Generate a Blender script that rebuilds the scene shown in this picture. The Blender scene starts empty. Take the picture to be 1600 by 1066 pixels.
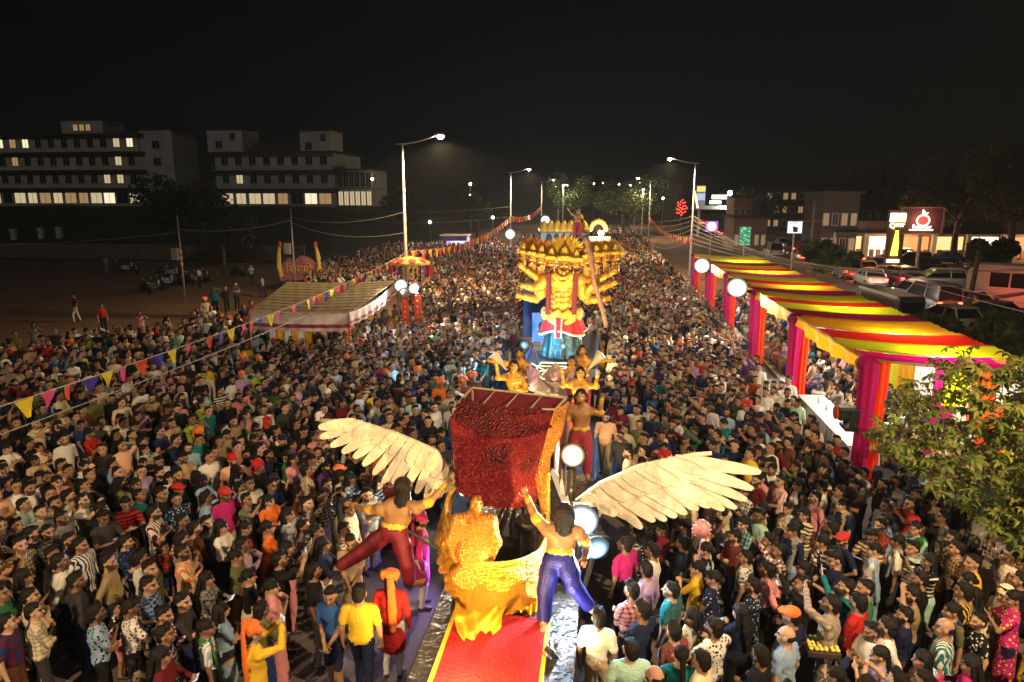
import bpy, bmesh, math, random
import numpy as np
from mathutils import Vector, Matrix

random.seed(7)
RNG = np.random.RandomState(11)
rad = math.radians
scn = bpy.context.scene
COL = scn.collection

# ------------------------------------------------------------------ camera
FPX, CX, CY, CAM_H = 1067.0, 800.0, 533.0, 7.4          # photograph is 1600 x 1066
PITCH, YAW = rad(11.8), rad(7.5)
cam_d = bpy.data.cameras.new('camera')
cam_d.sensor_width = 36.0
cam_d.lens = 36.0 * FPX / 1600.0
cam_d.clip_start, cam_d.clip_end = 0.1, 4000.0
cam = bpy.data.objects.new('camera', cam_d)
cam.location = (0, 0, CAM_H)
cam.rotation_euler = (rad(90) - PITCH, 0, YAW)
COL.objects.link(cam)
scn.camera = cam

# ------------------------------------------------------------------ night sky, faint moon
w = bpy.data.worlds.new('World')
scn.world = w
w.use_nodes = True
nt = w.node_tree
sky = nt.nodes.new('ShaderNodeTexSky')
sky.sky_type = 'NISHITA'
sky.sun_disc = False
sky.sun_elevation = rad(28)
sky.sun_rotation = rad(180)
nt.links.new(sky.outputs[0], nt.nodes['Background'].inputs[0])
nt.nodes['Background'].inputs[1].default_value = 0.0003
sun_d = bpy.data.lights.new('moon', 'SUN')
sun_d.energy = 0.14
sun_d.angle = rad(0.5)
sun_d.color = (1.0, 0.93, 0.82)
sun = bpy.data.objects.new('moon', sun_d)
sun.rotation_euler = (rad(62), 0, rad(12))
COL.objects.link(sun)

HAZE_D = 0.00026
scn.view_settings.view_transform = 'Standard'
scn.view_settings.look = 'None'
scn.view_settings.exposure = 0.25
scn.view_settings.gamma = 1.0
scn.view_settings.use_curve_mapping = False
scn.cycles.use_denoising = True
scn.cycles.max_bounces = 5
scn.cycles.diffuse_bounces = 2
scn.cycles.glossy_bounces = 2
scn.cycles.transmission_bounces = 3
scn.cycles.volume_bounces = 0
scn.cycles.transparent_max_bounces = 6
scn.cycles.sample_clamp_indirect = 4.0
scn.cycles.sample_clamp_direct = 0.0
scn.cycles.caustics_reflective = False
scn.cycles.caustics_refractive = False

# ------------------------------------------------------------------ pixel -> place helpers (a pixel gives a direction only)
FW = np.array([-math.sin(YAW) * math.cos(PITCH), math.cos(YAW) * math.cos(PITCH), -math.sin(PITCH)])
RT = np.array([math.cos(YAW), math.sin(YAW), 0.0])
UP = np.cross(RT, FW)
CAM = np.array([0, 0, CAM_H])

def ray(u, v):
    return FW + RT * (u - CX) / FPX - UP * (v - CY) / FPX
def gz(u, v, z=0.0):
    r = ray(u, v)
    return CAM + r * ((z - CAM_H) / r[2])
def gy(u, v, Y):
    r = ray(u, v)
    return CAM + r * (Y / r[1])
def pj(p):
    d = np.asarray(p, float) - CAM
    z = d @ FW
    return CX + FPX * (d @ RT) / z, CY - FPX * (d @ UP) / z, z

# ------------------------------------------------------------------ materials
MATS = {}
def lin(c):
    """sRGB 0-255 to linear"""
    out = []
    for x in c:
        x = x / 255.0
        out.append(x / 12.92 if x <= 0.04045 else ((x + 0.055) / 1.055) ** 2.4)
    return tuple(out)

def mat(name, col, rough=0.7, metal=0.0, noise=0.0, nscale=8.0, bump=0.0, bscale=30.0, spec=0.4, emit=None, estr=0.0, alpha=None, trans=0.0):
    if name in MATS:
        return MATS[name]
    m = bpy.data.materials.new(name)
    m.use_nodes = True
    t = m.node_tree
    b = t.nodes['Principled BSDF']
    b.inputs['Roughness'].default_value = rough
    b.inputs['Metallic'].default_value = metal
    b.inputs['Specular IOR Level'].default_value = spec
    b.inputs['Base Color'].default_value = (*col, 1)
    if noise > 0:
        tc = t.nodes.new('ShaderNodeTexCoord')
        n = t.nodes.new('ShaderNodeTexNoise')
        n.inputs['Scale'].default_value = nscale
        n.inputs['Detail'].default_value = 6
        n.inputs['Roughness'].default_value = 0.65
        t.links.new(tc.outputs['Object'], n.inputs['Vector'])
        r = t.nodes.new('ShaderNodeMapRange')
        r.inputs['From Min'].default_value = 0.3
        r.inputs['From Max'].default_value = 0.7
        r.inputs['To Min'].default_value = 1 - noise
        r.inputs['To Max'].default_value = 1 + noise * 0.6
        t.links.new(n.outputs['Fac'], r.inputs['Value'])
        mx = t.nodes.new('ShaderNodeMix')
        mx.data_type = 'RGBA'
        mx.blend_type = 'MULTIPLY'
        mx.inputs['Factor'].default_value = 1
        mx.inputs['A'].default_value = (*col, 1)
        cb = t.nodes.new('ShaderNodeCombineColor')
        for k in range(3):
            t.links.new(r.outputs[0], cb.inputs[k])
        t.links.new(cb.outputs[0], mx.inputs['B'])
        t.links.new(mx.outputs['Result'], b.inputs['Base Color'])
    if bump > 0:
        tc = t.nodes.new('ShaderNodeTexCoord')
        n = t.nodes.new('ShaderNodeTexNoise')
        n.inputs['Scale'].default_value = bscale
        n.inputs['Detail'].default_value = 5
        t.links.new(tc.outputs['Object'], n.inputs['Vector'])
        bp = t.nodes.new('ShaderNodeBump')
        bp.inputs['Strength'].default_value = bump
        bp.inputs['Distance'].default_value = 0.05
        t.links.new(n.outputs['Fac'], bp.inputs['Height'])
        t.links.new(bp.outputs[0], b.inputs['Normal'])
    if emit is not None:
        b.inputs['Emission Color'].default_value = (*emit, 1)
        b.inputs['Emission Strength'].default_value = estr
    if trans > 0:                     # thin cloth that lets light through
        tr = t.nodes.new('ShaderNodeBsdfTranslucent')
        tr.inputs[0].default_value = (*col, 1)
        ms = t.nodes.new('ShaderNodeMixShader')
        ms.inputs[0].default_value = trans
        t.links.new(b.outputs[0], ms.inputs[1])
        t.links.new(tr.outputs[0], ms.inputs[2])
        t.links.new(ms.outputs[0], t.nodes['Material Output'].inputs[0])
    MATS[name] = m
    return m

def soft_glow(name, col, s, size):
    """floodlight glass: hot lamp in the middle, reflector glow graded towards the rim to imitate soft flare"""
    if name in MATS:
        return MATS[name]
    m = glow(name, col, s)
    t = m.node_tree
    tc = t.nodes.new('ShaderNodeTexCoord')
    ln = t.nodes.new('ShaderNodeVectorMath')
    ln.operation = 'LENGTH'
    t.links.new(tc.outputs['Object'], ln.inputs[0])
    mr = t.nodes.new('ShaderNodeMapRange')
    mr.inputs['From Min'].default_value = 0.24 * size
    mr.inputs['From Max'].default_value = 0.545 * size
    mr.inputs['To Min'].default_value = 1.0
    mr.inputs['To Max'].default_value = 0.0
    t.links.new(ln.outputs['Value'], mr.inputs['Value'])
    pw = t.nodes.new('ShaderNodeMath')
    pw.operation = 'POWER'
    pw.inputs[1].default_value = 3.2  # emission fades to the rim, a soft flare painted on the glass
    t.links.new(mr.outputs[0], pw.inputs[0])
    mu = t.nodes.new('ShaderNodeMath')
    mu.operation = 'MULTIPLY_ADD'
    mu.inputs[1].default_value = s
    mu.inputs[2].default_value = 0.10
    t.links.new(pw.outputs[0], mu.inputs[0])
    t.links.new(mu.outputs[0], t.nodes['Principled BSDF'].inputs['Emission Strength'])
    return m

def glow(name, col, s):
    return mat(name, (0.02, 0.02, 0.02), emit=col, estr=s)

# ------------------------------------------------------------------ mesh building
class MB:
    """collects simple solids into one mesh"""
    def __init__(self):
        self.v, self.f, self.m = [], [], []
    def add(self, vs, fs, mi=0):
        o = len(self.v)
        self.v += [tuple(p) for p in vs]
        self.f += [tuple(o + i for i in f) for f in fs]
        self.m += [mi] * len(fs)
        return self
    def box(self, c, s, rz=0.0, mi=0, M=None, taper=1.0):
        hx, hy, hz = s[0] / 2, s[1] / 2, s[2] / 2
        vs = []
        for z, k in ((-hz, 1.0), (hz, taper)):
            for x, y in ((-hx, -hy), (hx, -hy), (hx, hy), (-hx, hy)):
                vs.append((x * k, y * k, z))
        if M is None:
            c_, s_ = math.cos(rz), math.sin(rz)
            vs = [(c[0] + x * c_ - y * s_, c[1] + x * s_ + y * c_, c[2] + z) for x, y, z in vs]
        else:
            vs = [tuple(M @ Vector(p) + Vector(c)) for p in vs]
        return self.add(vs, [(3, 2, 1, 0), (4, 5, 6, 7), (0, 1, 5, 4), (1, 2, 6, 5), (2, 3, 7, 6), (3, 0, 4, 7)], mi)
    def tube(self, pts, r, n=8, mi=0, cap=True):
        pts = [Vector(p) for p in pts]
        rs = r if isinstance(r, (list, tuple)) else [r] * len(pts)
        rings = []
        ref = Vector((0, 0, 1))
        for i, p in enumerate(pts):
            d = (pts[min(i + 1, len(pts) - 1)] - pts[max(i - 1, 0)])
            d = d.normalized() if d.length > 1e-9 else Vector((0, 0, 1))
            a = d.cross(ref)
            if a.length < 0.05:
                a = d.cross(Vector((0, 1, 0.01)))
            a.normalize()
            b = d.cross(a).normalized()
            rings.append([p + (a * math.cos(t) + b * math.sin(t)) * rs[i] for t in [2 * math.pi * k / n for k in range(n)]])
        vs = [q for ring in rings for q in ring]
        fs = []
        for i in range(len(pts) - 1):
            for k in range(n):
                k2 = (k + 1) % n
                fs.append((i * n + k, i * n + k2, (i + 1) * n + k2, (i + 1) * n + k))
        if cap:
            fs.append(tuple(range(n))[::-1])
            fs.append(tuple((len(pts) - 1) * n + k for k in range(n)))
        return self.add(vs, fs, mi)
    def lathe(self, prof, c=(0, 0, 0), n=16, mi=0, M=None):
        vs, fs = [], []
        for r, z in prof:
            for k in range(n):
                t = 2 * math.pi * k / n
                vs.append(Vector((r * math.cos(t), r * math.sin(t), z)))
        for i in range(len(prof) - 1):
            for k in range(n):
                k2 = (k + 1) % n
                fs.append((i * n + k, i * n + k2, (i + 1) * n + k2, (i + 1) * n + k))
        fs.append(tuple(range(n))[::-1])
        fs.append(tuple((len(prof) - 1) * n + k for k in range(n)))
        if M is not None:
            vs = [M @ p for p in vs]
        vs = [p + Vector(c) for p in vs]
        return self.add(vs, fs, mi)
    def prism(self, poly, axis_o, ax, ay, az, th, mi=0):
        """flat outline poly (2-D) extruded by th along az"""
        o, ax, ay, az = Vector(axis_o), Vector(ax), Vector(ay), Vector(az)
        n = len(poly)
        vs = [o + ax * p[0] + ay * p[1] for p in poly] + [o + ax * p[0] + ay * p[1] + az * th for p in poly]
        fs = [tuple(range(n))[::-1], tuple(range(n, 2 * n))] + [(i, (i + 1) % n, n + (i + 1) % n, n + i) for i in range(n)]
        return self.add(vs, fs, mi)
    def ball(self, c, r, n=10, mi=0):
        rr = r if isinstance(r, (tuple, list)) else (r, r, r)
        vs, fs = [], []
        m = max(5, n // 2 + 1)
        for i in range(m):
            ph = math.pi * (i + 0.5) / m
            for k in range(n):
                t = 2 * math.pi * k / n
                vs.append((c[0] + rr[0] * math.sin(ph) * math.cos(t), c[1] + rr[1] * math.sin(ph) * math.sin(t), c[2] + rr[2] * math.cos(ph)))
        for i in range(m - 1):
            for k in range(n):
                k2 = (k + 1) % n
                fs.append((i * n + k, (i + 1) * n + k, (i + 1) * n + k2, i * n + k2))
        fs.append(tuple(range(n)))
        fs.append(tuple((m - 1) * n + k for k in range(n))[::-1])
        return self.add(vs, fs, mi)
    def sheet(self, grid, mi=0, closed=False):
        """grid[i][j] of points -> quad sheet"""
        ni, nj = len(grid), len(grid[0])
        vs = [p for row in grid for p in row]
        fs = []
        for i in range(ni - 1):
            for j in range(nj - 1):
                fs.append((i * nj + j, i * nj + j + 1, (i + 1) * nj + j + 1, (i + 1) * nj + j))
        return self.add(vs, fs, mi)
    def mesh(self, name, mats, smooth=False):
        me = bpy.data.meshes.new(name)
        me.from_pydata(self.v, [], self.f)
        for m in (mats if isinstance(mats, (list, tuple)) else [mats]):
            me.materials.append(m)
        if max(self.m, default=0) > 0:
            me.polygons.foreach_set('material_index', self.m)
        if smooth:
            me.polygons.foreach_set('use_smooth', [True] * len(me.polygons))
        me.update()
        return me
    def build(self, name, mats, parent=None, loc=None, smooth=False, bevel=0.0, solid=0.0, rz=None):
        o = bpy.data.objects.new(name, self.mesh(name, mats, smooth))
        COL.objects.link(o)
        if parent is not None:
            o.parent = parent
        if loc is not None:
            o.location = loc
        if rz is not None:
            o.rotation_euler.z = rz
        if solid > 0:
            sm = o.modifiers.new('solid', 'SOLIDIFY')
            sm.thickness = solid
            sm.offset = 0
        if bevel > 0:
            bv = o.modifiers.new('bevel', 'BEVEL')
            bv.width = bevel
            bv.segments = 2
            bv.limit_method = 'ANGLE'
        return o

def tag(o, label, cat, group=None):
    o['label'] = label
    o['category'] = cat
    if group:
        o['group'] = group
    return o
def struct(o):
    o['kind'] = 'structure'
    return o
def empty(name, loc=(0, 0, 0), rz=0.0):
    o = bpy.data.objects.new(name, None)
    o.location = loc
    o.rotation_euler.z = rz
    o.empty_display_size = 0.2
    COL.objects.link(o)
    return o
def place(me, name, parent=None, loc=(0, 0, 0), rot=(0, 0, 0), sc=(1, 1, 1)):
    o = bpy.data.objects.new(name, me)
    COL.objects.link(o)
    o.parent = parent
    o.location = loc
    o.rotation_euler = rot
    o.scale = sc
    return o
def copy_tree(o, parent=None):
    c = o.copy()
    COL.objects.link(c)
    c.parent = parent
    for ch in o.children:
        copy_tree(ch, c)
    return c
def lamp(name, kind, loc, energy, col, parent=None, size=0.1, target=None, spot=None, blend=0.5):
    d = bpy.data.lights.new(name, kind)
    d.energy = energy
    d.color = col
    if kind in ('POINT', 'SPOT'):
        d.shadow_soft_size = size
    if kind == 'SPOT':
        d.spot_size = rad(spot or 120)
        d.spot_blend = blend
    if kind == 'AREA':
        d.size = size
    o = bpy.data.objects.new(name, d)
    COL.objects.link(o)
    o.parent = parent
    o.location = loc
    if target is not None:
        v = Vector(target) - Vector(loc)
        o.rotation_euler = v.to_track_quat('-Z', 'Y').to_euler()
    return o
# ------------------------------------------------------------------ smooth solids: blend of rounded cones / ellipsoids -> one continuous mesh
class Blob:
    def __init__(self):
        self.p = []
    def cap(self, a, b, ra, rb=None, lab=0, k=0.02, flat=None):
        """rounded cone a-b; flat=(nx,ny,nz,s): squeezed by s along that unit axis"""
        self.p.append(('c', np.array(a, float), np.array(b, float), ra, ra if rb is None else rb, lab, k, flat))
        return self
    def ell(self, c, r, lab=0, k=0.02, R=None):
        self.p.append(('e', np.array(c, float), np.array(r, float), R, None, lab, k, None))
        return self
    def field(self, h):
        lo = np.full(3, 1e9)
        hi = -lo
        bbs = []
        for q in self.p:
            if q[0] == 'c':
                r = max(q[3], q[4])
                a, b = np.minimum(q[1], q[2]) - r, np.maximum(q[1], q[2]) + r
            else:
                r = q[2] if q[3] is None else np.full(3, q[2].max())
                a, b = q[1] - r, q[1] + r
            bbs.append((a, b))
            lo = np.minimum(lo, a)
            hi = np.maximum(hi, b)
        lo -= 3 * h
        hi += 3 * h
        n = np.ceil((hi - lo) / h).astype(int) + 1
        D = np.full(n, 1.0, np.float32)
        B = np.full(n, 1e3, np.float32)
        L = np.zeros(n, np.int8)
        ax = [lo[i] + h * np.arange(n[i]) for i in range(3)]
        for q, (a, b) in zip(self.p, bbs):
            k = q[6]
            m = k + 3 * h
            i0 = np.maximum(((a - m - lo) / h).astype(int), 0)
            i1 = np.minimum(((b + m - lo) / h).astype(int) + 2, n)
            X = ax[0][i0[0]:i1[0]][:, None, None]
            Y = ax[1][i0[1]:i1[1]][None, :, None]
            Z = ax[2][i0[2]:i1[2]][None, None, :]
            if q[0] == 'c':
                pa, pb, ra, rb, flat = q[1], q[2], q[3], q[4], q[7]
                x, y, z = X - pa[0], Y - pa[1], Z - pa[2]
                d = pb - pa
                s = 1.0
                if flat is not None:
                    nx, ny, nz, s = flat
                    t = (x * nx + y * ny + z * nz) * (1.0 / s - 1.0)
                    x, y, z = x + t * nx, y + t * ny, z + t * nz
                    dn = (d[0] * nx + d[1] * ny + d[2] * nz) * (1.0 / s - 1.0)
                    d = d + dn * np.array([nx, ny, nz])
                l2 = max(d @ d, 1e-9)
                t = np.clip((x * d[0] + y * d[1] + z * d[2]) / l2, 0, 1)
                dist = np.sqrt((x - t * d[0]) ** 2 + (y - t * d[1]) ** 2 + (z - t * d[2]) ** 2) - (ra + (rb - ra) * t)
                if flat is not None:
                    dist = dist * (0.5 + 0.5 * s)
            else:
                c, r, R = q[1], q[2], q[3]
                x, y, z = X - c[0], Y - c[1], Z - c[2]
                if R is not None:
                    x, y, z = (R[0][0] * x + R[1][0] * y + R[2][0] * z, R[0][1] * x + R[1][1] * y + R[2][1] * z, R[0][2] * x + R[1][2] * y + R[2][2] * z)
                k0 = np.sqrt((x / r[0]) ** 2 + (y / r[1]) ** 2 + (z / r[2]) ** 2)
                k1 = np.sqrt((x / r[0] ** 2) ** 2 + (y / r[1] ** 2) ** 2 + (z / r[2] ** 2) ** 2)
                dist = k0 * (k0 - 1.0) / np.maximum(k1, 1e-6)
            sl = tuple(slice(i0[i], i1[i]) for i in range(3))
            cur = D[sl]
            dist = dist.astype(np.float32)
            hh = np.maximum(k - np.abs(cur - dist), 0) / k
            D[sl] = np.minimum(cur, dist) - hh * hh * k * 0.25
            best = B[sl]
            w_ = dist < best
            best[w_] = dist[w_]
            L[sl][w_] = q[5]
        return lo, h, D, L
    def surface(self, h):
        lo, h, D, L = self.field(h)
        S = D < 0
        n = D.shape
        c = [S[i:n[0] - 1 + i, j:n[1] - 1 + j, k:n[2] - 1 + k] for i in (0, 1) for j in (0, 1) for k in (0, 1)]
        any_ = c[0].copy()
        all_ = c[0].copy()
        for q in c[1:]:
            any_ |= q
            all_ &= q
        act = any_ & ~all_
        I = np.argwhere(act)
        idx = np.full(act.shape, -1, np.int64)
        idx[act] = np.arange(len(I))
        acc = np.zeros((len(I), 3))
        cnt = np.zeros(len(I))
        for e in range(3):
            o1, o2 = [q for q in range(3) if q != e]
            for a in (0, 1):
                for b in (0, 1):
                    p0 = np.zeros(3, int)
                    p0[o1], p0[o2] = a, b
                    p1 = p0.copy()
                    p1[e] = 1
                    q0, q1 = I + p0, I + p1
                    d0 = D[q0[:, 0], q0[:, 1], q0[:, 2]]
                    d1 = D[q1[:, 0], q1[:, 1], q1[:, 2]]
                    w_ = (d0 < 0) != (d1 < 0)
                    t = np.where(w_, d0 / np.where(w_, d0 - d1, 1), 0)
                    pt = np.tile(p0.astype(float), (len(I), 1))
                    pt[:, e] = t
                    acc += pt * w_[:, None]
                    cnt += w_
        V = lo + h * (I + acc / np.maximum(cnt, 1)[:, None])
        F = []
        for e in range(3):
            o1, o2 = [(1, 2), (2, 0), (0, 1)][e]
            s0 = [slice(None)] * 3
            s1 = [slice(None)] * 3
            s0[e] = slice(0, -1)
            s1[e] = slice(1, None)
            ch = S[tuple(s0)] != S[tuple(s1)]
            E_ = np.argwhere(ch)
            E_ = E_[(E_[:, o1] > 0) & (E_[:, o2] > 0) & (E_[:, o1] < n[o1] - 1) & (E_[:, o2] < n[o2] - 1)]
            flip = S[E_[:, 0], E_[:, 1], E_[:, 2]]
            quad = []
            for da, db in ((-1, -1), (0, -1), (0, 0), (-1, 0)):
                q = E_.copy()
                q[:, o1] += da
                q[:, o2] += db
                quad.append(idx[q[:, 0], q[:, 1], q[:, 2]])
            quad = np.stack(quad, 1)
            quad[~flip] = quad[~flip][:, ::-1]
            F.append(quad)
        F = np.concatenate(F)
        lab = L[I[:, 0], I[:, 1], I[:, 2]]
        # take the label at the nearest grid corner
        G = np.rint((V - lo) / h).astype(int)
        lab = L[G[:, 0], G[:, 1], G[:, 2]]
        return V, F, lab

def relax(V, F, it=1, lam=0.5):
    for _ in range(it):
        acc = np.zeros_like(V)
        cnt = np.zeros(len(V))
        for k in range(4):
            a, b = F[:, k], F[:, (k + 1) % 4]
            np.add.at(acc, a, V[b])
            np.add.at(cnt, a, 1)
            np.add.at(acc, b, V[a])
            np.add.at(cnt, b, 1)
        V = V + lam * (acc / np.maximum(cnt, 1)[:, None] - V)
    return V

def vnormals(V, F):
    nrm = np.cross(V[F[:, 2]] - V[F[:, 0]], V[F[:, 3]] - V[F[:, 1]])
    N = np.zeros_like(V)
    for k in range(4):
        np.add.at(N, F[:, k], nrm)
    return N / np.maximum(np.linalg.norm(N, axis=1), 1e-9)[:, None]

def np_mesh(name, V, F, mi, mats, smooth=True):
    me = bpy.data.meshes.new(name)
    k = F.shape[1]
    me.vertices.add(len(V))
    me.vertices.foreach_set('co', np.asarray(V, np.float32).ravel())
    me.loops.add(F.size)
    me.loops.foreach_set('vertex_index', F.ravel().astype(np.int32))
    me.polygons.add(len(F))
    me.polygons.foreach_set('loop_start', np.arange(0, F.size, k, dtype=np.int32))
    for m in mats:
        me.materials.append(m)
    me.polygons.foreach_set('material_index', np.asarray(mi, np.int32))
    me.polygons.foreach_set('use_smooth', np.full(len(F), smooth))
    me.update(calc_edges=True)
    return me

def decimated(me, ratio, name, keep=None):
    o = bpy.data.objects.new('tmp', me)
    COL.objects.link(o)
    d = o.modifiers.new('d', 'DECIMATE')
    d.ratio = ratio
    if keep is not None:                       # spare the faces and hands
        vg = o.vertex_groups.new(name='keep')
        vg.add([int(i) for i in keep], 1.0, 'REPLACE')
        d.vertex_group = 'keep'
        d.invert_vertex_group = True
        d.vertex_group_factor = 4.0
    dg = bpy.context.evaluated_depsgraph_get()
    out = bpy.data.meshes.new_from_object(o.evaluated_get(dg))
    out.name = name
    bpy.data.objects.remove(o)
    return out

def ik(a, t, l1, l2, pole):
    """two-bone reach: returns (joint, end)"""
    a, t, pole = np.array(a, float), np.array(t, float), np.array(pole, float)
    d = t - a
    L = np.linalg.norm(d)
    Lc = min(L, (l1 + l2) * 0.998)
    d = d / max(L, 1e-6)
    end = a + d * Lc
    x = (l1 * l1 - l2 * l2 + Lc * Lc) / (2 * Lc)
    hgt = math.sqrt(max(l1 * l1 - x * x, 0))
    pl = pole - d * (pole @ d)
    pl = pl / max(np.linalg.norm(pl), 1e-6)
    return a + d * x + pl * hgt, end

# labels on a figure
SKIN, HAIR, BEARD, TOP, BOT, SHOE, EYE, LIP, HAT, TRIM = range(10)

def rotm(yaw=0.0, pitch=0.0, roll=0.0):
    return np.array((Matrix.Rotation(yaw, 3, 'Z') @ Matrix.Rotation(pitch, 3, 'X') @ Matrix.Rotation(roll, 3, 'Y')))

def add_hand(B, wrist, direc, palm_n, side, curl=0.5, lab=SKIN, s=1.0):
    """palm + four unequal fingers + thumb, bent by curl; palm_n points out of the palm"""
    d = np.array(direc, float)
    d /= np.linalg.norm(d)
    n = np.array(palm_n, float)
    n -= d * (n @ d)
    n /= max(np.linalg.norm(n), 1e-6)
    x = np.cross(d, n) * side
    w0 = np.array(wrist, float)
    pc = w0 + d * 0.05 * s
    B.cap(w0 + d * 0.02 * s, w0 + d * 0.075 * s, 0.030 * s, 0.036 * s, lab, 0.012, (*n, 0.5))
    for i, (off, ln) in enumerate(((0.029, 0.070), (0.010, 0.080), (-0.010, 0.075), (-0.028, 0.058))):
        b0 = w0 + d * 0.085 * s + x * off * s
        a1 = curl * 0.9
        m1 = b0 + (d * math.cos(a1) + n * math.sin(a1)) * ln * 0.55 * s
        a2 = curl * 2.1
        m2 = m1 + (d * math.cos(a2) + n * math.sin(a2)) * ln * 0.5 * s
        B.cap(b0 - d * 0.01 * s, m1, 0.0100 * s, 0.0090 * s, lab, 0.004)
        B.cap(m1, m2, 0.0090 * s, 0.0078 * s, lab, 0.004)
    t0 = w0 + d * 0.030 * s + x * 0.030 * s
    t1 = t0 + (d * 0.6 + x * 0.75 + n * 0.25) * 0.042 * s
    t2 = t1 + (d * 0.85 + x * 0.1 + n * 0.5) * 0.034 * s
    B.cap(t0, t1, 0.0125 * s, 0.0105 * s, lab, 0.008)
    B.cap(t1, t2, 0.0105 * s, 0.009 * s, lab, 0.004)

def add_head(B, c, R, hair='short', s=1.0, hat=None):
    """c: head centre (eye height); face looks along R @ -y"""
    def P(x, y, z):
        return c + R @ np.array([x, y, z]) * s
    def E(p, r, lab, k=0.015):
        B.ell(P(*p), np.array(r) * s, lab, k, R.T if False else R)
    E((0, 0.014, 0.022), (0.073, 0.092, 0.090), SKIN)
    E((0, -0.022, -0.042), (0.056, 0.064, 0.070), SKIN, 0.03)
    B.cap(P(0, -0.060, -0.088), P(0, -0.068, -0.080), 0.022 * s, 0.020 * s, SKIN, 0.02)
    B.cap(P(0, -0.082, 0.004), P(0, -0.104, -0.032), 0.009 * s, 0.0135 * s, SKIN, 0.008)      # nose
    B.cap(P(-0.032, -0.077, 0.022), P(0.032, -0.077, 0.022), 0.011 * s, None, SKIN, 0.012)     # brow ridge
    B.cap(P(-0.017, -0.082, -0.066), P(0.017, -0.082, -0.066), 0.009 * s, None, SKIN, 0.008)   # lips
    for sx in (-1, 1):
        E((sx * 0.077, 0.012, -0.008), (0.012, 0.021, 0.032), SKIN, 0.006)
        E((sx * 0.043, -0.056, -0.028), (0.022, 0.022, 0.022), SKIN, 0.02)
    B.cap(P(0, 0.03, -0.06), c + np.array([0, 0.02, -0.17]) * s, 0.052 * s, 0.058 * s, SKIN, 0.02)
    if hair == 'short':
        E((0, 0.030, 0.044), (0.079, 0.086, 0.076), HAIR, 0.006)
        E((0, 0.050, 0.004), (0.0775, 0.062, 0.066), HAIR, 0.006)
        B.cap(P(-0.036, -0.034, 0.088), P(0.036, -0.034, 0.088), 0.022 * s, None, HAIR, 0.03)
        E((0, 0.070, -0.028), (0.067, 0.042, 0.068), HAIR, 0.01)
    elif hair == 'quiff':
        E((0, 0.030, 0.046), (0.078, 0.086, 0.077), HAIR, 0.006)
        E((0, 0.050, 0.002), (0.076, 0.060, 0.060), HAIR, 0.006)
        B.cap(P(-0.032, -0.036, 0.104), P(0.036, -0.032, 0.108), 0.032 * s, None, HAIR, 0.03)
        E((0, 0.068, -0.024), (0.064, 0.040, 0.064), HAIR, 0.01)
    elif hair == 'bun':
        E((0, 0.024, 0.040), (0.083, 0.098, 0.082), HAIR, 0.008)
        E((0, 0.125, -0.015), (0.046, 0.040, 0.044), HAIR, 0.012)
    elif hair == 'long':
        E((0, 0.024, 0.040), (0.084, 0.098, 0.083), HAIR, 0.008)
        B.cap(P(0, 0.085, 0.0), P(0, 0.115, -0.20), 0.070 * s, 0.078 * s, HAIR, 0.02, (*(R @ np.array([0, 1, 0])), 0.5))
        B.cap(P(0, 0.115, -0.20), P(0, 0.12, -0.42), 0.075 * s, 0.040 * s, HAIR, 0.02, (*(R @ np.array([0, 1, 0])), 0.45))
        for sx in (-1, 1):
            B.cap(P(sx * 0.078, 0.03, 0.03), P(sx * 0.085, 0.04, -0.16), 0.026 * s, 0.03 * s, HAIR, 0.015)
    elif hair == 'braid':
        E((0, 0.024, 0.040), (0.083, 0.098, 0.082), HAIR, 0.008)
        B.cap(P(0, 0.105, -0.02), P(0, 0.125, -0.22), 0.034 * s, 0.030 * s, HAIR, 0.012)
        B.cap(P(0, 0.125, -0.22), P(0.01, 0.13, -0.45), 0.030 * s, 0.012 * s, HAIR, 0.012)
    elif hair == 'wild':                                    # thick shoulder-length mane
        E((0, 0.048, 0.060), (0.096, 0.104, 0.088), HAIR, 0.01)
        for sx, dy, dz in ((-1, .05, -.10), (1, .05, -.10), (-.6, .10, -.17), (.6, .10, -.17), (0, .12, -.19), (-1.1, .05, -.02), (1.1, .05, -.02)):
            B.cap(P(sx * 0.06, 0.05, 0.02), P(sx * 0.085, dy + 0.02, dz), 0.055 * s, 0.035 * s, HAIR, 0.012)
    if hair == 'bald':
        E((0, 0.045, 0.0), (0.080, 0.070, 0.045), HAIR, 0.006)
    if hat == 'cap':
        E((0, 0.012, 0.062), (0.090, 0.106, 0.072), HAT, 0.006)
        B.cap(P(-0.03, -0.085, 0.056), P(0.03, -0.085, 0.056), 0.055 * s, None, HAT, 0.012, (*(R @ np.array([0.0, 0.25, 0.97])), 0.22))
    elif hat == 'turban':
        for i in range(4):
            a = 0.5 - 0.25 * i
            B.cap(P(-0.075, -0.045 + .02 * i, 0.050 + 0.022 * i), P(0.075, 0.02 + .01 * i, 0.062 + 0.02 * i), 0.045 * s, 0.045 * s, HAT, 0.008)
            B.cap(P(0.078, -0.040 + .02 * i, 0.052 + 0.02 * i), P(-0.075, 0.05, 0.070 + 0.018 * i), 0.042 * s, 0.042 * s, HAT, 0.008)
        E((0, 0.02, 0.105), (0.088, 0.100, 0.060), HAT, 0.01)
        B.cap(P(-0.02, 0.12, 0.05), P(-0.03, 0.15, -0.35), 0.045 * s, 0.060 * s, HAT, 0.015, (*(R @ np.array([0, 1, 0])), 0.4))
        B.cap(P(-0.03, 0.15, -0.35), P(-0.03, 0.155, -0.62), 0.060 * s, 0.05 * s, HAT, 0.015, (*(R @ np.array([0, 1, 0])), 0.35))
    elif hat == 'scarf':
        E((0, 0.030, 0.036), (0.096, 0.108, 0.098), HAT, 0.01)
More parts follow.
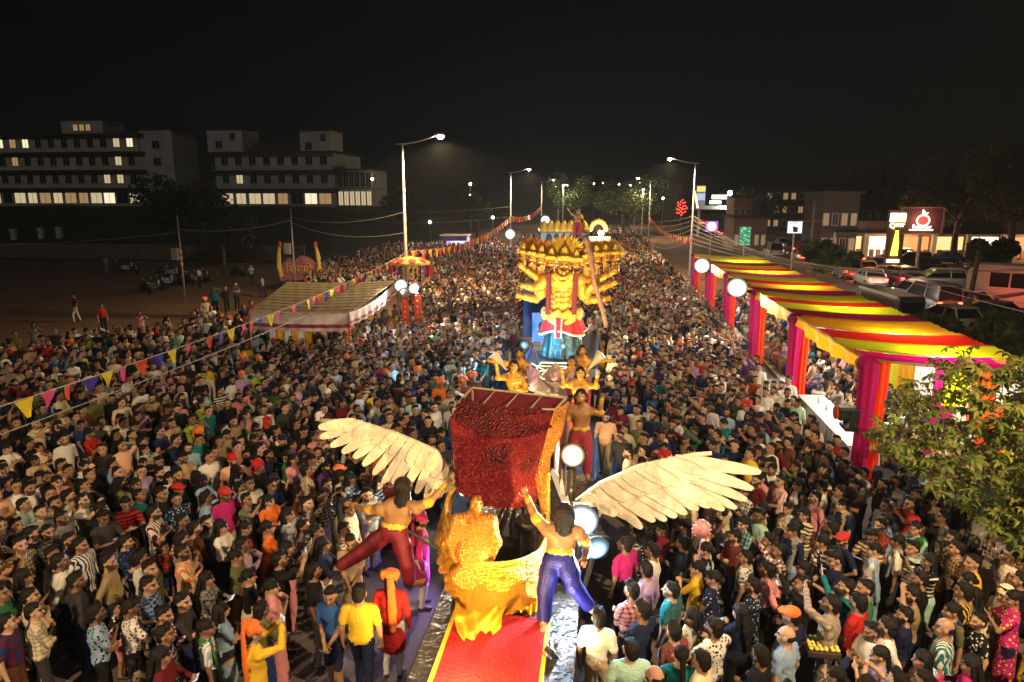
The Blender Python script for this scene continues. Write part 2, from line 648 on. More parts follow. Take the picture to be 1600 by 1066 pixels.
        B.cap(P(0, 0.05, -0.04), P(0, 0.05, -0.17), 0.095 * s, 0.13 * s, HAT, 0.03, (*(R @ np.array([0, 1, 0])), 0.75))

def face_labels(V, lab, c, R, s, beard=True):
    """eyes, lips and beard picked out by their place on the head"""
    q = (V - c) @ R / s
    head = (lab == SKIN) & (np.abs(q[:, 0]) < 0.09) & (np.abs(q[:, 2]) < 0.14) & (np.abs(q[:, 1]) < 0.14)
    front = head & (q[:, 1] < -0.045)
    for sx in (-1, 1):
        lab[front & (((q[:, 0] - sx * 0.031) / 0.018) ** 2 + ((q[:, 2] - 0.001) / 0.010) ** 2 < 1)] = EYE
        lab[front & (np.abs(q[:, 0] - sx * 0.032) < 0.022) & (np.abs(q[:, 2] - 0.026) < 0.0075)] = HAIR
    lab[front & (np.abs(q[:, 0]) < 0.024) & (np.abs(q[:, 2] + 0.066) < 0.0085)] = LIP
    lab[front & (np.abs(q[:, 0]) < 0.034) & (np.abs(q[:, 2] + 0.050) < 0.0085)] = BEARD
    lab[head & (lab == SKIN) & (q[:, 2] < -0.060 + np.minimum(np.abs(q[:, 0]), .06) * 0.9) & (q[:, 1] < 0.01) & (q[:, 2] > -0.125)] = BEARD
    return lab

def figure(sex='m', pose='side', hair='short', hat=None, dress='shirt', sleeve='short', head=(0.0, 0.0, 0.0), lean=0.0, seat=False, h=0.0105,
           girth=1.0, step=0.0, scale=1.0, extra=None, bare=False, twist=0.0):
    """one clothed person in metres, feet at z = 0, facing -y.  Returns V, F, label"""
    B = Blob()
    f = sex == 'f'
    W = 0.92 if f else 1.0
    sit = -0.45 if seat else 0.0
    base = np.array([0.0, 0.0, sit])
    LN = lambda x, y, z: np.array([x, y - math.sin(lean) * max(z - 0.95, 0) , z]) + base
    g = girth
    # torso
    if f:
        B.ell(LN(0, 0.0, 1.27), (0.150, 0.105, 0.185), TOP, 0.04)
        for sx in (-1, 1):
            B.ell(LN(sx * 0.065, -0.075, 1.265), (0.062, 0.060, 0.065), TOP, 0.035)
        B.ell(LN(0, 0.0, 1.10), (0.130 * g, 0.100 * g, 0.150), TOP, 0.05)
        B.ell(LN(0, 0.01, 0.95), (0.170 * g, 0.125 * g, 0.130), TOP if dress in ('kurta', 'frock') else BOT, 0.05)
    else:
        B.ell(LN(0, 0.005, 1.27), (0.186, 0.128, 0.190), TOP, 0.04)
        B.ell(LN(0, -0.012 * g, 1.08), (0.162 * g, 0.122 * g, 0.165), TOP, 0.05)
        B.ell(LN(0, 0.005, 0.955), (0.160 * g, 0.118 * g, 0.105), TOP if dress != 'tuck' else BOT, 0.04)
    B.cap(LN(-0.15 * W, 0.01, 1.395), LN(0.15 * W, 0.01, 1.395), 0.062 * W, None, TOP, 0.04)
    B.cap(LN(0, 0.012, 1.40), LN(0, 0.01, 1.455), 0.074, 0.056, TOP, 0.03)
    # legs
    for sx in (-1, 1):
        hip = np.array([sx * 0.088, 0.005, 0.92]) + base
        if seat:
            knee = np.array([sx * 0.14, -0.42, 0.50])
            ank = np.array([sx * 0.12, -0.36, 0.09])
        else:
            st = step * sx
            knee = np.array([sx * 0.095, -0.02 - st * 0.9 - 0.02, 0.49])
            ank = np.array([sx * 0.10, 0.02 - st * 1.2, 0.09])
        if dress in ('saree', 'skirt') and not seat:
            pass
        else:
            lab = BOT
            B.cap(hip, knee, 0.088, 0.064, lab, 0.03)
            B.cap(knee, ank + np.array([0, 0, 0.0]), 0.060, 0.050, lab if dress != 'shorts' else SKIN, 0.02)
        foot = ank * np.array([1, 1, 0]) + np.array([0, 0, 0.035])
        B.cap(foot + np.array([0, 0.03, 0.01]), foot + np.array([sx * 0.02, -0.14, -0.003]), 0.040, 0.034, SHOE, 0.015)
        B.cap(foot + np.array([0, 0.02, 0.02]), ank, 0.038, 0.042, SHOE, 0.01)
    if dress in ('saree', 'skirt'):
        if seat:
            B.cap(np.array([-.08, 0, .93]) + base, (-0.12, -0.42, 0.46), 0.12, 0.10, BOT, 0.08)
            B.cap(np.array([.08, 0, .93]) + base, (0.12, -0.42, 0.46), 0.12, 0.10, BOT, 0.08)
            B.cap((0, -0.42, 0.42), (0, -0.38, 0.12), 0.17, 0.19, BOT, 0.06, (0, 1, 0, 0.55))
        else:
            B.cap((0, 0, 0.90), (0, 0, 0.17), 0.165 * g, 0.205, BOT, 0.05, (0, 1, 0, 0.78))
            for i in range(7):
                a = i / 7 * 2 * math.pi
                B.cap((0.10 * math.cos(a), 0.09 * math.sin(a), 0.75), (0.19 * math.cos(a), 0.15 * math.sin(a), 0.08), 0.03, 0.04, BOT, 0.02)
    if dress in ('kurta', 'frock') and not seat:
        zb = 0.52 if dress == 'kurta' else 0.40
        B.cap((0, 0, 1.0), (0, 0, zb + .06), 0.155 * g, 0.195 if f else 0.185, TOP, 0.05, (0, 1, 0, 0.75))
    if dress == 'saree':
        B.cap(LN(0.13, -0.03, 1.42), LN(-0.12, -0.09, 1.02), 0.075, 0.095, BOT, 0.02, (0, 1, 0, 0.6))
        B.cap(LN(0.13, 0.05, 1.42), LN(0.10, 0.13, 0.85), 0.075, 0.11, BOT, 0.03, (0, 1, 0, 0.35))
    if dress == 'dupatta':
        for sx in (-1, 1):
            B.cap(LN(sx * 0.11, -0.03, 1.43), LN(sx * 0.10, -0.12, 0.98), 0.045, 0.06, TRIM, 0.02, (0, 1, 0, 0.45))
        B.cap(LN(-0.11, 0.05, 1.43), LN(0.11, 0.05, 1.43), 0.045, 0.045, TRIM, 0.02)
    # arms
    l1, l2 = 0.285, 0.255
    POSE = {
        'side':   ((( 0.25, -0.02, 0.86), ( 0.3,  0.6, 0.0), 0.5), ((-0.25, -0.02, 0.86), (-0.3,  0.6, 0.0), 0.5)),
        'fold':   (((-0.06, -0.17, 1.14), ( 1.0, 0.2, -0.7), 0.9), (( 0.05, -0.20, 1.20), (-1.0, 0.2, -0.7), 0.9)),
        'phone':  ((( 0.05, -0.36, 1.56), ( 0.8,  0.0, -0.8), 0.9), ((-0.05, -0.36, 1.56), (-0.8,  0.0, -0.8), 0.9)),
        'phone1': ((( 0.06, -0.30, 1.72), ( 1.0,  0.0, -0.5), 0.9), ((-0.24, -0.03, 0.86), (-0.3,  0.6, 0.0), 0.5)),
        'text':   ((( 0.05, -0.30, 1.22), ( 0.8,  0.2, -0.7), 0.8), ((-0.06, -0.29, 1.20), (-0.8,  0.2, -0.7), 0.8)),
        'clasp':  ((( 0.03, -0.20, 0.93), ( 0.8,  0.5, 0.0), 0.8), ((-0.03, -0.21, 0.93), (-0.8,  0.5, 0.0), 0.8)),
        'chin':   ((( 0.04, -0.16, 1.42), ( 0.8, -0.3, -0.8), 0.9), (( 0.14, -0.20, 1.17), (-0.9,  0.0, -0.6), 0.7)),
        'back':   ((( 0.05,  0.16, 0.95), ( 1.0,  0.4, 0.0), 0.5), ((-0.05,  0.17, 0.95), (-1.0,  0.4, 0.0), 0.5)),
        'point':  ((( 0.20, -0.52, 1.42), ( 0.6,  0.3, -0.8), 0.2), ((-0.24, -0.02, 0.87), (-0.3,  0.6, 0.0), 0.5)),
        'hip':    ((( 0.19, -0.06, 1.02), ( 1.0,  0.5, 0.0), 0.7), ((-0.24, -0.02, 0.87), (-0.3,  0.6, 0.0), 0.5)),
        'shade':  ((( 0.08, -0.13, 1.66), ( 1.0, -0.2, 0.1), 0.3), ((-0.24, -0.02, 0.87), (-0.3,  0.6, 0.0), 0.5)),
        'clap':   ((( 0.02, -0.26, 1.30), ( 0.9,  0.2, -0.6), 0.2), ((-0.02, -0.26, 1.30), (-0.9,  0.2, -0.6), 0.2)),
        'lap':    ((( 0.09, -0.26, 1.06), ( 0.8,  0.6, -0.1), 0.5), ((-0.07, -0.28, 1.06), (-0.8,  0.6, -0.1), 0.5)),
        'cheek':  ((( 0.07, -0.12, 1.47), ( 0.5, -0.8, -0.8), 0.9), ((-0.06, -0.28, 1.06), (-0.8,  0.5, -0.2), 0.5)),
        'carry':  ((( 0.02, -0.27, 1.10), ( 1.0, -0.1, -0.6), 0.5), ((-0.16, -0.24, 1.28), (-1.0,  0.0, -0.6), 0.5)),
    }
    arms = POSE[pose]
    if extra:
        arms = extra
    hands = []
    for sx, (tgt, pole, curl) in zip((1, -1), arms):
        sh = LN(sx * 0.185 * W, 0.012, 1.385)
        t = np.array(tgt, float) + base
        t[1] -= math.sin(lean) * max(tgt[2] - 0.95, 0)
        el, wr = ik(sh, t, l1 * (0.95 if f else 1), l2 * (0.95 if f else 1), pole)
        ra = 0.85 if f else 1.0
        mid = sh + (el - sh) * 0.62
        if sleeve == 'none':
            B.cap(sh, el, 0.048 * ra, 0.040 * ra, SKIN, 0.02)
        else:
            B.cap(sh, el, 0.046 * ra, 0.040 * ra, SKIN if sleeve == 'short' else TOP, 0.02)
            B.cap(sh, mid if sleeve == 'short' else el, 0.058 * ra, 0.060 * ra if sleeve == 'short' else 0.048 * ra, TOP, 0.015)
        if sleeve == 'long':
            B.cap(el, wr, 0.046 * ra, 0.038 * ra, TOP, 0.015)
        else:
            B.cap(el, wr, 0.040 * ra, 0.027 * ra, SKIN, 0.015)
        fd = wr - el
        fd /= np.linalg.norm(fd)
        pn = np.array([-sx * 0.6, -0.4, 0.1]) if pose in ('side', 'clasp', 'back', 'hip') else np.array([-sx * 0.7, 0.3, 0.6])
        add_hand(B, wr, fd, pn, sx, curl, SKIN, 0.95 if f else 1.05)
        hands.append(wr + fd * 0.09)
    R = rotm(*head)
    hs = 1.07 if f else 1.13
    hc = LN(0, -0.012, 1.60) if not f else LN(0, -0.012, 1.59)
    add_head(B, hc, R, hair, hs, hat)
    V, F, lab = B.surface(h)
    lab = face_labels(V, lab.copy(), hc, R, hs)
    V = relax(V, F, 1, 0.45)
    N = vnormals(V, F)
    cl = (lab == TOP) | (lab == BOT)
    amp = (np.sin(V[:, 0] * 31 + V[:, 2] * 43 + 2 * np.sin(V[:, 1] * 23 + V[:, 2] * 11)) * 0.5 + np.sin(V[:, 2] * 75 + V[:, 0] * 22 - V[:, 1] * 37) * 0.35
           + np.sin(V[:, 0] * 90 - V[:, 2] * 30 + V[:, 1] * 60) * 0.25)
    V = V + N * (amp * cl * 0.0065)[:, None]
    V = V + N * (np.random.RandomState(len(V)).uniform(-1, 1, len(V)) * (lab == HAIR) * 0.0075)[:, None]
    fl = lab[F]
    fm = np.where(fl[:, 0] == fl[:, 2], fl[:, 0], np.where(fl[:, 1] == fl[:, 3], fl[:, 1], fl[:, 0]))
    return V * scale, F, fm, hands
# ------------------------------------------------------------------ what people wear: colours come from each person's own properties
def person_mats():
    out = []
    def new(name):
        m = bpy.data.materials.new(name)
        m.use_nodes = True
        return m, m.node_tree, m.node_tree.nodes['Principled BSDF']
    def attr(t, name):
        a = t.nodes.new('ShaderNodeAttribute')
        a.attribute_type = 'OBJECT'
        a.attribute_name = name
        return a
    def math_(t, op, a, b=None):
        n = t.nodes.new('ShaderNodeMath')
        n.operation = op
        for i, x in enumerate((a, b)):
            if x is None:
                continue
            if isinstance(x, (int, float)):
                n.inputs[i].default_value = x
            else:
                t.links.new(x, n.inputs[i])
        return n.outputs[0]
    def clothbump(t, b, s=0.7):
        tc = t.nodes.new('ShaderNodeTexCoord')
        n = t.nodes.new('ShaderNodeTexNoise')
        n.inputs['Scale'].default_value = 22
        n.inputs['Detail'].default_value = 4
        n.inputs['Distortion'].default_value = 1.2
        t.links.new(tc.outputs['Object'], n.inputs['Vector'])
        bp = t.nodes.new('ShaderNodeBump')
        bp.inputs['Strength'].default_value = s
        bp.inputs['Distance'].default_value = 0.03
        t.links.new(n.outputs['Fac'], bp.inputs['Height'])
        t.links.new(bp.outputs[0], b.inputs['Normal'])
    # skin
    m, t, b = new('skin')
    t.links.new(attr(t, 'skin_color').outputs['Color'], b.inputs['Base Color'])
    b.inputs['Roughness'].default_value = 0.48
    out.append(m)
    # hair
    m, t, b = new('hair')
    b.inputs['Base Color'].default_value = (0.010, 0.008, 0.007, 1)
    b.inputs['Roughness'].default_value = 0.62
    b.inputs['Specular IOR Level'].default_value = 0.22
    clothbump(t, b, 0.6)
    out.append(m)
    # beard
    m, t, b = new('beard')
    a1, a2 = attr(t, 'skin_color'), attr(t, 'beard')
    mx = t.nodes.new('ShaderNodeMix')
    mx.data_type = 'RGBA'
    t.links.new(a2.outputs['Fac'], mx.inputs['Factor'])
    t.links.new(a1.outputs['Color'], mx.inputs['A'])
    mx.inputs['B'].default_value = (0.014, 0.011, 0.009, 1)
    t.links.new(mx.outputs['Result'], b.inputs['Base Color'])
    b.inputs['Roughness'].default_value = 0.6
    out.append(m)
    # top with its pattern
    m, t, b = new('top_cloth')
    tc = t.nodes.new('ShaderNodeTexCoord')
    sp = t.nodes.new('ShaderNodeSeparateXYZ')
    t.links.new(tc.outputs['Object'], sp.inputs[0])
    xa = math_(t, 'ADD', sp.outputs[0], math_(t, 'MULTIPLY', sp.outputs[1], 0.6))
    v1 = math_(t, 'GREATER_THAN', math_(t, 'SINE', math_(t, 'MULTIPLY', xa, 130.0)), 0.2)
    v2 = math_(t, 'GREATER_THAN', math_(t, 'SINE', math_(t, 'MULTIPLY', sp.outputs[2], 95.0)), 0.3)
    v3 = math_(t, 'MULTIPLY', math_(t, 'ADD', math_(t, 'GREATER_THAN', math_(t, 'SINE', math_(t, 'MULTIPLY', xa, 95.0)), 0.3), v2), 0.5)
    vo = t.nodes.new('ShaderNodeTexVoronoi')
    vo.inputs['Scale'].default_value = 19
    t.links.new(tc.outputs['Object'], vo.inputs['Vector'])
    v4 = math_(t, 'LESS_THAN', vo.outputs['Distance'], 0.33)
    p = attr(t, 'pattern').outputs['Fac']
    fac = None
    for i, v in enumerate((v1, v2, v3, v4)):
        wgt = math_(t, 'LESS_THAN', math_(t, 'ABSOLUTE', math_(t, 'SUBTRACT', p, float(i + 1))), 0.5)
        q = math_(t, 'MULTIPLY', wgt, v)
        fac = q if fac is None else math_(t, 'ADD', fac, q)
    mx = t.nodes.new('ShaderNodeMix')
    mx.data_type = 'RGBA'
    t.links.new(fac, mx.inputs['Factor'])
    t.links.new(attr(t, 'top_color').outputs['Color'], mx.inputs['A'])
    t.links.new(attr(t, 'top_color_two').outputs['Color'], mx.inputs['B'])
    t.links.new(mx.outputs['Result'], b.inputs['Base Color'])
    b.inputs['Roughness'].default_value = 0.85
    b.inputs['Specular IOR Level'].default_value = 0.2
    clothbump(t, b)
    out.append(m)
    # bottom
    m, t, b = new('bottom_cloth')
    t.links.new(attr(t, 'bottom_color').outputs['Color'], b.inputs['Base Color'])
    b.inputs['Roughness'].default_value = 0.85
    b.inputs['Specular IOR Level'].default_value = 0.2
    clothbump(t, b)
    out.append(m)
    for nm, c, r in (('shoe', (0.05, 0.04, 0.035), 0.5), ('eye', (0.035, 0.028, 0.025), 0.25), ('lip', (0.22, 0.07, 0.055), 0.5)):
        out.append(mat(nm, c, r))
    for nm in ('hat', 'trim'):
        m, t, b = new(nm + '_cloth')
        t.links.new(attr(t, nm + '_color').outputs['Color'], b.inputs['Base Color'])
        b.inputs['Roughness'].default_value = 0.8
        clothbump(t, b)
        out.append(m)
    return out
PM = person_mats()

VAR = {}       # name -> dict(full mesh, lod arrays, hand points)
def lod_arrays(me):
    me.calc_loop_triangles()
    n = len(me.loop_triangles)
    tv = np.zeros(n * 3, np.int32)
    me.loop_triangles.foreach_get('vertices', tv)
    tm = np.zeros(n, np.int32)
    me.loop_triangles.foreach_get('material_index', tm)
    co = np.zeros(len(me.vertices) * 3, np.float32)
    me.vertices.foreach_get('co', co)
    return co.reshape(-1, 3), tv.reshape(-1, 3), tm

def variant(name, **kw):
    V, F, fm, hands = figure(**kw)
    me = np_mesh('person_' + name, V, F, fm, PM)
    n = len(F) * 2
    sc_ = kw.get('scale', 1.0)
    hz = (1.47 - (0.45 if kw.get('seat') else 0.0)) * sc_
    keep = np.nonzero((V[:, 2] > hz) & (np.abs(V[:, 0]) < 0.105 * sc_) & (V[:, 1] > -0.16 * sc_) & (V[:, 1] < 0.13 * sc_))[0]
    full = decimated(me, (5200.0 + 1.1 * len(keep)) / n, 'person_' + name, keep)
    mid = decimated(full, 1000.0 / max(len(full.polygons), 1), 'm')
    low = decimated(mid, 0.34, 'l')
    bpy.data.meshes.remove(me)
    full.polygons.foreach_set('use_smooth', [True] * len(full.polygons))
    VAR[name] = dict(mesh=full, mid=lod_arrays(mid), low=lod_arrays(low), hands=[h * kw.get('scale', 1.0) for h in hands], kw=kw)
    bpy.data.meshes.remove(mid)
    bpy.data.meshes.remove(low)

# head = (yaw, pitch, roll); positive yaw turns to the figure's left seen from above
variant('man_fold', pose='fold', hair='quiff', sleeve='short', head=(0.25, 0.0, 0))
variant('man_fold_long', pose='fold', hair='short', sleeve='long', head=(-0.3, 0.0, 0), girth=1.1)
variant('man_side', pose='side', hair='short', sleeve='short', head=(0.35, -0.1, 0), dress='tuck')
variant('man_side_long', pose='side', hair='quiff', sleeve='long', head=(-0.25, -0.05, 0))
variant('man_phone', pose='phone', hair='quiff', sleeve='short', head=(0.0, -0.12, 0))
variant('man_phone_one', pose='phone1', hair='short', sleeve='long', head=(0.1, -0.15, 0))
variant('man_text', pose='text', hair='quiff', sleeve='short', head=(0.0, 0.35, 0))
variant('man_clasp', pose='clasp', hair='short', sleeve='short', head=(-0.2, 0.05, 0), girth=1.2)
variant('man_chin', pose='chin', hair='short', sleeve='long', head=(0.2, 0.0, 0.08))
variant('man_back', pose='back', hair='short', sleeve='long', head=(-0.35, -0.08, 0), dress='tuck', girth=1.15)
variant('man_point', pose='point', hair='quiff', sleeve='short', head=(0.15, -0.05, 0), step=0.08)
variant('man_bald', pose='side', hair='bald', sleeve='short', head=(0.3, 0.0, 0), girth=1.2)
variant('man_cap', pose='hip', hair='short', hat='cap', sleeve='short', head=(0.25, 0.1, 0))
variant('man_shade', pose='shade', hair='short', sleeve='short', head=(0.1, 0.0, 0))
variant('man_kurta', pose='side', hair='short', sleeve='long', dress='kurta', head=(0.2, 0, 0))
variant('man_turban', pose='side', hair='short', hat='turban', sleeve='long', dress='kurta', head=(0.1, 0, 0))
variant('man_turban_phone', pose='phone', hair='short', hat='turban', sleeve='long', dress='kurta', head=(0.0, -0.05, 0))
variant('man_shorts', pose='clasp', hair='quiff', sleeve='short', dress='shorts', head=(0.15, 0.25, 0), step=0.05)
variant('man_walk', pose='side', hair='short', sleeve='short', head=(0.0, 0.2, 0), step=0.16)
variant('man_carry', pose='carry', hair='short', sleeve='short', head=(0.3, 0.0, 0))
variant('woman_fold', sex='f', pose='fold', hair='long', sleeve='short', dress='kurta', head=(0.2, 0, 0))
variant('woman_side', sex='f', pose='side', hair='braid', sleeve='short', dress='dupatta', head=(-0.25, -0.05, 0))
variant('woman_saree', sex='f', pose='clasp', hair='bun', sleeve='short', dress='saree', head=(0.25, 0, 0), girth=1.15)
variant('woman_saree_chin', sex='f', pose='chin', hair='bun', sleeve='short', dress='saree', head=(-0.15, 0.05, 0), girth=1.1)
variant('woman_phone', sex='f', pose='phone', hair='long', sleeve='short', dress='shirt', head=(0, -0.1, 0))
variant('woman_text', sex='f', pose='text', hair='long', sleeve='long', dress='shirt', head=(0.25, 0.1, 0))
variant('woman_cheek', sex='f', pose='clap', hair='braid', sleeve='short', dress='frock', head=(0.3, 0.0, 0))
variant('woman_scarf', sex='f', pose='clasp', hair='short', hat='scarf', sleeve='long', dress='kurta', head=(0.2, 0.05, 0))
variant('child', pose='side', hair='short', sleeve='short', dress='shorts', head=(0.3, -0.15, 0), scale=0.68)
variant('girl', sex='f', pose='clap', hair='long', sleeve='short', dress='frock', head=(-0.2, -0.1, 0), scale=0.72)
variant('man_seated', pose='lap', hair='short', sleeve='short', seat=True, head=(0.2, 0, 0))
variant('man_seated_lean', pose='cheek', hair='quiff', sleeve='long', seat=True, head=(-0.2, 0.05, 0.1), lean=0.2)
variant('woman_seated', sex='f', pose='lap', hair='bun', sleeve='short', dress='saree', seat=True, head=(0.25, 0, 0))
variant('woman_seated_cheek', sex='f', pose='cheek', hair='long', sleeve='short', seat=True, head=(-0.1, 0.05, 0.1), lean=0.15)
# ------------------------------------------------------------------ ground
def noise_mat(name, c1, c2, sc, rough=0.9, bump=0.4, sc2=None, spec=0.3):
    m = bpy.data.materials.new(name)
    m.use_nodes = True
    t = m.node_tree
    b = t.nodes['Principled BSDF']
    tc = t.nodes.new('ShaderNodeTexCoord')
    n = t.nodes.new('ShaderNodeTexNoise')
    n.inputs['Scale'].default_value = sc
    n.inputs['Detail'].default_value = 8
    n.inputs['Roughness'].default_value = 0.7
    n2 = t.nodes.new('ShaderNodeTexNoise')
    n2.inputs['Scale'].default_value = sc2 or sc * 14
    n2.inputs['Detail'].default_value = 4
    r = t.nodes.new('ShaderNodeValToRGB')
    r.color_ramp.elements[0].position, r.color_ramp.elements[1].position = 0.36, 0.64
    r.color_ramp.elements[0].color = (*c1, 1)
    r.color_ramp.elements[1].color = (*c2, 1)
    for q in (n, n2):
        t.links.new(tc.outputs['Object'], q.inputs['Vector'])
    ad = t.nodes.new('ShaderNodeMath')
    ad.operation = 'MULTIPLY_ADD'
    ad.inputs[1].default_value = 0.5
    t.links.new(n2.outputs['Fac'], ad.inputs[0])
    s2 = t.nodes.new('ShaderNodeMath')
    s2.operation = 'MULTIPLY'
    s2.inputs[1].default_value = 0.5
    t.links.new(n.outputs['Fac'], s2.inputs[0])
    t.links.new(s2.outputs[0], ad.inputs[2])
    t.links.new(ad.outputs[0], r.inputs['Fac'])
    t.links.new(r.outputs[0], b.inputs['Base Color'])
    bp = t.nodes.new('ShaderNodeBump')
    bp.inputs['Strength'].default_value = bump
    bp.inputs['Distance'].default_value = 0.03
    t.links.new(n2.outputs['Fac'], bp.inputs['Height'])
    t.links.new(bp.outputs[0], b.inputs['Normal'])
    b.inputs['Roughness'].default_value = rough
    b.inputs['Specular IOR Level'].default_value = spec
    MATS[name] = m
    return m

M_DIRT = noise_mat('dirt', (0.13, 0.072, 0.042), (0.25, 0.145, 0.085), 0.35, 0.95, 0.6, 9)
M_ASPH = noise_mat('asphalt', (0.085, 0.070, 0.062), (0.17, 0.145, 0.13), 0.5, 0.85, 0.5, 40)
M_DARKGRASS = noise_mat('scrub', (0.02, 0.024, 0.012), (0.05, 0.045, 0.022), 0.3, 0.95, 0.8, 6)
def gridsheet(x0, x1, y0, y1, nx, ny, zf):
    return [[(x0 + (x1 - x0) * i / nx, y0 + (y1 - y0) * j / ny, zf(x0 + (x1 - x0) * i / nx, y0 + (y1 - y0) * j / ny)) for i in range(nx + 1)] for j in range(ny + 1)]
def sstep(x):
    x = min(max(x, 0.0), 1.0)
    return x * x * (3 - 2 * x)
def land(x, y):
    return -0.03
struct(MB().sheet([[(-1500, -400, -.03), (1500, -400, -.03)], [(-1500, 2600, -.03), (1500, 2600, -.03)]]).build('ground', M_DIRT))
struct(MB().sheet([[(-11.3, -30, .0), (7.4, -30, .0)], [(-11.3, 420, .0), (7.4, 420, .0)]]).build('road', M_ASPH))
struct(MB().sheet([[(19.5, -30, .0), (33, -30, .0)], [(19.5, 420, .0), (33, 420, .0)]]).build('road', M_ASPH))
kb = MB()
kb.box((7.55, 195, 0.03), (0.3, 450, 0.2))
struct(kb.build('kerb', mat('kerb_stone', (0.3, 0.29, 0.26), 0.9, noise=0.4, nscale=3)))
# raised ground that carries the hospital-like blocks, and far hills
def bank(x, y):
    r = 6.0 * sstep((y - 84) / 24) * sstep((-30 - x) / 12)
    return r + 0.25 * math.sin(x * 0.3) * math.sin(y * 0.23) * sstep((y - 78) / 10) - 0.02
struct(MB().sheet(gridsheet(-170, -28, 76, 190, 50, 40, bank)).build('embankment', M_DARKGRASS, smooth=True))
def hillz(x, y):
    return -1 + 34 * sstep((y - 330) / 200) * (0.55 + 0.3 * math.sin(x * 0.011 + 1) + 0.15 * math.sin(x * 0.031)) 
struct(MB().sheet(gridsheet(-700, 800, 320, 620, 60, 14, hillz)).build('hill', M_DARKGRASS, smooth=True))
# dirt bank with low steps where people sit
st = MB()
for i in range(3):
    st.box((-21 - i * 1.1, 23.0 + i * 0.6, 0.18 + 0.2 * i - .05), (1.1, 13, 0.4 + 0.4 * i - .1), rz=rad(20))
struct(st.build('steps', noise_mat('worn_concrete', (0.16, 0.12, 0.09), (0.28, 0.22, 0.17), 1.5)))

# ------------------------------------------------------------------ street lamps
M_POLE = mat('galvanised', (0.42, 0.41, 0.38), 0.5, 0.3, noise=0.25, nscale=4)
M_LENS = glow('lamp_lens', (1.0, 0.86, 0.58), 120)
M_DARKMETAL = mat('dark_metal', (0.03, 0.03, 0.032), 0.45, 0.4)
WARM = (1.0, 0.70, 0.38)
def street_lamp(x, y, side, label, energy, top=10.5):
    t = empty('street_lamp', (x, y, 0))
    MB().tube([(0, 0, -.05), (0, 0, 0.5), (0, 0, top)], [0.16, 0.12, 0.065], 12).build('pole', M_POLE, t, smooth=True)
    MB().box((0, 0, 0.02), (0.5, 0.5, 0.06)).build('base_plate', M_POLE, t)
    pts = [(side * (-0.35 + 2.3 * q), 0, top - 0.02 + 0.42 * q * q + 0.02 * q) for q in [k / 8 for k in range(9)]]
    MB().tube(pts, 0.045, 8).build('arm', M_POLE, t, smooth=True)
    e = pts[-1]
    hd = MB()
    hd.box((e[0] + side * 0.28, 0, e[2] + 0.05), (0.66, 0.26, 0.12), taper=0.75)
    h_ = hd.build('lamp_head', M_POLE, t, bevel=0.02)
    MB().lathe([(0.05, -0.17), (0.13, -0.14), (0.19, -0.05), (0.19, 0.0)], (e[0] + side * 0.34, 0, e[2] - 0.012), 14).build('lens', M_LENS, h_, smooth=True)
    lamp('lamp_light', 'SPOT', (e[0] + side * 0.34, 0, e[2] - 0.26), energy, WARM, t, 0.13, (e[0] + side * 0.9, 0, 0), 165, 0.35)
    tag(t, label, 'street lamp', 'street lamps along the road')
    return t

street_lamp(-11.7, 40.0, 1, 'tall lit street lamp rising behind the thatched tent', 9000)
street_lamp(-11.5, 86.0, 1, 'tall lit street lamp with bunting tied to it, beyond the thatched tent', 7000)
street_lamp(-12.0, 135.0, 1, 'far street lamp on the side of the dark lot, beyond the bunting', 5000)
street_lamp(-12.0, 185.0, 1, 'farthest street lamp on the side of the dark lot', 4000)
street_lamp(8.1, 65.0, -1, 'street lamp with many cables at the far end of the striped canopy', 7000)
street_lamp(8.1, 125.0, -1, 'street lamp beyond the cable pole on the canopy side', 5000)
street_lamp(8.1, 185.0, -1, 'farthest street lamp on the canopy side', 4000)
street_lamp(8.4, 4.0, -1, 'street lamp beside the large-leaved tree', 7400)
street_lamp(-11.7, -4.0, 1, 'street lamp before the seated crowd, near end of the bunting', 7600)

# ------------------------------------------------------------------ floodlights
def floodlight(loc, target, col, e, size, label, es=120, group='floodlights', pole_to=None, spot=150):
    loc = Vector(loc)
    t = empty('floodlight', loc)
    d = (Vector(target) - loc).normalized()
    q = d.to_track_quat('-Z', 'Y').to_matrix()
    M = q
    hb = MB().box(M @ Vector((0, 0, size * 0.18)), (size * .86, size * 0.8, size * 0.3), M=M, taper=1.0)
    hb.build('housing', M_DARKMETAL, t, bevel=size * 0.04)
    bz = MB()
    for sx, sy, wx, wy in ((0, .42, .9, .05), (0, -.42, .9, .05), (.44, 0, .05, .8), (-.44, 0, .05, .8)):
        bz.box(M @ Vector((sx * size, sy * size, -0.01 * size)), (wx * size, wy * size, size * 0.12), M=M)
    bz.build('bezel', M_DARKMETAL, t)
    pr = [(size * 0.05, -size * .24), (size * 0.28, -size * 0.21), (size * 0.46, -size * 0.12), (size * 0.52, -size * 0.06), (size * .5, size * .02)]  # glass made oversized to imitate glare round the lamp
    MB().lathe(pr, (0, 0, 0), 16, M=M).build('lamp_glass', soft_glow('flood_%.2f_%.2f_%.2f_%.1f_%.2f' % (*col, es, size), col, min(es, 26), size), t, smooth=True)
    br = MB()
    br.tube([M @ Vector((size * .56, 0, size * .1)), M @ Vector((size * .56, 0, size * .6)), M @ Vector((-size * .56, 0, size * .6)), M @ Vector((-size * .56, 0, size * .1))], size * 0.04, 6)
    if pole_to is not None:
        br.tube([(0, 0, size * 0.1), (0, 0, size * -0.1), tuple(Vector(pole_to) - loc)], size * 0.08 + .01, 6)
    br.build('bracket', M_DARKMETAL, t)
    lamp('flood_light', 'SPOT', tuple(d * size * 0.25), e, col, t, size * 0.35, tuple(d * 5), spot, 0.4)
    tag(t, label, 'floodlight', group)
    return t

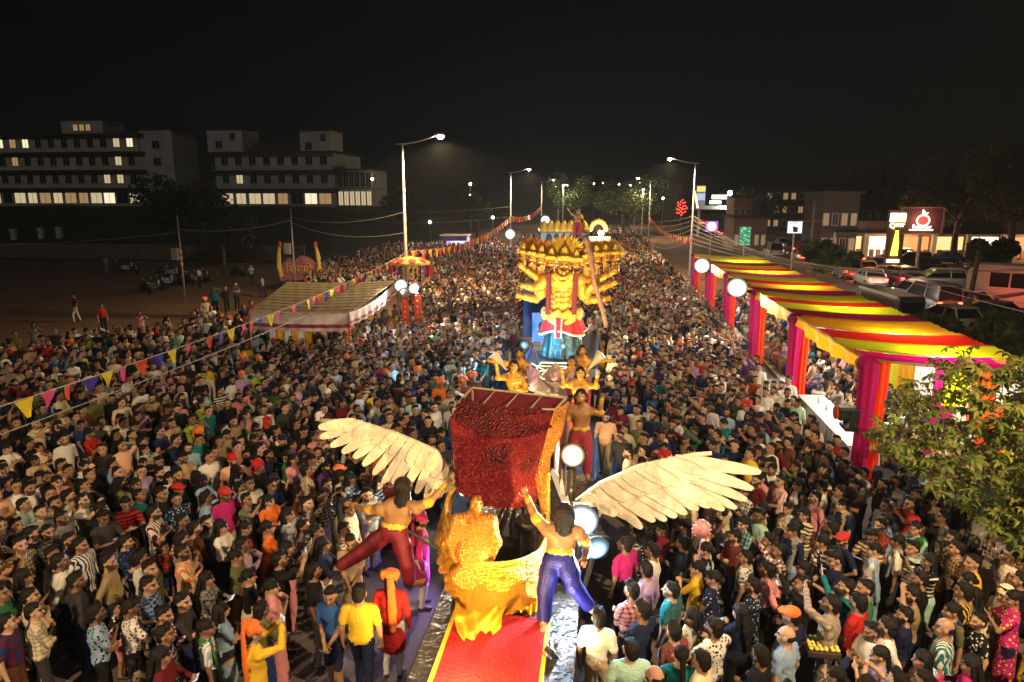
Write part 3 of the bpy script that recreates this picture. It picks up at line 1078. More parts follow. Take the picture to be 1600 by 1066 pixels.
# ------------------------------------------------------------------ festoon strings and wires
def catenary(a, b, sag, n=24):
    a, b = Vector(a), Vector(b)
    return [a.lerp(b, k / n) - Vector((0, 0, sag * 4 * (k / n) * (1 - k / n))) for k in range(n + 1)]
M_WIRE = mat('wire', (0.30, 0.28, 0.26), 0.6)
def wire(a, b, sag, label, r=0.012, n=20):
    o = MB().tube(catenary(a, b, sag, n), r, 4).build('wire', M_WIRE)
    return tag(o, label, 'wire', 'overhead wires')
FLAGC = [mat('flag_orange', lin((255, 90, 30)), 0.8, trans=.4), mat('flag_pink', lin((255, 80, 130)), 0.8, trans=.4), mat('flag_yellow', lin((250, 210, 30)), 0.8, trans=.4), mat('flag_purple', lin((70, 50, 140)), 0.8, trans=.4)]
FLAGM = {}
def bunting(pts, label, spacing, size, skip=0.0, pal=None):
    t = empty('bunting', pts[0])
    o = Vector(pts[0])
    MB().tube([p - o for p in pts], 0.011, 4).build('string', mat('string', (0.5, 0.42, 0.3), 0.9), t)
    L = 0
    k = 0
    d = 0.0
    for a, b in zip(pts[:-1], pts[1:]):
        seg = (b - a).length
        while d < seg:
            p = a.lerp(b, d / seg)
            d += spacing * random.uniform(0.8, 1.2)
            if random.random() < skip:
                continue
            c = k % 4
            k += 1
            key = (c, random.randrange(4))
            if key not in FLAGM:
                m = MB()
                tw, wv = random.uniform(-0.25, 0.25), random.uniform(-.3, .3)
                g = []
                for i in range(6):
                    q = i / 5
                    wd = 0.55 * (1 - q * 0.86)
                    sway = 0.10 * math.sin(q * 3.1 + key[1]) + wv * q
                    g.append([(x * wd + tw * q * .6, sway + 0.06 * math.sin(x * 4 + q * 4 + key[1]), -q) for x in (-1, -.5, 0, .5, 1)])
                m.sheet(g)
                FLAGM[key] = m.mesh('flag', FLAGC[c] if pal is None else FLAGC[c], True)
            dv = b - a
            s_ = size * random.uniform(0.85, 1.1)
            place(FLAGM[key], 'flag', t, tuple(p - o - Vector((0, 0, 0.005))), (0, random.uniform(-.15, .15), math.atan2(dv.y, dv.x) + random.uniform(-.35, .35)), (s_, s_, s_))
        d -= seg
    return tag(t, label, 'bunting', 'strings of festival flags')
zA = gy(0, 655, 12.1)
bunting(catenary((-11.7, 40, 4.2), (-11.7, -4, 4.2), 0.9, 30), 'string of orange, pink, yellow and purple pennants across the seated crowd and the tent front', 0.66, 0.36, 0.06)
bunting(catenary((-11.5, 86, 5.2), (-11.7, 40, 4.3), 1.0, 30), 'string of dense red and orange pennants beyond the thatched tent', 0.5, 0.55)
bunting(catenary((-12, 135, 6.0), (-11.5, 86, 5.2), 0.8, 20), 'far string of red and orange pennants above the crowd', 0.6, 0.7)
bunting(catenary((8.1, 65, 3.9), (8.1, 125, 4.2), 0.9, 20), 'string of red pennants tied between canopy side street lamps', 0.6, 0.6)
wire((-11.7, 40, 3.4), (-11.7, -4, 3.5), 0.7, 'pale wire slung below the pennants over the seated crowd', 0.012)
for (a, b, s, l) in (((-11.7, 40, 6.6), (-23.5, 50, 6.0), .5, 'upper wire from street lamp to the box pole in the dirt lot'),
                     ((-11.7, 40, 5.4), (-23.5, 50, 5.6), .6, 'lower wire from street lamp to the box pole in the dirt lot'),
                     ((-23.5, 50, 5.8), (-30.5, 46.5, 5.2), .4, 'wire between the two poles in the dirt lot'),
                     ((-30.5, 46.5, 5.0), (-60, 40, 5.0), .9, 'wire running from the striped pole out over the dirt lot'),
                     ((-11.5, 86, 6.4), (-40, 95, 6.4), .8, 'upper wire from the far street lamp over the dark lot'),
                     ((-11.5, 86, 5.2), (-40, 95, 5.2), 1.0, 'lower wire from the far street lamp over the dark lot')):
    wire(a, b, s, l, 0.02)
for k in range(7):
    wire((8.1, 65, 5.9 - k * 0.42), (16 + k * 1.2, 50 - k * 2.5, 2.0 + 0.4 * k), 0.7 + .1 * k, 'slack cable fanning from the street lamp towards the car road', 0.018)
for k in range(6):
    wire((8.1, 65, 5.8 - k * 0.4), (4.0, 118 - 5 * k, 5.2 - k * .3), 1.0 + .15 * k, 'slack cable running from the street lamp above the far crowd', 0.018)
for k in range(2):
    wire((13.5, 36, 4.1 - .25 * k), (14.3, 6, 4.6 - .3 * k), 0.3, 'twin wire behind the striped canopy', 0.012)

# poles in the dirt lot
def lot_pole(x, y, hgt, label, stripe):
    t = empty('utility_pole', (x, y, 0))
    MB().tube([(0, 0, -.05), (0, 0, hgt)], [0.07, 0.045], 8).build('pole', M_POLE, t, smooth=True)
    MB().box((-0.45, 0, hgt * 0.55), (0.5, 0.25, 0.85)).build('meter_box', mat('box_cream', (0.35, 0.31, 0.25), 0.7), t, bevel=.02)
    if stripe:
        for k in range(5):
            MB().tube([(0, 0, hgt * .42 + .22 * k), (0, 0, hgt * .42 + .22 * k + .2)], 0.085, 8).build('ribbon', FLAGC[0] if k % 2 else mat('ribbon_cream', (.7, .6, .45), .8), t)
    tag(t, label, 'pole')
lot_pole(-23.5, 50, 6.6, 'thin pole with a meter box standing behind the painted festival board', False)
lot_pole(-30.5, 46.5, 6.2, 'ribbon wrapped pole with a meter box near the parked motorbikes', True)
# ------------------------------------------------------------------ striped festival canopy over the stage side
def cloth_band(ya, yb, xa, xb, za, zb, sag, seed):
    g = []
    r = random.Random(seed)
    ph = r.uniform(0, 6)
    for j in range(13):
        q = j / 12
        row = []
        for i in range(15):
            p = i / 14
            z = za + (zb - za) * p - sag * 4 * p * (1 - p) * (0.6 + 0.4 * math.sin(q * math.pi)) + 0.022 * math.sin(q * 31 + ph + p * 2) + 0.012 * math.sin(q * 67 + ph) - 0.05 * math.sin(q * math.pi)
            row.append((xa + (xb - xa) * p, ya + (yb - ya) * q, z))
        g.append(row)
    return g
M_MAG = mat('cloth_magenta', lin((205, 10, 120)), 0.75, trans=0.45, bump=.3, bscale=14)
M_LIME = mat('cloth_lime', lin((200, 205, 20)), 0.75, trans=0.45, bump=.3, bscale=14)
M_RED = mat('cloth_red', lin((215, 40, 20)), 0.75, trans=0.45, bump=.3, bscale=14)
M_GOLDC = mat('cloth_gold', lin((225, 165, 15)), 0.75, trans=0.45, bump=.3, bscale=14)
M_MAROON = mat('cloth_maroon', lin((130, 10, 60)), 0.75, trans=0.4, bump=.3, bscale=14)
M_ORANGE = mat('cloth_orange', lin((250, 85, 20)), 0.75, trans=0.45, bump=.3, bscale=14)
M_WHITEC = mat('cloth_white', (0.75, 0.73, 0.68), 0.7, trans=0.3, bump=.3, bscale=14)
XF, XR, ZF, ZR = 6.65, 10.95, 3.5, 3.35
cp = empty('festival_canopy', (XF, 17.6, 0))
def loc_c(p):
    return (p[0] - XF, p[1] - 17.6, p[2])
posts_y = [17.6, 24.2, 30.6, 37.4, 44.0, 51.0]
seqs = [[M_MAG, M_LIME, M_RED, M_GOLDC], [M_MAROON, M_LIME, M_RED, M_LIME], [M_MAROON, M_GOLDC, M_RED, M_LIME], [M_MAG, M_LIME, M_RED, M_GOLDC], [M_MAROON, M_LIME, M_GOLDC, M_LIME]]
for b in range(5):
    y0, y1 = posts_y[b], posts_y[b + 1]
    wts = [1.1, 1.5, 1.5, 2.3] if b == 0 else [1.3, 1.7, 1.2, 2.0]
    tot = sum(wts)
    y = y0
    for k in range(4):
        y2 = y + (y1 - y0) * wts[k] / tot
        g = cloth_band(y, y2, XF, XR - (0.9 if b == 0 and k == 0 else 0), ZF, ZR, 0.14, b * 7 + k)
        m = MB().sheet([[loc_c(p) for p in row] for row in g])
        m.build('cloth_band', seqs[b][k], cp, smooth=True)
        y = y2
fr = MB()
for y in posts_y:
    fr.tube([loc_c((XF, y, ZF - .06)), loc_c((XR, y, ZR - .12))], 0.035, 6)
for x, z in ((XF, ZF - .06), (XR, ZR - .12)):
    fr.tube([loc_c((x, posts_y[0], z)), loc_c((x, posts_y[-1], z))], 0.035, 6)
fr.build('frame', mat('bamboo', (0.25, 0.16, 0.07), 0.7, noise=.3), cp)
for b in range(5):                                   # yellow valance swags between the posts
    y0, y1 = posts_y[b] + 0.3, posts_y[b + 1] - 0.3
    g = []
    for i in range(5):
        q = i / 4
        g.append([loc_c((XF - 0.05 + 0.05 * math.sin(p * 29 + i * .3) * (0.3 + q), y0 + (y1 - y0) * p, ZF - q * (0.30 + 0.22 * math.sin(p * math.pi)))) for p in [k / 40 for k in range(41)]])
    MB().sheet(g).build('valance', M_GOLDC, cp, smooth=True)
def drape_column(name, x, y, r, z0, z1, m, parent, ph, sq=0.75):
    g = []
    for i in range(12):
        q = i / 11
        rr = r * (1.15 - 0.35 * math.sin(min(q * 1.25, 1) * math.pi) * 0.6)
        g.append([loc_c((x + rr * (1 + 0.16 * math.sin(7 * a + ph)) * math.cos(a) * sq, y + rr * (1 + 0.16 * math.sin(7 * a + ph)) * math.sin(a), z0 + (z1 - z0) * q)) for a in [2 * math.pi * k / 36 for k in range(37)]])
    return MB().sheet(g).build(name, m, parent, smooth=True)
for i, y in enumerate(posts_y):
    MB().tube([loc_c((XF, y, 0)), loc_c((XF, y, ZF))], 0.05, 8).build('post', MATS['bamboo'], cp)
    MB().tube([loc_c((XR, y, 0)), loc_c((XR, y, ZR - .12))], 0.05, 8).build('post', MATS['bamboo'], cp)
    drape_column('post_drape', XF - 0.02, y - 0.16, 0.23, 0.1, ZF - .04, M_MAG if i % 3 != 1 else M_MAG, cp, i)
    drape_column('post_drape', XF + 0.30, y - 0.06, 0.21, 0.1, ZF - .05, M_ORANGE, cp, i + 2)
    MB().ball(loc_c((XF - .02, y, ZF - .15)), (0.26, 0.42, 0.20), 12).build('gather', M_MAG if i % 2 == 0 else M_MAROON, cp, smooth=True)
pan = [M_LIME, M_ORANGE, M_WHITEC, M_MAG, M_WHITEC, M_GOLDC, M_LIME, M_RED]
for k in range(24):                                  # backdrop drapes along the rear
    y0 = 17.7 + k * 1.38
    g = [[loc_c((XR - 0.1 + 0.07 * math.sin(p * 19 + i * .2), y0 + 1.36 * p, ZR - .2 - (ZR - .35) * i / 4)) for p in [q / 18 for q in range(19)]] for i in range(5)]
    MB().sheet(g).build('backdrop_drape', pan[k % 8], cp, smooth=True)
for k in range(4):                                   # near end drapes
    x0 = XF + 1.9 + k * 0.62
    g = [[loc_c((x0 + 0.6 * p, 17.75 + 0.05 * math.sin(p * 19), ZF - .2 - (1.0 + (k % 2) * .5) * i / 4)) for p in [q / 18 for q in range(19)]] for i in range(5)]
    MB().sheet(g).build('end_drape', (M_LIME, M_ORANGE, M_WHITEC, M_MAG)[k], cp, smooth=True)
tag(cp, 'long festival canopy of magenta, lime, red and gold cloth bands with draped posts', 'canopy')
for i, y in enumerate((19.5, 22.5, 27.4, 34.0, 40.6, 47.5)):       # tube lights hung under the roof
    t = empty('tube_light', (9.3, y, 3.05))
    MB().box((0, 0, 0.04), (0.08, 1.25, 0.05)).build('batten', M_WHITEC, t)
    MB().tube([(0, -.6, -.02), (0, .6, -.02)], 0.02, 8).build('tube', glow('tube_glow', (1.0, 0.95, 0.85), 60), t)
    MB().tube([(0, -.5, .06), (0, -.5, .22)], 0.006, 4).build('cord', M_WIRE, t)
    MB().tube([(0, .5, .06), (0, .5, .22)], 0.006, 4).build('cord', M_WIRE, t)
    lamp('tube_lamp', 'POINT', (0, 0, -0.15), 520, (1.0, 0.90, 0.74), t, 0.25)
    tag(t, 'white tube light hung under the striped canopy', 'tube light', 'tube lights under the canopy')
c1 = gy(1097, 415, 43.3); c2 = gy(1152, 449, 30.2)
floodlight(c1, (0, 10, 0), (1.0, 0.95, 0.85), 3200, 0.95, 'round glaring floodlight on the far canopy posts', 150, spot=160, pole_to=(XF, 44, 3.4))
floodlight(c2, (0, 5, 0), (1.0, 0.95, 0.85), 3800, 0.85, 'round glaring floodlight on a middle canopy post', 150, spot=160, pole_to=(XF, 30.6, 3.4))

# table with satin cloth
tb = empty('banquet_table', (7.2, 21.2, 0))
MB().box((0, 0, 0.77), (0.78, 4.9, 0.04)).build('tabletop', mat('ply', (0.3, 0.2, 0.1), .6), tb)
for sx in (-.3, .3):
    for sy in (-2.3, 0, 2.3):
        MB().tube([(sx, sy, 0), (sx, sy, .76)], 0.025, 6).build('leg', M_POLE, tb)
tag(tb, 'long banquet table under a white satin cloth below the striped canopy', 'table')
tcl = MB()
ring = []
for (x0, y0, x1, y1, n) in ((-.42, -2.5, -.42, 2.5, 120), (-.42, 2.5, .42, 2.5, 20), (.42, 2.5, .42, -2.5, 120), (.42, -2.5, -.42, -2.5, 20)):
    for k in range(n):
        ring.append((x0 + (x1 - x0) * k / n, y0 + (y1 - y0) * k / n))
ring.append(ring[0])
g = []
for i in range(7):
    q = i / 6
    row = []
    for k, (x, y) in enumerate(ring):
        f = 0.04 * q * (math.sin(k * 0.75) + 0.5 * math.sin(k * 0.31 + 1))
        nx = -1 if x <= -.41 else (1 if x >= .41 else 0)
        ny = -1 if y <= -2.49 else (1 if y >= 2.49 else 0)
        row.append((x + nx * (f + .02 * q), y + ny * (f + .02 * q), 0.80 - 0.76 * q))
    g.append(row)
tcl.sheet(g)
tcl.add([(-.42, -2.5, .8), (.42, -2.5, .8), (.42, 2.5, .8), (-.42, 2.5, .8)], [(0, 1, 2, 3)])
tag(tcl.build('tablecloth', mat('satin', (0.62, 0.60, 0.57), 0.32, spec=.6), None, (7.2, 21.2, 0), smooth=True), 'white pleated satin cloth draped over the banquet table', 'tablecloth')
for k in range(5):
    b = empty('water_bottle', (7.2 + random.uniform(-.15, .2), 19.2 + k * 0.9 + random.uniform(-.2, .2), 0.802))
    MB().lathe([(0.03, 0), (0.035, .02), (0.035, .13), (0.028, .16), (0.035, .18), (0.014, .22), (0.014, .235)], n=10).build('bottle_body', mat('clear_plastic', (0.55, 0.62, 0.65), 0.15), b, smooth=True)
    MB().lathe([(0.016, .235), (0.016, .26)], n=8).build('bottle_cap', mat('cap_blue', (0.1, 0.25, 0.6), .5), b)
    tag(b, 'clear water bottle standing on the white satin tablecloth', 'bottle', 'water bottles on the table')
for k in range(6):
    b = MB().box((0, 0, .004), (0.21, 0.29, 0.008)).build('paper', mat('paper', (.75, .74, .7), .8), None, (7.15 + random.uniform(-.2, .25), 19.0 + k * .8, 0.802), rz=random.uniform(-1, 1))
    tag(b, 'sheet of paper lying on the white satin tablecloth', 'paper', 'papers on the table')

# black moving-head stage light on the near canopy post
sl = empty('stage_light', (6.25, 17.45, 2.1))
MB().box((0, 0, 0), (0.55, 0.36, 0.34)).build('lamp_body', M_DARKMETAL, sl, bevel=.05)
MB().lathe([(0.10, 0), (0.165, 0.0), (0.165, 0.05), (0.10, 0.05)], (0, 0, 0), 20, M=Matrix.Rotation(rad(-90), 3, 'Y')).build('fan_ring', M_ORANGE, sl, (-0.27, 0, 0))
MB().lathe([(0.01, 0), (0.14, 0.0), (0.14, 0.06)], (0, 0, 0), 16, M=Matrix.Rotation(rad(90), 3, 'Y')).build('front_glass', mat('dark_glass', (.02, .02, .025), .1), sl, (0.27, 0, 0))
yk = MB()
yk.box((0.05, -.22, -.12), (.14, .05, .5)).box((0.05, .22, -.12), (.14, .05, .5)).box((.05, 0, -.36), (.3, .5, .1)).tube([(.1, 0, -.36), (.42, .1, -.36)], .03, 6)
yk.build('yoke', M_DARKMETAL, sl)
tag(sl, 'black stage light with an orange ring clamped to the near canopy post', 'stage light')
sp = empty('loudspeaker', (7.3, 17.4, 1.6))
MB().box((0, 0, 0), (0.36, 0.34, 0.55)).build('cabinet', M_DARKMETAL, sp, bevel=.03)
MB().lathe([(0.01, .01), (0.13, .03), (0.14, 0)], (0, -.175, -.08), 16, M=Matrix.Rotation(rad(90), 3, 'X')).build('cone', mat('cone_grey', (.09, .09, .09), .7), sp)
MB().lathe([(0.01, .01), (0.05, .03), (0.06, 0)], (0, -.175, .15), 12, M=Matrix.Rotation(rad(90), 3, 'X')).build('tweeter', mat('cone_grey', (.09, .09, .09), .7), sp)
MB().tube([(0, 0, -.28), (0, 0, -1.6)], .025, 8).build('stand', M_DARKMETAL, sp)
tag(sp, 'dark loudspeaker on a stand behind the near canopy post', 'loudspeaker')

# ------------------------------------------------------------------ thatched tent on the left
def TP(u, v, z):
    return Vector(gz(u, v, z))
FL, FR, BL, BR = TP(389, 487, 2.9), TP(545, 490, 2.9), TP(450, 441, 3.45), TP(621, 438, 3.45)
tt = empty('thatched_tent', (FL.x, FL.y, 0))
o0 = Vector((FL.x, FL.y, 0))
def bil(p, q):
    return (FL.lerp(FR, p)).lerp(BL.lerp(BR, p), q)
MAT_TH = [mat('thatch_%d' % k, c, 0.9, noise=.5, nscale=9, bump=.6, bscale=40) for k, c in enumerate(((0.26, 0.19, 0.085), (0.245, 0.18, 0.08), (0.275, 0.20, 0.09)))]
NR = 11
for r_ in range(NR):                                   # overlapping rows of thatch mats
    g = []
    for j in (0, 1, 2, 3):
        q = (r_ + j / 3 * 1.12) / NR
        q = min(q, 1.0)
        g.append([bil(p, q) - o0 + Vector((0, 0, 0.018 * (1 - j / 3) + 0.006 * math.sin(p * 60 + r_ * 2.1) - 0.08 * math.sin(p * math.pi))) for p in [k / 40 for k in range(41)]])
    MB().sheet(g).build('thatch_row', MAT_TH[r_ % 3], tt, solid=.02)
M_VAL = mat('valance_cream', (0.66, 0.50, 0.40), 0.8, trans=.25, bump=.3, bscale=12)
M_VTRIM = mat('valance_trim', (0.35, 0.05, 0.07), 0.8)
def valance(a, b, drop, sag, nm='valance'):
    g, g2 = [], []
    nrm = (b - a).cross(Vector((0, 0, 1))).normalized()
    for i in range(6):
        q = i / 5
        g.append([a.lerp(b, p) - o0 + Vector((0, 0, 0.03 - drop * q - sag * 4 * p * (1 - p))) + nrm * (0.05 * math.sin(p * 50) * q) for p in [k / 60 for k in range(61)]])
    v = MB().sheet(g).build(nm, M_VAL, tt, smooth=True)
    for i in range(2):
        q = 0.62 + .2 * i
        g2.append([a.lerp(b, p) - o0 + Vector((0, 0, 0.03 - drop * q - sag * 4 * p * (1 - p))) + nrm * (0.05 * math.sin(p * 50) * q + .012) for p in [k / 60 for k in range(61)]])
    MB().sheet(g2).build('valance_trim', M_VTRIM, v, smooth=True)
    g3 = [[Vector(p) + nrm * -.024 for p in row] for row in g2]
    MB().sheet(g3).build('valance_trim', M_VTRIM, v, smooth=True)
valance(FL, FR, 0.75, 0.05)
valance(FR, BR, 0.55, 0.22)
valance(BL, FL, 0.55, 0.05)
for p in (FL, FR, BL, BR):
    MB().tube([p - o0, (p.x - o0.x, p.y - o0.y, 0)], 0.045, 8).build('post', mat('post_wood', (.3, .2, .12), .8), tt)
for k in range(12):
    p = FR
    MB().lathe([(0.05, 0), (0.075, 0.09), (0.05, 0.18)], (p.x - o0.x, p.y - o0.y, 0.35 + .18 * k), 8).build('garland', mat('garland_red', (.55, .05, .03), .7) if k % 2 else mat('garland_orange', (.75, .22, .03), .7), tt, smooth=True)
for k in range(6):
    a = FL.lerp(FR, 0.12 + k * .075)
    g = [[a - o0 + Vector((0.28 * p, 0.6 + .04 * math.sin(p * 12 + k), -0.4 - 2.4 * i / 4)) for p in [q / 8 for q in range(9)]] for i in range(5)]
    MB().sheet(g).build('hanging_drape', M_WHITEC if k % 2 == 0 else M_GOLDC, tt, smooth=True)
tag(tt, 'tent with a thatched mat roof and cream valance beside the crowd', 'tent')
# red scroll banners and lights by the lamp pole at the tent's corner
pc = gy(640, 470, 33)
for k in range(2):
    t = empty('banner_column', (-9.35 + .62 * k, 31.6, 0))
    MB().box((0, 0, 1.7), (0.34, 0.06, 2.3)).build('panel', mat('banner_red', (.62, .05, .02), .8), t)
    for j in range(8):
        MB().lathe([(.03, 0), (.055, .01), (.03, .02)], (0.0, -.045, .75 + .26 * j), 10, M=Matrix.Rotation(rad(90), 3, 'X')).build('motif', mat('banner_gold', (.75, .45, .1), .6), t)
    MB().tube([(0, .05, 0), (0, .05, 2.9)], .025, 6).build('post', M_POLE, t)
    tag(t, 'tall red banner with pale motifs at the tent corner', 'banner', 'red banners at the tent corner')
floodlight(gy(626, 446, 31.4), (2, 6, 0), (1.0, 0.93, 0.80), 3800, 0.62, 'floodlight on the corner of the thatched tent', 150, pole_to=(-9.4, 31.6, 2.9), spot=160)
floodlight(gy(646, 450, 31.8), (0, 20, 0), (1.0, 0.93, 0.80), 2000, 0.55, 'floodlight beside the horn loudspeaker at the tent corner', 130, pole_to=(-8.7, 31.6, 2.9), spot=160)
hs = empty('horn_loudspeaker', gy(632, 456, 31.2))
MB().lathe([(.05, .42), (.07, .3), (.12, .12), (.26, 0), (.27, .015)], (0, 0, 0), 18, M=Matrix.Rotation(rad(105), 3, 'X')).build('horn', mat('horn_grey', (.4, .4, .4), .4, .5), hs, smooth=True)
MB().lathe([(.02, 0), (.08, .01), (.08, .12), (.02, .14)], (0, .38, -.1), 12, M=Matrix.Rotation(rad(-75), 3, 'X')).build('driver', M_DARKMETAL, hs)
MB().tube([(0, .2, -.08), (0, .4, -.5)], .02, 6).build('bracket', M_DARKMETAL, hs)
tag(hs, 'grey horn loudspeaker hung under the floodlights at the tent corner', 'loudspeaker')
# flat decorated parasol on the lamp pole
pu = gy(641, 405, 39.3)
t = empty('decorated_parasol', pu)
MB().lathe([(1.2, -.22), (1.18, -.16), (.7, .04), (.1, .16)], n=8).build('canopy', mat('parasol_orange', (.72, .30, .05), .7), t)
MB().lathe([(1.22, -.30), (1.22, -.22)], n=8).build('rim', mat('parasol_yellow', (.8, .55, .08), .7), t)
for k in range(8):
    a = 2 * math.pi * (k + .5) / 8
    MB().lathe([(.0, .015), (.22, .01), (.22, 0)], (0, 0, 0), 12, M=(Matrix.Rotation(a, 3, 'Z') @ Matrix.Rotation(rad(22), 3, 'Y'))).build('disc', mat('parasol_red', (.6, .03, .02), .7), t, (.92 * math.cos(a), .92 * math.sin(a), -0.03))
    for j in range(2):
        MB().box((1.25 * math.cos(a + j * .35), 1.25 * math.sin(a + j * .35), -.7), (.1, .02, .7)).build('streamer', FLAGC[(k + j) % 4], t)
MB().tube([(.6, .2, .1), (.6, .2, -pu[2])], .03, 6).build('pole', M_POLE, t)
tag(t, 'flat orange and red decorated parasol with streamers at the street lamp', 'parasol')
# small lit booth farther back
pb = gz(713, 400, 0.0)
t = empty('festival_booth', (pb[0], pb[1], 0))
for sx in (-1.6, 1.6):
    for sy in (-1.2, 1.2):
        MB().tube([(sx, sy, 0), (sx, sy, 2.6)], .05, 6).build('post', M_POLE, t)
MB().box((0, 0, 2.75), (3.8, 3.0, .12), taper=.9).build('roof', mat('booth_roof', (.55, .5, .42), .8), t)
MB().box((0, -1.4, 2.35), (3.4, .06, .6)).build('fascia', mat('booth_fascia', (.25, .15, .5), .6), t)
MB().box((0, 1.2, 1.3), (3.2, .06, 2.4)).build('back_panel', mat('booth_back', (.5, .45, .55), .7), t)
MB().box((0, -1.1, .5), (3.0, .5, 1.0)).build('counter', mat('booth_counter', (.4, .3, .2), .7), t)
lamp('booth_lamp', 'POINT', (0, -.4, 2.3), 260, (.75, .75, 1.0), t, .2)
MB().ball((0, -.4, 2.4), .08).build('bulb', glow('booth_bulb', (.8, .85, 1.0), 80), t)
tag(t, 'small booth with a violet fascia among the crowd behind the street lamp', 'booth')
# painted festival board with two yellow horns
pb = gz(470, 455, 0)
t = empty('festival_board', (pb[0], pb[1], 0))
out = [(-1.55, .9), (-1.35, 2.3), (-.9, 2.7), (-.3, 2.55), (.2, 2.9), (.9, 2.75), (1.4, 2.3), (1.5, .9)]
MB().prism(out, (0, 0, 0), (1, 0, 0), (0, 0, 1), (0, 1, 0), .08).build('panel', mat('board_pink', (.45, .16, .18), .7, noise=.6, nscale=2.2), t)
for sx in (-1, 1):
    pts = [(sx * (1.35 + .35 * math.sin(q * 2.6)), -.05, .4 + 3.2 * q) for q in [k / 10 for k in range(11)]]
    MB().tube(pts, [.10 + .12 * math.sin(q * 3.0 + .1) for q in [k / 10 for k in range(11)]], 8).build('horn', mat('board_yellow', (.7, .48, .08), .7), t, smooth=True)
    MB().ball((sx * 1.5, -.05, 3.75), (.16, .12, .3)).build('horn_tip', mat('board_red', (.65, .1, .05), .7), t, smooth=True)
cu = bpy.data.curves.new('lettering', 'FONT')
cu.body = '\u093f\u0936\u0917\u092e\u094b'
cu.size = .95
cu.align_x, cu.align_y = 'CENTER', 'CENTER'
cu.extrude = .03
cu.materials.append(mat('letter_gold', (.75, .42, .16), .6))
lt_ = bpy.data.objects.new('lettering', cu)
COL.objects.link(lt_)
lo = bpy.data.objects.new('lettering', bpy.data.meshes.new_from_object(lt_.evaluated_get(bpy.context.evaluated_depsgraph_get())))
bpy.data.objects.remove(lt_)
COL.objects.link(lo)
lo.parent = t
lo.location = (0, -.05, 1.75)
lo.rotation_euler = (rad(90), 0, 0)
for sx in (-.9, .9):
    MB().tube([(sx, .12, 0), (sx, .12, 1.2)], .05, 6).build('leg', M_POLE, t)
tag(t, 'painted festival board with two yellow horns behind the thatched tent', 'signboard')
floodlight(gy(797, 366, 84), (0, 20, 0), (1, .97, .9), 6500, 1.25, 'floodlight above a red cloth on the second street lamp', 160, pole_to=(-11.5, 86, 5), spot=165)
floodlight(gy(852, 344, 112), (0, 40, 0), (1, .97, .9), 6500, 1.5, 'far floodlight above the bunting end', 160, pole_to=(gy(852, 344, 112)[0], 112.2, 0), spot=165)
floodlight(gy(672, 347, 88), (-30, 40, 0), (1, .97, .9), 1200, 0.55, 'floodlight on a thin pole in the dark lot', 120, pole_to=(gy(672, 347, 88)[0], 88.2, 0), spot=165)
# ------------------------------------------------------------------ gold, sequins and other float finishes
def scaled_mat(name, c1, c2, metal, rough, scale, bump, stretch=(1, 1, 1), spark=0.0):
    """cloth or foil covered in small overlapping scales / sequins"""
    m = bpy.data.materials.new(name)
    m.use_nodes = True
    t = m.node_tree
    b = t.nodes['Principled BSDF']
    tc = t.nodes.new('ShaderNodeTexCoord')
    mp = t.nodes.new('ShaderNodeMapping')
    mp.inputs['Scale'].default_value = stretch
    v = t.nodes.new('ShaderNodeTexVoronoi')
    v.inputs['Scale'].default_value = scale
    n = t.nodes.new('ShaderNodeTexNoise')
    n.inputs['Scale'].default_value = 3.0
    n.inputs['Detail'].default_value = 5
    t.links.new(tc.outputs['Object'], mp.inputs['Vector'])
    t.links.new(mp.outputs[0], v.inputs['Vector'])
    t.links.new(tc.outputs['Object'], n.inputs['Vector'])
    mx = t.nodes.new('ShaderNodeMix')
    mx.data_type = 'RGBA'
    mx.inputs['A'].default_value = (*c1, 1)
    mx.inputs['B'].default_value = (*c2, 1)
    sep = t.nodes.new('ShaderNodeSeparateColor')
    t.links.new(v.outputs['Color'], sep.inputs[0])
    av = t.nodes.new('ShaderNodeMath')
    av.operation = 'MULTIPLY_ADD'
    av.inputs[1].default_value = 0.5
    t.links.new(sep.outputs[0], av.inputs[0])
    h2 = t.nodes.new('ShaderNodeMath')
    h2.operation = 'MULTIPLY'
    h2.inputs[1].default_value = 0.55
    t.links.new(n.outputs['Fac'], h2.inputs[0])
    t.links.new(h2.outputs[0], av.inputs[2])
    t.links.new(av.outputs[0], mx.inputs['Factor'])
    t.links.new(mx.outputs['Result'], b.inputs['Base Color'])
    b.inputs['Metallic'].default_value = metal
    b.inputs['Roughness'].default_value = rough
    bp = t.nodes.new('ShaderNodeBump')
    bp.inputs['Strength'].default_value = bump
    bp.inputs['Distance'].default_value = 0.03
    t.links.new(v.outputs['Distance'], bp.inputs['Height'])
    t.links.new(bp.outputs[0], b.inputs['Normal'])
    MATS[name] = m
    return m
M_GOLDSCALE = scaled_mat('gold_scale', (0.48, 0.17, 0.015), (0.95, 0.52, 0.06), 0.5, 0.30, 26, 0.9, (1, 1, 1.5))
M_GOLDSTRIP = scaled_mat('gold_sequin', (0.55, 0.16, 0.02), (0.95, 0.45, 0.10), 0.7, 0.3, 42, 0.8)
M_REDSEQ = scaled_mat('red_sequin', (0.035, 0.0015, 0.004), (0.16, 0.005, 0.009), 0.35, 0.42, 22, 1.0, (1.5, 1, 1))
M_TEALSEQ = scaled_mat('teal_sequin', (0.006, 0.022, 0.030), (0.03, 0.085, 0.09), 0.5, 0.3, 15, .7)
M_GOLD = mat('statue_gold', (0.74, 0.36, 0.055), 0.36, 0.3, noise=.5, nscale=5, bump=.6, bscale=12)
M_GOLD2 = mat('ornament_gold', (0.92, 0.55, 0.08), 0.3, 0.35, noise=.3, nscale=9, bump=.8, bscale=30)
M_SATIN = mat('gold_satin', (0.90, 0.60, 0.05), 0.28, 0.45, bump=.5, bscale=5)
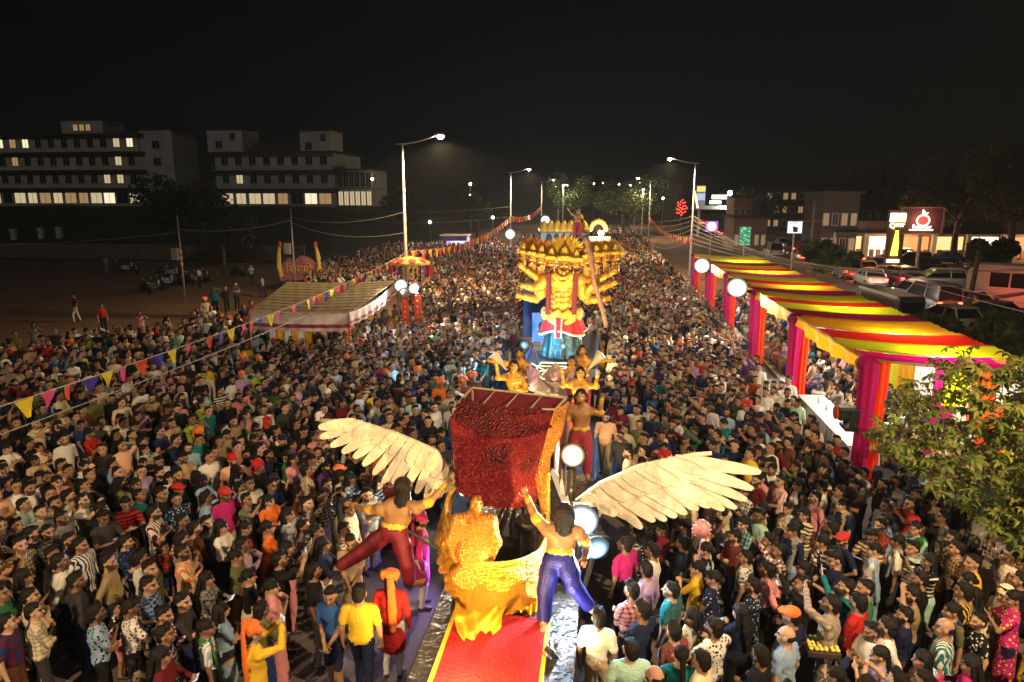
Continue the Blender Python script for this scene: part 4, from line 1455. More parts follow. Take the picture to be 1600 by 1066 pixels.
M_FOIL = mat('dark_foil', (0.085, 0.08, 0.078), 0.22, 0.5, bump=1.0, bscale=7)
M_CARPET = mat('red_carpet', (0.48, 0.010, 0.013), 0.95, noise=.55, nscale=4, bump=.8, bscale=25)
M_TRIMY = mat('yellow_tape', (0.85, 0.55, 0.03), 0.7)
M_FEATHER = mat('feather_board', (0.76, 0.64, 0.48), 0.8, noise=.4, nscale=4.0, bump=.3, bscale=20)
M_BODY = mat('statue_skin', (0.33, 0.175, 0.08), 0.5, noise=.25, nscale=5)
M_MAROONP = scaled_mat('maroon_sequin', (0.10, 0.003, 0.012), (0.20, 0.008, 0.022), .2, .5, 55, .3)
M_BLUEP = scaled_mat('blue_sequin', (0.003, 0.004, 0.10), (0.010, 0.013, 0.26), .2, .45, 50, .3)
M_HAIRS = mat('statue_hair', (0.012, 0.01, 0.010), .5, bump=.8, bscale=40)
M_INNER = mat('black_frame', (0.02, 0.02, 0.022), .4, .3)
def crumple(pfun, nu, nv, amp, seed, fr=5, soft=False):
    r = random.Random(seed)
    ws = [(r.uniform(-fr, fr), r.uniform(-fr, fr), r.uniform(0, 6), r.uniform(.4, 1)) for _ in range(9)]
    g = []
    for i in range(nv + 1):
        row = []
        for j in range(nu + 1):
            u, v = j / nu, i / nv
            d = sum(a * (abs(math.sin(x * u * 3 + y * v * 3 + p)) if not soft else .5 + .5 * math.sin(x * u * 3 + y * v * 3 + p)) for x, y, p, a in ws) / 9 - .3
            row.append(tuple(Vector(pfun(u, v)) + Vector((0.25 * d * amp, -d * amp, 0.5 * d * amp))))
        g.append(row)
    return g

# ------------------------------------------------------------------ float one: winged golden chariot on a trailer
FO = Vector((-1.30, 9.5, 0))
fl = empty('winged_float', FO)
def LF(p):
    return tuple(Vector(p) - FO)
def PF(u, v, Y):
    return Vector(gy(u, v, Y)) - FO
PZ = 1.2
x0, x1 = -2.38, -0.24
g = []
MB().box(LF(((x0 + x1) / 2, 10.6, PZ - .12)), (x1 - x0, 8.4, .24)).build('platform', M_INNER, fl)
foil = MB().sheet([[LF((x0 - .02 + (x1 - x0 + .04) * i / 40, 6.38 + 8.44 * j / 90, PZ + .012 + .010 * math.sin(i * 2.1 + j * 1.3) * math.sin(i * .7 - j * .9))) for i in range(41)] for j in range(91)])
foil.build('deck_foil', M_FOIL, fl, smooth=True)
for sx, nx in ((x0 - .02, -1), (x1 + .02, 1)):
    MB().sheet([[LF((sx + nx * (.012 + .012 * math.sin(j * 1.9 + i) * math.sin(i * 2.3)), 6.38 + 8.44 * j / 60, PZ + .01 - .95 * i / 8)) for j in range(61)] for i in range(9)]).build('side_foil', M_FOIL, fl, smooth=True)
car = MB().sheet([[LF((-2.04 + 1.36 * i / 12, 6.4 + 2.75 * j / 24, PZ + .045 + .006 * math.sin(i + j * .8))) for i in range(13)] for j in range(25)])
cb_ = car.build('carpet', M_CARPET, fl, smooth=True)
for xx in (-2.075, -0.645):
    MB().box(LF((xx, 7.78, PZ + .045)), (.06, 2.76, .012)).build('carpet_edge', M_TRIMY, cb_)
for y in (8.0, 12.5):
    for sx in (x0 + .1, x1 - .1):
        wobj = MB().lathe([(.05, -.1), (.30, -.1), (.36, -.06), (.36, .06), (.30, .1), (.05, .1)], (0, 0, 0), 20, M=Matrix.Rotation(rad(90), 3, 'Y')).build('wheel', mat('tyre', (.02, .02, .02), .85), fl, LF((sx, y, .36)))
        MB().lathe([(.02, -.115), (.16, -.112), (.19, -.10), (.19, .10), (.16, .112), (.02, .115)], (0, 0, 0), 14, M=Matrix.Rotation(rad(90), 3, 'Y')).build('rim', M_POLE, wobj)
hb = MB()
hb.tube([LF((x0 + .2, 6.9, PZ - .1)), LF((x0 - .25, 7.5, PZ - .25)), LF((x0 - .1, 8.3, PZ - .3))], .035, 6)
hb.build('tow_bar', M_DARKMETAL, fl)
# hull: open golden bowl, high on the statue's side, rim dipping and rising again
xc, yc = -1.53, 10.15
def hull(th, q):
    """th around from left-back to right-back, q rim -> foot"""
    a = rad(-205 + 245 * th)
    left = sstep((0.45 - th) / 0.45)
    right = sstep((th - 0.70) / 0.30)
    zr = 2.02 + 0.62 * left + 0.42 * right
    foot = 1.24
    bul = math.sin(min(q * 1.05, 1) * math.pi * .5 + .55)
    rx = (0.80 + .12 * left) * (0.60 + 0.47 * math.sin((1 - q) * 2.0 + .32))
    ry = 0.98 * (0.60 + 0.47 * math.sin((1 - q) * 2.0 + .32))
    z = zr + (foot - zr) * q
    wob = 1 + 0.022 * math.sin(th * 40) * math.sin(q * 17) + .03 * math.sin(th * 9 + q * 5)
    return LF((xc + rx * math.cos(a) * wob, yc + ry * math.sin(a) * wob, z))
MB().sheet([[hull(i / 90, j / 30) for i in range(91)] for j in range(31)]).build('hull', M_GOLDSCALE, fl, smooth=True, solid=.03)
rimp = [hull(i / 90, 0) for i in range(91)]
MB().tube(rimp, .035, 8).build('hull_rim', M_GOLD2, fl, smooth=True)
# overlapping gold plates on the hull, row after row
pl = MB().sheet([[( -.5 + i / 4, -.06 * (1 - (2 * i / 4 - 1) ** 2) - .04 * j / 4, -j / 4 * (1 - .28 * (2 * i / 4 - 1) ** 2)) for i in range(5)] for j in range(5)]).mesh('scale_plate', M_GOLDSCALE, True)
rr = random.Random(3)
for j in range(11):
    n = 23
    for i in range(n):
        th = (i + .5 * (j % 2)) / n
        if th > .995 or th < .10:
            continue
        q = .03 + j * .083
        p = Vector(hull(th, q)); p2 = Vector(hull(th + .004, q)); p3 = Vector(hull(th, q + .02))
        tx = (p2 - p).normalized()
        dn = (p3 - p).normalized()
        nn = tx.cross(dn).normalized()
        Mx = Matrix((tx, -nn if False else nn * -1, -dn)).transposed()
        wd = 1.12 * (Vector(hull(th + 1 / n, q)) - p).length
        o = place(pl, 'scale_plate', fl, tuple(p + nn * -.0), (0, 0, 0), (wd, .55, .21 + rr.uniform(-.02, .02)))
        o.rotation_euler = Mx.to_euler()
# dark machinery inside the bowl
mc = MB()
for k in range(9):
    a, b = rr.uniform(-.5, .5), rr.uniform(-.4, .5)
    mc.tube([LF((xc + a, yc + b, 1.3)), LF((xc + a * .4 + .2, yc + b * .5 + .25, 2.35))], .03, 6)
mc.box(LF((xc + .15, yc + .3, 1.75)), (.7, .6, .5)).box(LF((xc + .35, yc + .1, 2.1)), (.32, .3, .22)).box(LF((xc, yc + .6, 2.3)), (1.3, .06, .06), rz=.2)
mc.lathe([(.02, 0), (.2, 0), (.2, .1), (.02, .1)], LF((xc + .45, yc + .05, 2.2)), 16)
mc.build('machinery', M_INNER, fl)
MB().sheet([[LF((-.62 + .28 * i / 8 , 10.9 + .04 * math.sin(i * 1.4), 2.9 - 1.6 * j / 8)) for i in range(9)] for j in range(9)]).build('black_drape', M_FOIL, fl, smooth=True)
# red sequined back panel with its upper flap and open box behind
TLp, TRp, BRp, BLp = PF(704, 650, 10.9), PF(872, 645, 10.9), PF(836, 790, 10.45), PF(714, 768, 10.45)
def panel(u, v):
    p = TLp.lerp(TRp, u).lerp(BLp.lerp(BRp, u), v)
    return p + Vector((0, -.30 * math.sin(u * math.pi) * (.4 + .6 * math.sin(v * math.pi)), -.10 * math.sin(u * math.pi) * v))
MB().sheet(crumple(panel, 60, 60, .10, 5, 3)).build('red_panel', M_REDSEQ, fl, smooth=True)
sq = MB().prism([(.5 * math.cos(a), .62 * math.sin(a)) for a in [2 * math.pi * k / 8 for k in range(8)]], (0, 0, 0), (1, 0, 0), (0, 0, 1), (0, -1, 0), .12).mesh('sequin', M_REDSEQ)
qd = MB()
for j in range(46):                                    # sequins too small to pick apart: one part
    for i in range(46):
        u, v = (i + .5 * (j % 2) + .2) / 47, (j + .5) / 46
        p = panel(u, v) + Vector((0, -.028, .012))
        a_, b_ = .016, .020
        tl = rr.uniform(.15, .55)
        tw = rr.uniform(-.3, .3)
        qd.add([p + Vector((-a_, tw * .01, 0)), p + Vector((0, -tl * b_, -b_)), p + Vector((a_, -tw * .01, 0)), p + Vector((0, tl * .004, b_))], [(0, 1, 2, 3)])
so = qd.build('sequins', mat('sequin_red', (.20, .007, .011), .4, .5), fl)
so['kind'] = 'stuff'
T2L, T2R, B2L, B2R = PF(722, 622, 11.15), PF(870, 636, 11.15), PF(706, 652, 10.85), PF(862, 668, 10.72)
def flap(u, v):
    p = T2L.lerp(T2R, u).lerp(B2L.lerp(B2R, u), v)
    return p + Vector((0, -.28 * math.sin(u * math.pi), -.16 * math.sin(u * math.pi) * v))
MB().sheet(crumple(flap, 40, 14, .07, 8, 3)).build('red_flap', M_REDSEQ, fl, smooth=True)
bx = MB()
c = [PF(708, 640, 11.0), PF(868, 640, 11.0), PF(884, 622, 12.0), PF(738, 606, 12.0)]
for a, b in zip(c, c[1:] + c[:1]):
    bx.tube([a, b], .022, 6)
    bx.tube([a - Vector((0, 0, .45)), b - Vector((0, 0, .45))], .018, 6)
    bx.tube([a, a - Vector((0, 0, 1.3))], .02, 6)
for k in (.25, .5, .75):
    bx.tube([c[0].lerp(c[1], k), c[3].lerp(c[2], k)], .014, 6)
bx.build('box_frame', mat('frame_wood', (.4, .32, .2), .7), fl)
MB().sheet(crumple(lambda u, v: c[3].lerp(c[2], u) + Vector((0, .02, -1.4 * v)), 24, 20, .08, 4)).build('box_back', mat('maroon_lining', (.13, .008, .02), .85), fl, smooth=True)
for s_, (a, b) in enumerate(((c[0], c[3]), (c[1], c[2]))):
    MB().sheet(crumple(lambda u, v: a.lerp(b, u) + Vector((.02 if s_ else -.02, 0, -.04 - 1.3 * v)), 16, 16, .06, 9 + s_)).build('box_side', mat('maroon_lining', (.13, .008, .02), .85), fl, smooth=True)
# gold strip down the right edge and pillar
def strip(u, v):
    L = [PF(866, 640, 10.85), PF(849, 694, 10.68), PF(834, 745, 10.52), PF(846, 800, 10.4)]
    R_ = [PF(889, 627, 11.0), PF(878, 679, 10.8), PF(860, 716, 10.6), PF(858, 800, 10.42)]
    s = v * 3
    k = min(int(s), 2)
    f = s - k
    return L[k].lerp(L[k + 1], f).lerp(R_[k].lerp(R_[k + 1], f), u) + Vector((0, -.05 * math.sin(u * math.pi), 0))
MB().sheet(crumple(strip, 12, 50, .05, 2)).build('gold_strip', M_GOLDSTRIP, fl, smooth=True)
MB().tube([PF(856, 740, 10.5), PF(857, 815, 10.4)], .035, 8).build('pillar', M_GOLD2, fl, smooth=True)
# gold satin bunched at the foot
def bunch(u, v):
    a = PF(712, 945, 9.32).lerp(PF(800, 935, 9.32), u)
    b = PF(748 + 64 * (u - .5), 1030 - 40 * abs(u - .45) * 2, 8.6)
    p = a.lerp(b, v)
    return p + Vector((0, -.16 * math.sin(v * math.pi) , .10 * math.sin(v * math.pi) + .05))
MB().sheet(crumple(bunch, 50, 44, .8, 12, 5, True)).build('gold_satin', M_SATIN, fl, smooth=True)
def skirt(u, v):
    a = PF(735, 935, 9.45).lerp(PF(846, 905, 9.45), u)
    b = PF(745, 985, 9.25).lerp(PF(836, 972, 9.25), u)
    return a.lerp(b, v) + Vector((0, .05 * math.sin(u * 40), 0))
MB().sheet(crumple(skirt, 60, 8, .06, 13)).build('foot_skirt', mat('orange_satin', (.75, .30, .02), .3, .4), fl, smooth=True)
# wings: every feather its own board
def wing(lead, tips, base_y, tip_y, wid, side):
    w_ = empty('wing', (0, 0, 0))
    w_.parent = fl
    L = [PF(*p, base_y) for p in lead]
    MB().tube(L, [.07, .065, .06, .05, .035][:len(L)] if len(L) <= 5 else .05, 8).build('leading_edge', M_FEATHER, w_, smooth=True)
    n = len(tips)
    cum = [0]
    for a, b in zip(L[:-1], L[1:]):
        cum.append(cum[-1] + (b - a).length)
    def along(s):
        s *= cum[-1]
        for k in range(len(L) - 1):
            if s <= cum[k + 1] + 1e-9:
                return L[k].lerp(L[k + 1], (s - cum[k]) / max(cum[k + 1] - cum[k], 1e-6))
        return L[-1]
    for i, tp in enumerate(tips):
        a = along((i + .5) / n * .80)
        b = PF(*tp, tip_y)
        ax = (b - a)
        ln = ax.length
        ax.normalize()
        nrm = Vector((0, -1, .25))
        nrm = (nrm - ax * nrm.dot(ax)).normalized()
        ay = ax.cross(nrm).normalized()
        wd = wid * random.uniform(.92, 1.08) * (1.0 if i < n - 4 else .95)
        pts = [(-.02, -.34 * wd), (ln * .35, -.48 * wd), (ln * .75, -.40 * wd), (ln * .93, -.26 * wd), (ln * .99, -.14 * wd), (ln, 0.02 * wd), (ln * .98, .18 * wd), (ln * .92, .28 * wd), (ln * .72, .40 * wd), (ln * .35, .48 * wd), (-.02, .34 * wd)]
        o_ = a + nrm * (.012 + .016 * (i % 3))
        MB().prism(pts, o_, ax, ay, -nrm, .022).build('feather', M_FEATHER, w_, bevel=.008)
        MB().prism([(x * .45, y * .9) for x, y in pts], o_ + nrm * .03, ax, ay, -nrm, .02).build('covert', M_FEATHER, w_, bevel=.008)
    sp_ = MB()
    for s in (.1, .35, .6, .85):
        sp_.tube([along(s) + Vector((0, .05, 0)), along(max(s - .25, 0)) + Vector((0, .2, -.35))], .018, 6)
    sp_.build('wing_stay', M_POLE, w_)
    return w_
wing([(708, 745), (680, 706), (620, 680), (560, 660), (502, 657)],
     [(700, 772), (686, 778), (666, 782), (650, 772), (632, 765), (614, 757), (597, 757), (583, 742), (567, 728), (552, 716), (534, 708), (516, 698), (499, 684), (497, 668)], 10.9, 10.6, .20, -1)
wing([(893, 792), (940, 757), (1000, 730), (1080, 712), (1112, 708)],
     [(912, 806), (940, 805), (965, 805), (985, 812), (1004, 826), (1024, 815), (1042, 814), (1058, 808), (1074, 803), (1092, 797), (1110, 793), (1132, 797), (1152, 795), (1168, 782), (1178, 764), (1190, 738)], 10.9, 10.6, .225, 1)
for k in range(7):
    a = PF(862 + 2 * k, 735 + 5 * k, 10.95)
    b = PF(880 + 1.6 * k, 760 + 6 * k, 10.9)
    ax = (b - a).normalized()
    nrm = Vector((0, -1, .3))
    nrm = (nrm - ax * nrm.dot(ax)).normalized()
    MB().prism([(0, -.04), (.3, -.06), (.42, 0), (.3, .06), (0, .04)], a + nrm * .012 * k, ax, ax.cross(nrm), -nrm, .015).build('feather', M_WHITEC, fl)
tag(fl, 'winged golden chariot float with a red sequined back on a foil covered trailer', 'parade float')
# float lamps
floodlight(gy(895, 711, 11.45), (-.6, 2, 4.5), (1.0, 0.72, 0.36), 900, 0.42, 'warm glaring floodlight beside the red panel of the winged float', 150, pole_to=(-.35, 11.5, 1.15), spot=165)
floodlight(gy(908, 812, 10.3), (.6, 0, 2.0), (0.72, 0.84, 1.0), 1000, 0.55, 'upper bluish white floodlight under the right wing of the float', 200, pole_to=(-.3, 10.35, 1.15), spot=165)
floodlight(gy(930, 855, 9.75), (2.4, 2, 0.5), (0.35, 0.72, 1.0), 420, 0.42, 'lower cyan white floodlight beside the blue trousered figure', 7, pole_to=(-.26, 9.8, .9), spot=160)
floodlight((-1.62, 7.0, PZ + .14), (-1.55, 10.2, 2.1), (1.0, 0.62, 0.20), 1150, 0.24, 'warm floodlight on the red carpet in front of the golden chariot', 120, spot=120, pole_to=(-1.62, 7.0, PZ + .05))
floodlight((-2.7, 12.9, 1.5), (-4.2, 10.5, 2.9), (1.0, 0.84, 0.56), 700, 0.24, 'warm floodlight behind the left wing of the float', 120, spot=150, pole_to=(-2.3, 12.9, 1.1))
floodlight((-.55, 8.3, PZ + .12), (1.6, 10.4, 3.2), (1.0, 0.90, 0.76), 220, 0.16, 'small warm floodlight on the foil deck by the carpet edge', 120, spot=100, pole_to=(-.45, 8.3, PZ + .02))

floodlight((-2.62, 11.3, 1.0), (-4.2, 10.2, 0), (0.45, 0.30, 1.0), 160, 0.18, 'violet floodlight on the tent side flank of the winged float', 60, spot=140, pole_to=(-2.36, 11.3, 1.0))
# ------------------------------------------------------------------ statues
def mesh_statue(name, B, mats, h, faces=None, tri=14000, parent=None, relaxn=1, fixlab=None):
    V, F, lab = B.surface(h)
    if faces:
        lab = lab.copy()
        for hc, R, s in faces:
            lab = face_labels(V, lab, hc, R, s)
    V = relax(V, F, relaxn, .45)
    fm = lab[F][:, 0]
    me = np_mesh(name, V, F, fm, mats)
    n = len(F) * 2
    if n > tri:
        me2 = decimated(me, tri / n, name)
        me2.polygons.foreach_set('use_smooth', [True] * len(me2.polygons))
        bpy.data.meshes.remove(me)
        me = me2
    o = bpy.data.objects.new(name, me)
    COL.objects.link(o)
    o.parent = parent
    return o
def limb(B, a, b, r0, r1, lab, bulge=1.12, k=.03):
    a, b = np.array(a, float), np.array(b, float)
    m = a + (b - a) * .42
    B.cap(a, m, r0, (r0 * .45 + r1 * .55) * bulge, lab, k)
    B.cap(m, b, (r0 * .45 + r1 * .55) * bulge, r1, lab, k)
def skeleton(J, s, hair='wild', R=None, sleeve=False, pants=BOT, armlet=True, fist=.9):
    """muscular figure through joint positions; returns blob and head data"""
    B = Blob()
    g = lambda k: np.array(J[k], float)
    nk, pv = g('neck'), g('pelvis')
    shl, shr = g('shl'), g('shr')
    up = (nk - pv) / np.linalg.norm(nk - pv)
    ac = (shr - shl) / np.linalg.norm(shr - shl)
    fwd = np.cross(up, ac)
    RB = np.stack([ac, fwd, up], 1)
    ch = pv + (nk - pv) * .66
    B.ell(ch, np.array([.185, .12, .185]) * s, SKIN, .05 * s, RB)
    B.ell(pv + (nk - pv) * .30, np.array([.145, .105, .16]) * s, SKIN, .06 * s, RB)
    for sx in (-1, 1):
        B.ell(ch + RB @ np.array([sx * .08, .085, .05]) * s, np.array([.085, .045, .10]) * s, SKIN, .025 * s, RB)
        B.ell(ch + RB @ np.array([sx * .08, -.075, .04]) * s, np.array([.09, .05, .075]) * s, SKIN, .025 * s, RB)
        B.ell(ch + RB @ np.array([sx * .13, .04, -.05]) * s, np.array([.06, .06, .13]) * s, SKIN, .03 * s, RB)
        B.ell(g('shr' if sx > 0 else 'shl'), np.array([.078, .078, .085]) * s, SKIN, .04 * s, RB)
        B.cap(g('shr' if sx > 0 else 'shl'), nk + up * .05 * s, .055 * s, .06 * s, SKIN, .05 * s)
    B.ell(pv, np.array([.165, .13, .13]) * s, pants, .05 * s, RB)
    B.cap(pv + up * .1 * s - ac * .06 * s, pv + up * .1 * s + ac * .06 * s, .125 * s, .125 * s, HAT, .02 * s, (*up, .35))
    for sd in ('l', 'r'):
        sh, el, wr = g('sh' + sd), g('el' + sd), g('wr' + sd)
        limb(B, sh, el, .066 * s, .047 * s, SKIN, 1.18)
        limb(B, el, wr, .052 * s, .034 * s, SKIN, 1.15)
        if armlet:
            d = (wr - el) / np.linalg.norm(wr - el)
            B.cap(wr - d * .07 * s, wr - d * .02 * s, .045 * s, .045 * s, HAT, .006)
            d2 = (el - sh) / np.linalg.norm(el - sh)
            B.cap(sh + d2 * .16 * s, sh + d2 * .19 * s, .074 * s, .074 * s, HAT, .006)
        d = (wr - el) / np.linalg.norm(wr - el)
        add_hand(B, wr, d, fwd * -1 + up * .3, 1 if sd == 'r' else -1, fist, SKIN, 1.15 * s)
        if 'kn' + sd in J:
            kn, an, toe = g('kn' + sd), g('an' + sd), g('to' + sd)
            hp = pv + ac * (.09 if sd == 'r' else -.09) * s - up * .03 * s
            limb(B, hp, kn, .125 * s, .105 * s, pants, 1.08, .05)
            B.cap(kn, kn + (an - kn) * .85, .105 * s, .088 * s, pants, .03)
            B.cap(kn, an, .058 * s, .042 * s, SKIN, .02)
            fd = (toe - an) / np.linalg.norm(toe - an)
            B.cap(an + fd * .0, toe, .046 * s, .036 * s, SKIN, .02)
            B.cap(an, an + (an - kn) / np.linalg.norm(an - kn) * .05 * s, .045 * s, .042 * s, SKIN, .02)
    hc = g('head')
    R = R if R is not None else rotm()
    add_head(B, hc, R, hair, 1.12 * s)
    B.cap(hc + R @ np.array([0, .03, -.07]) * s, nk, .06 * s, .068 * s, SKIN, .03)
    return B, hc, R
SM = [M_BODY, M_HAIRS, M_HAIRS, M_BODY, M_MAROONP, M_BODY, mat('statue_eye', (.6, .55, .5), .3), mat('lip', (.3, .08, .06), .5), M_GOLD2, M_BODY]
def PJ(d):
    return {k: np.array(gy(*v)) for k, v in d.items()}
J = PJ(dict(head=(634, 760, 10.25), neck=(624, 786, 10.25), shl=(594, 796, 10.2), shr=(650, 794, 10.2), ell=(571, 796, 10.3), wrl=(552, 790, 10.55), elr=(672, 784, 10.3), wrr=(697, 757, 10.35),
            pelvis=(614, 830, 10.2), knl=(566, 862, 10.1), anl=(530, 885, 10.05), tol=(508, 912, 9.95), knr=(636, 880, 10.05), anr=(640, 915, 10.25), tor=(662, 908, 10.1)))
B, hc, R = skeleton(J, 1.22, 'wild', rotm(rad(150), -.15))
st1 = mesh_statue('statue', B, SM, .016, [(hc, R, 1.37)], 16000)
tag(st1, 'leaping bare-backed statue in maroon trousers with long black hair beside the float', 'statue')
rod = MB().tube([tuple(J['pelvis'] + np.array([0, .25, 0])), (-2.36, 10.6, 1.25)], .03, 8).build('support_rod', M_DARKMETAL)
rod.parent = st1
SM2 = list(SM)
SM2[BOT] = M_BLUEP
J = PJ(dict(head=(884, 801, 9.25), neck=(880, 822, 9.25), shl=(854, 828, 9.2), shr=(905, 832, 9.2), ell=(836, 808, 9.3), wrl=(824, 778, 9.5), elr=(918, 852, 9.35), wrr=(914, 872, 9.5),
            pelvis=(874, 872, 9.15), knl=(852, 922, 9.05), anl=(850, 972, 9.05), tol=(848, 985, 8.85), knr=(896, 915, 9.0), anr=(922, 950, 9.1), tor=(936, 962, 8.95)))
B, hc, R = skeleton(J, 1.16, 'wild', rotm(rad(170), -.1))
st2 = mesh_statue('statue', B, SM2, .016, [(hc, R, 1.3)], 16000)
tag(st2, 'bare-backed statue in blue trousers reaching up on the float deck', 'statue')
# golden rider seated with its back to the street, on the hull
B = Blob()
def PG(u, v, Y):
    return np.array(gy(u, v, Y))
B.ell(PG(740, 822, 9.42), (.30, .16, .24), SKIN, .06)
B.ell(PG(738, 862, 9.36), (.26, .17, .26), SKIN, .08)
B.ell(PG(735, 900, 9.32), (.33, .2, .22), SKIN, .08)
B.ell(PG(739, 850, 9.45), (.36, .15, .34), SKIN, .06)
for sx, pts in ((-1, ((716, 815), (704, 845), (712, 872))), (1, ((766, 815), (776, 848), (764, 880)))):
    P3 = [PG(*p, 9.42) for p in pts]
    B.cap(P3[0], P3[1], .10, .08, SKIN, .05)
    B.cap(P3[1], P3[2], .08, .06, SKIN, .04)
    B.ell(P3[0], (.12, .11, .12), SKIN, .05)
hcg = PG(745, 788, 9.5)
add_head(B, hcg, rotm(rad(185)), 'short', 1.15)
B.cap(hcg, PG(742, 812, 9.45), .08, .12, SKIN, .04)
for k in range(6):
    B.ell(PG(738, 812 + 9 * k, 9.27), (.05, .04, .045), SKIN, .03)
stg = mesh_statue('statue', B, [M_GOLDSTRIP] * 10, .018, None, 9000)
tag(stg, 'golden seated rider statue with its back turned on the chariot prow', 'statue')

# ------------------------------------------------------------------ float two: ten-headed golden statue
RY = 25.0
RB0 = Vector(gy(878, 556, RY))
PZ2 = RB0.z
f2 = empty('statue_float', (RB0.x, RY, 0))
MB().box((0, 1.2, PZ2 - .15), (2.5, 6.2, .3)).build('platform', M_INNER, f2)
MB().box((-.0, 1.2, PZ2 / 2 - .1), (2.3, 6.0, PZ2 - .45)).build('skirting', mat('navy_cloth', (.01, .03, .10), .7), f2)
for sx in (-1.31, 1.31):
    MB().box((sx, 1.2, PZ2 - .2), (.08, 6.2, .4)).build('side_board', mat('navy_board', (.02, .08, .34), .5), f2)
MB().box((-.95, .7, PZ2 + .75), (.5, .06, 1.5)).build('back_screen', mat('navy_board', (.02, .08, .34), .5), f2)
MB().box((-1.2, 3.9, PZ2 + 1.1), (1.4, .08, 2.4)).build('back_screen', mat('navy_board', (.02, .08, .34), .5), f2)
tr_ = MB()
r2 = random.Random(5)
for k in range(16):
    a = Vector((r2.uniform(-1, 1), -2.0 + r2.uniform(-.3, .3), PZ2 + r2.uniform(-.6, .2)))
    b = Vector((r2.uniform(-1, 1), -2.0 + r2.uniform(-.3, .3), PZ2 + r2.uniform(-.6, .2)))
    tr_.tube([a, b], .018, 5)
tr_.tube([(-1.2, -2, PZ2 - .7), (-.6, -2, PZ2 + .2), (.6, -2, PZ2 + .2), (1.1, -2, PZ2 - .7)], .03, 6)
tr_.build('truss', mat('white_truss', (.7, .68, .62), .4, .3), f2)
for y in (-1.2, 3.2):
    for sx in (-1.1, 1.1):
        MB().lathe([(.05, -.12), (.34, -.12), (.40, -.08), (.40, .08), (.34, .12), (.05, .12)], (0, 0, 0), 18, M=Matrix.Rotation(rad(90), 3, 'Y')).build('wheel', MATS['tyre'], f2, (sx, y + 1, .4))
tag(f2, 'dark trailer float with navy boards under the ten-headed statue', 'parade float')
rv = empty('statue', (RB0.x, RY, PZ2))
def PR(u, v, dy=0.0):
    return np.array(gy(u, v, RY + dy)) - np.array([RB0.x, RY, PZ2])
GM = [M_GOLD, M_HAIRS, M_GOLD, M_GOLD, M_GOLD, M_GOLD, mat('statue_eye', (.6, .55, .5), .3), mat('lip', (.3, .08, .06), .5), M_GOLD2, M_GOLD]
B = Blob()
def RE(u, v, r, lab=SKIN, k=.08, dy=0.0):
    B.ell(PR(u, v, dy), r, lab, k)
RE(879, 447, (.56, .36, .52), dy=0)
RE(878, 475, (.50, .34, .42))
for sx in (-1, 1):
    RE(879 + sx * 11, 442, (.28, .16, .22), k=.05, dy=-.30)
    RE(879 + sx * 27, 438, (.26, .26, .26), k=.1)
    for j in range(3):
        RE(879 + sx * 6, 459 + j * 8, (.14, .08, .09), k=.04, dy=-.32)
        RE(879 + sx * 17, 462 + j * 8, (.10, .10, .07), k=.04, dy=-.24)
B.cap(PR(879, 436), PR(880, 422, -.1), .24, .2, SKIN, .1)
def arm(pts, r, hand=1, curl=.6, dy=(0, -.2, -.5)):
    P3 = [PR(u, v, d) for (u, v), d in zip(pts, dy)]
    limb(B, P3[0], P3[1], r, r * .72, SKIN, 1.2, .06)
    limb(B, P3[1], P3[2], r * .8, r * .5, SKIN, 1.2, .05)
    d = (P3[2] - P3[1]) / np.linalg.norm(P3[2] - P3[1])
    B.cap(P3[2] - d * .18, P3[2] - d * .06, r * .68, r * .68, HAT, .02)
    B.cap(P3[0] + (P3[1] - P3[0]) * .45, P3[0] + (P3[1] - P3[0]) * .55, r * 1.22, r * 1.22, HAT, .02)
    add_hand(B, P3[2], d, np.array([0, -1, .2]), hand, curl, SKIN, 2.6)
arm([(853, 441), (838, 434), (822, 422)], .17, -1, .3, (.1, .1, -.1))
arm([(852, 444), (836, 451), (820, 447)], .18, -1, .8, (0, -.1, -.4))
arm([(853, 448), (838, 468), (818, 464)], .18, -1, .4, (0, -.2, -.5))
arm([(905, 441), (930, 440), (950, 430)], .17, 1, .3, (.1, .1, -.1))
arm([(906, 444), (916, 460), (926, 446)], .18, 1, 1.0, (0, -.2, -.55))
arm([(906, 448), (930, 455), (952, 446)], .17, 1, .4, (.1, 0, -.3))
arm([(905, 450), (918, 470), (940, 468)], .18, 1, .4, (0, -.2, -.4))
body = mesh_statue('torso', B, GM, .025, None, 44000, rv)
# ornaments: belt of gold masks, chest collar
bl = Blob()
for k in range(17):
    a = rad(180 + 180 * k / 16)
    bl.ell(PR(878, 490) + np.array([.66 * math.cos(a), .42 * math.sin(a), .10 * math.sin(k * 2.1)]), (.13, .12, .16), HAT, .04)
for k in range(9):
    bl.ell(PR(860 + 4.4 * k, 499 + 8 * math.sin(k / 8 * math.pi), -.42), (.12, .1, .13), HAT, .03)
mesh_statue('belt', bl, [M_GOLD2] * 10, .035, None, 9000, rv)
bl = Blob()
for k in range(13):
    bl.ell(PR(865 + 2.4 * k, 431 + 13 * math.sin(k / 12 * math.pi), -.36 - .08 * math.sin(k / 12 * math.pi)), (.08, .07, .10), HAT, .03)
    bl.ell(PR(867 + 2.1 * k, 428 + 7 * math.sin(k / 12 * math.pi), -.30 - .08 * math.sin(k / 12 * math.pi)), (.06, .06, .07), HAT, .03)
mesh_statue('collar', bl, [M_GOLD2] * 10, .03, None, 6000, rv)
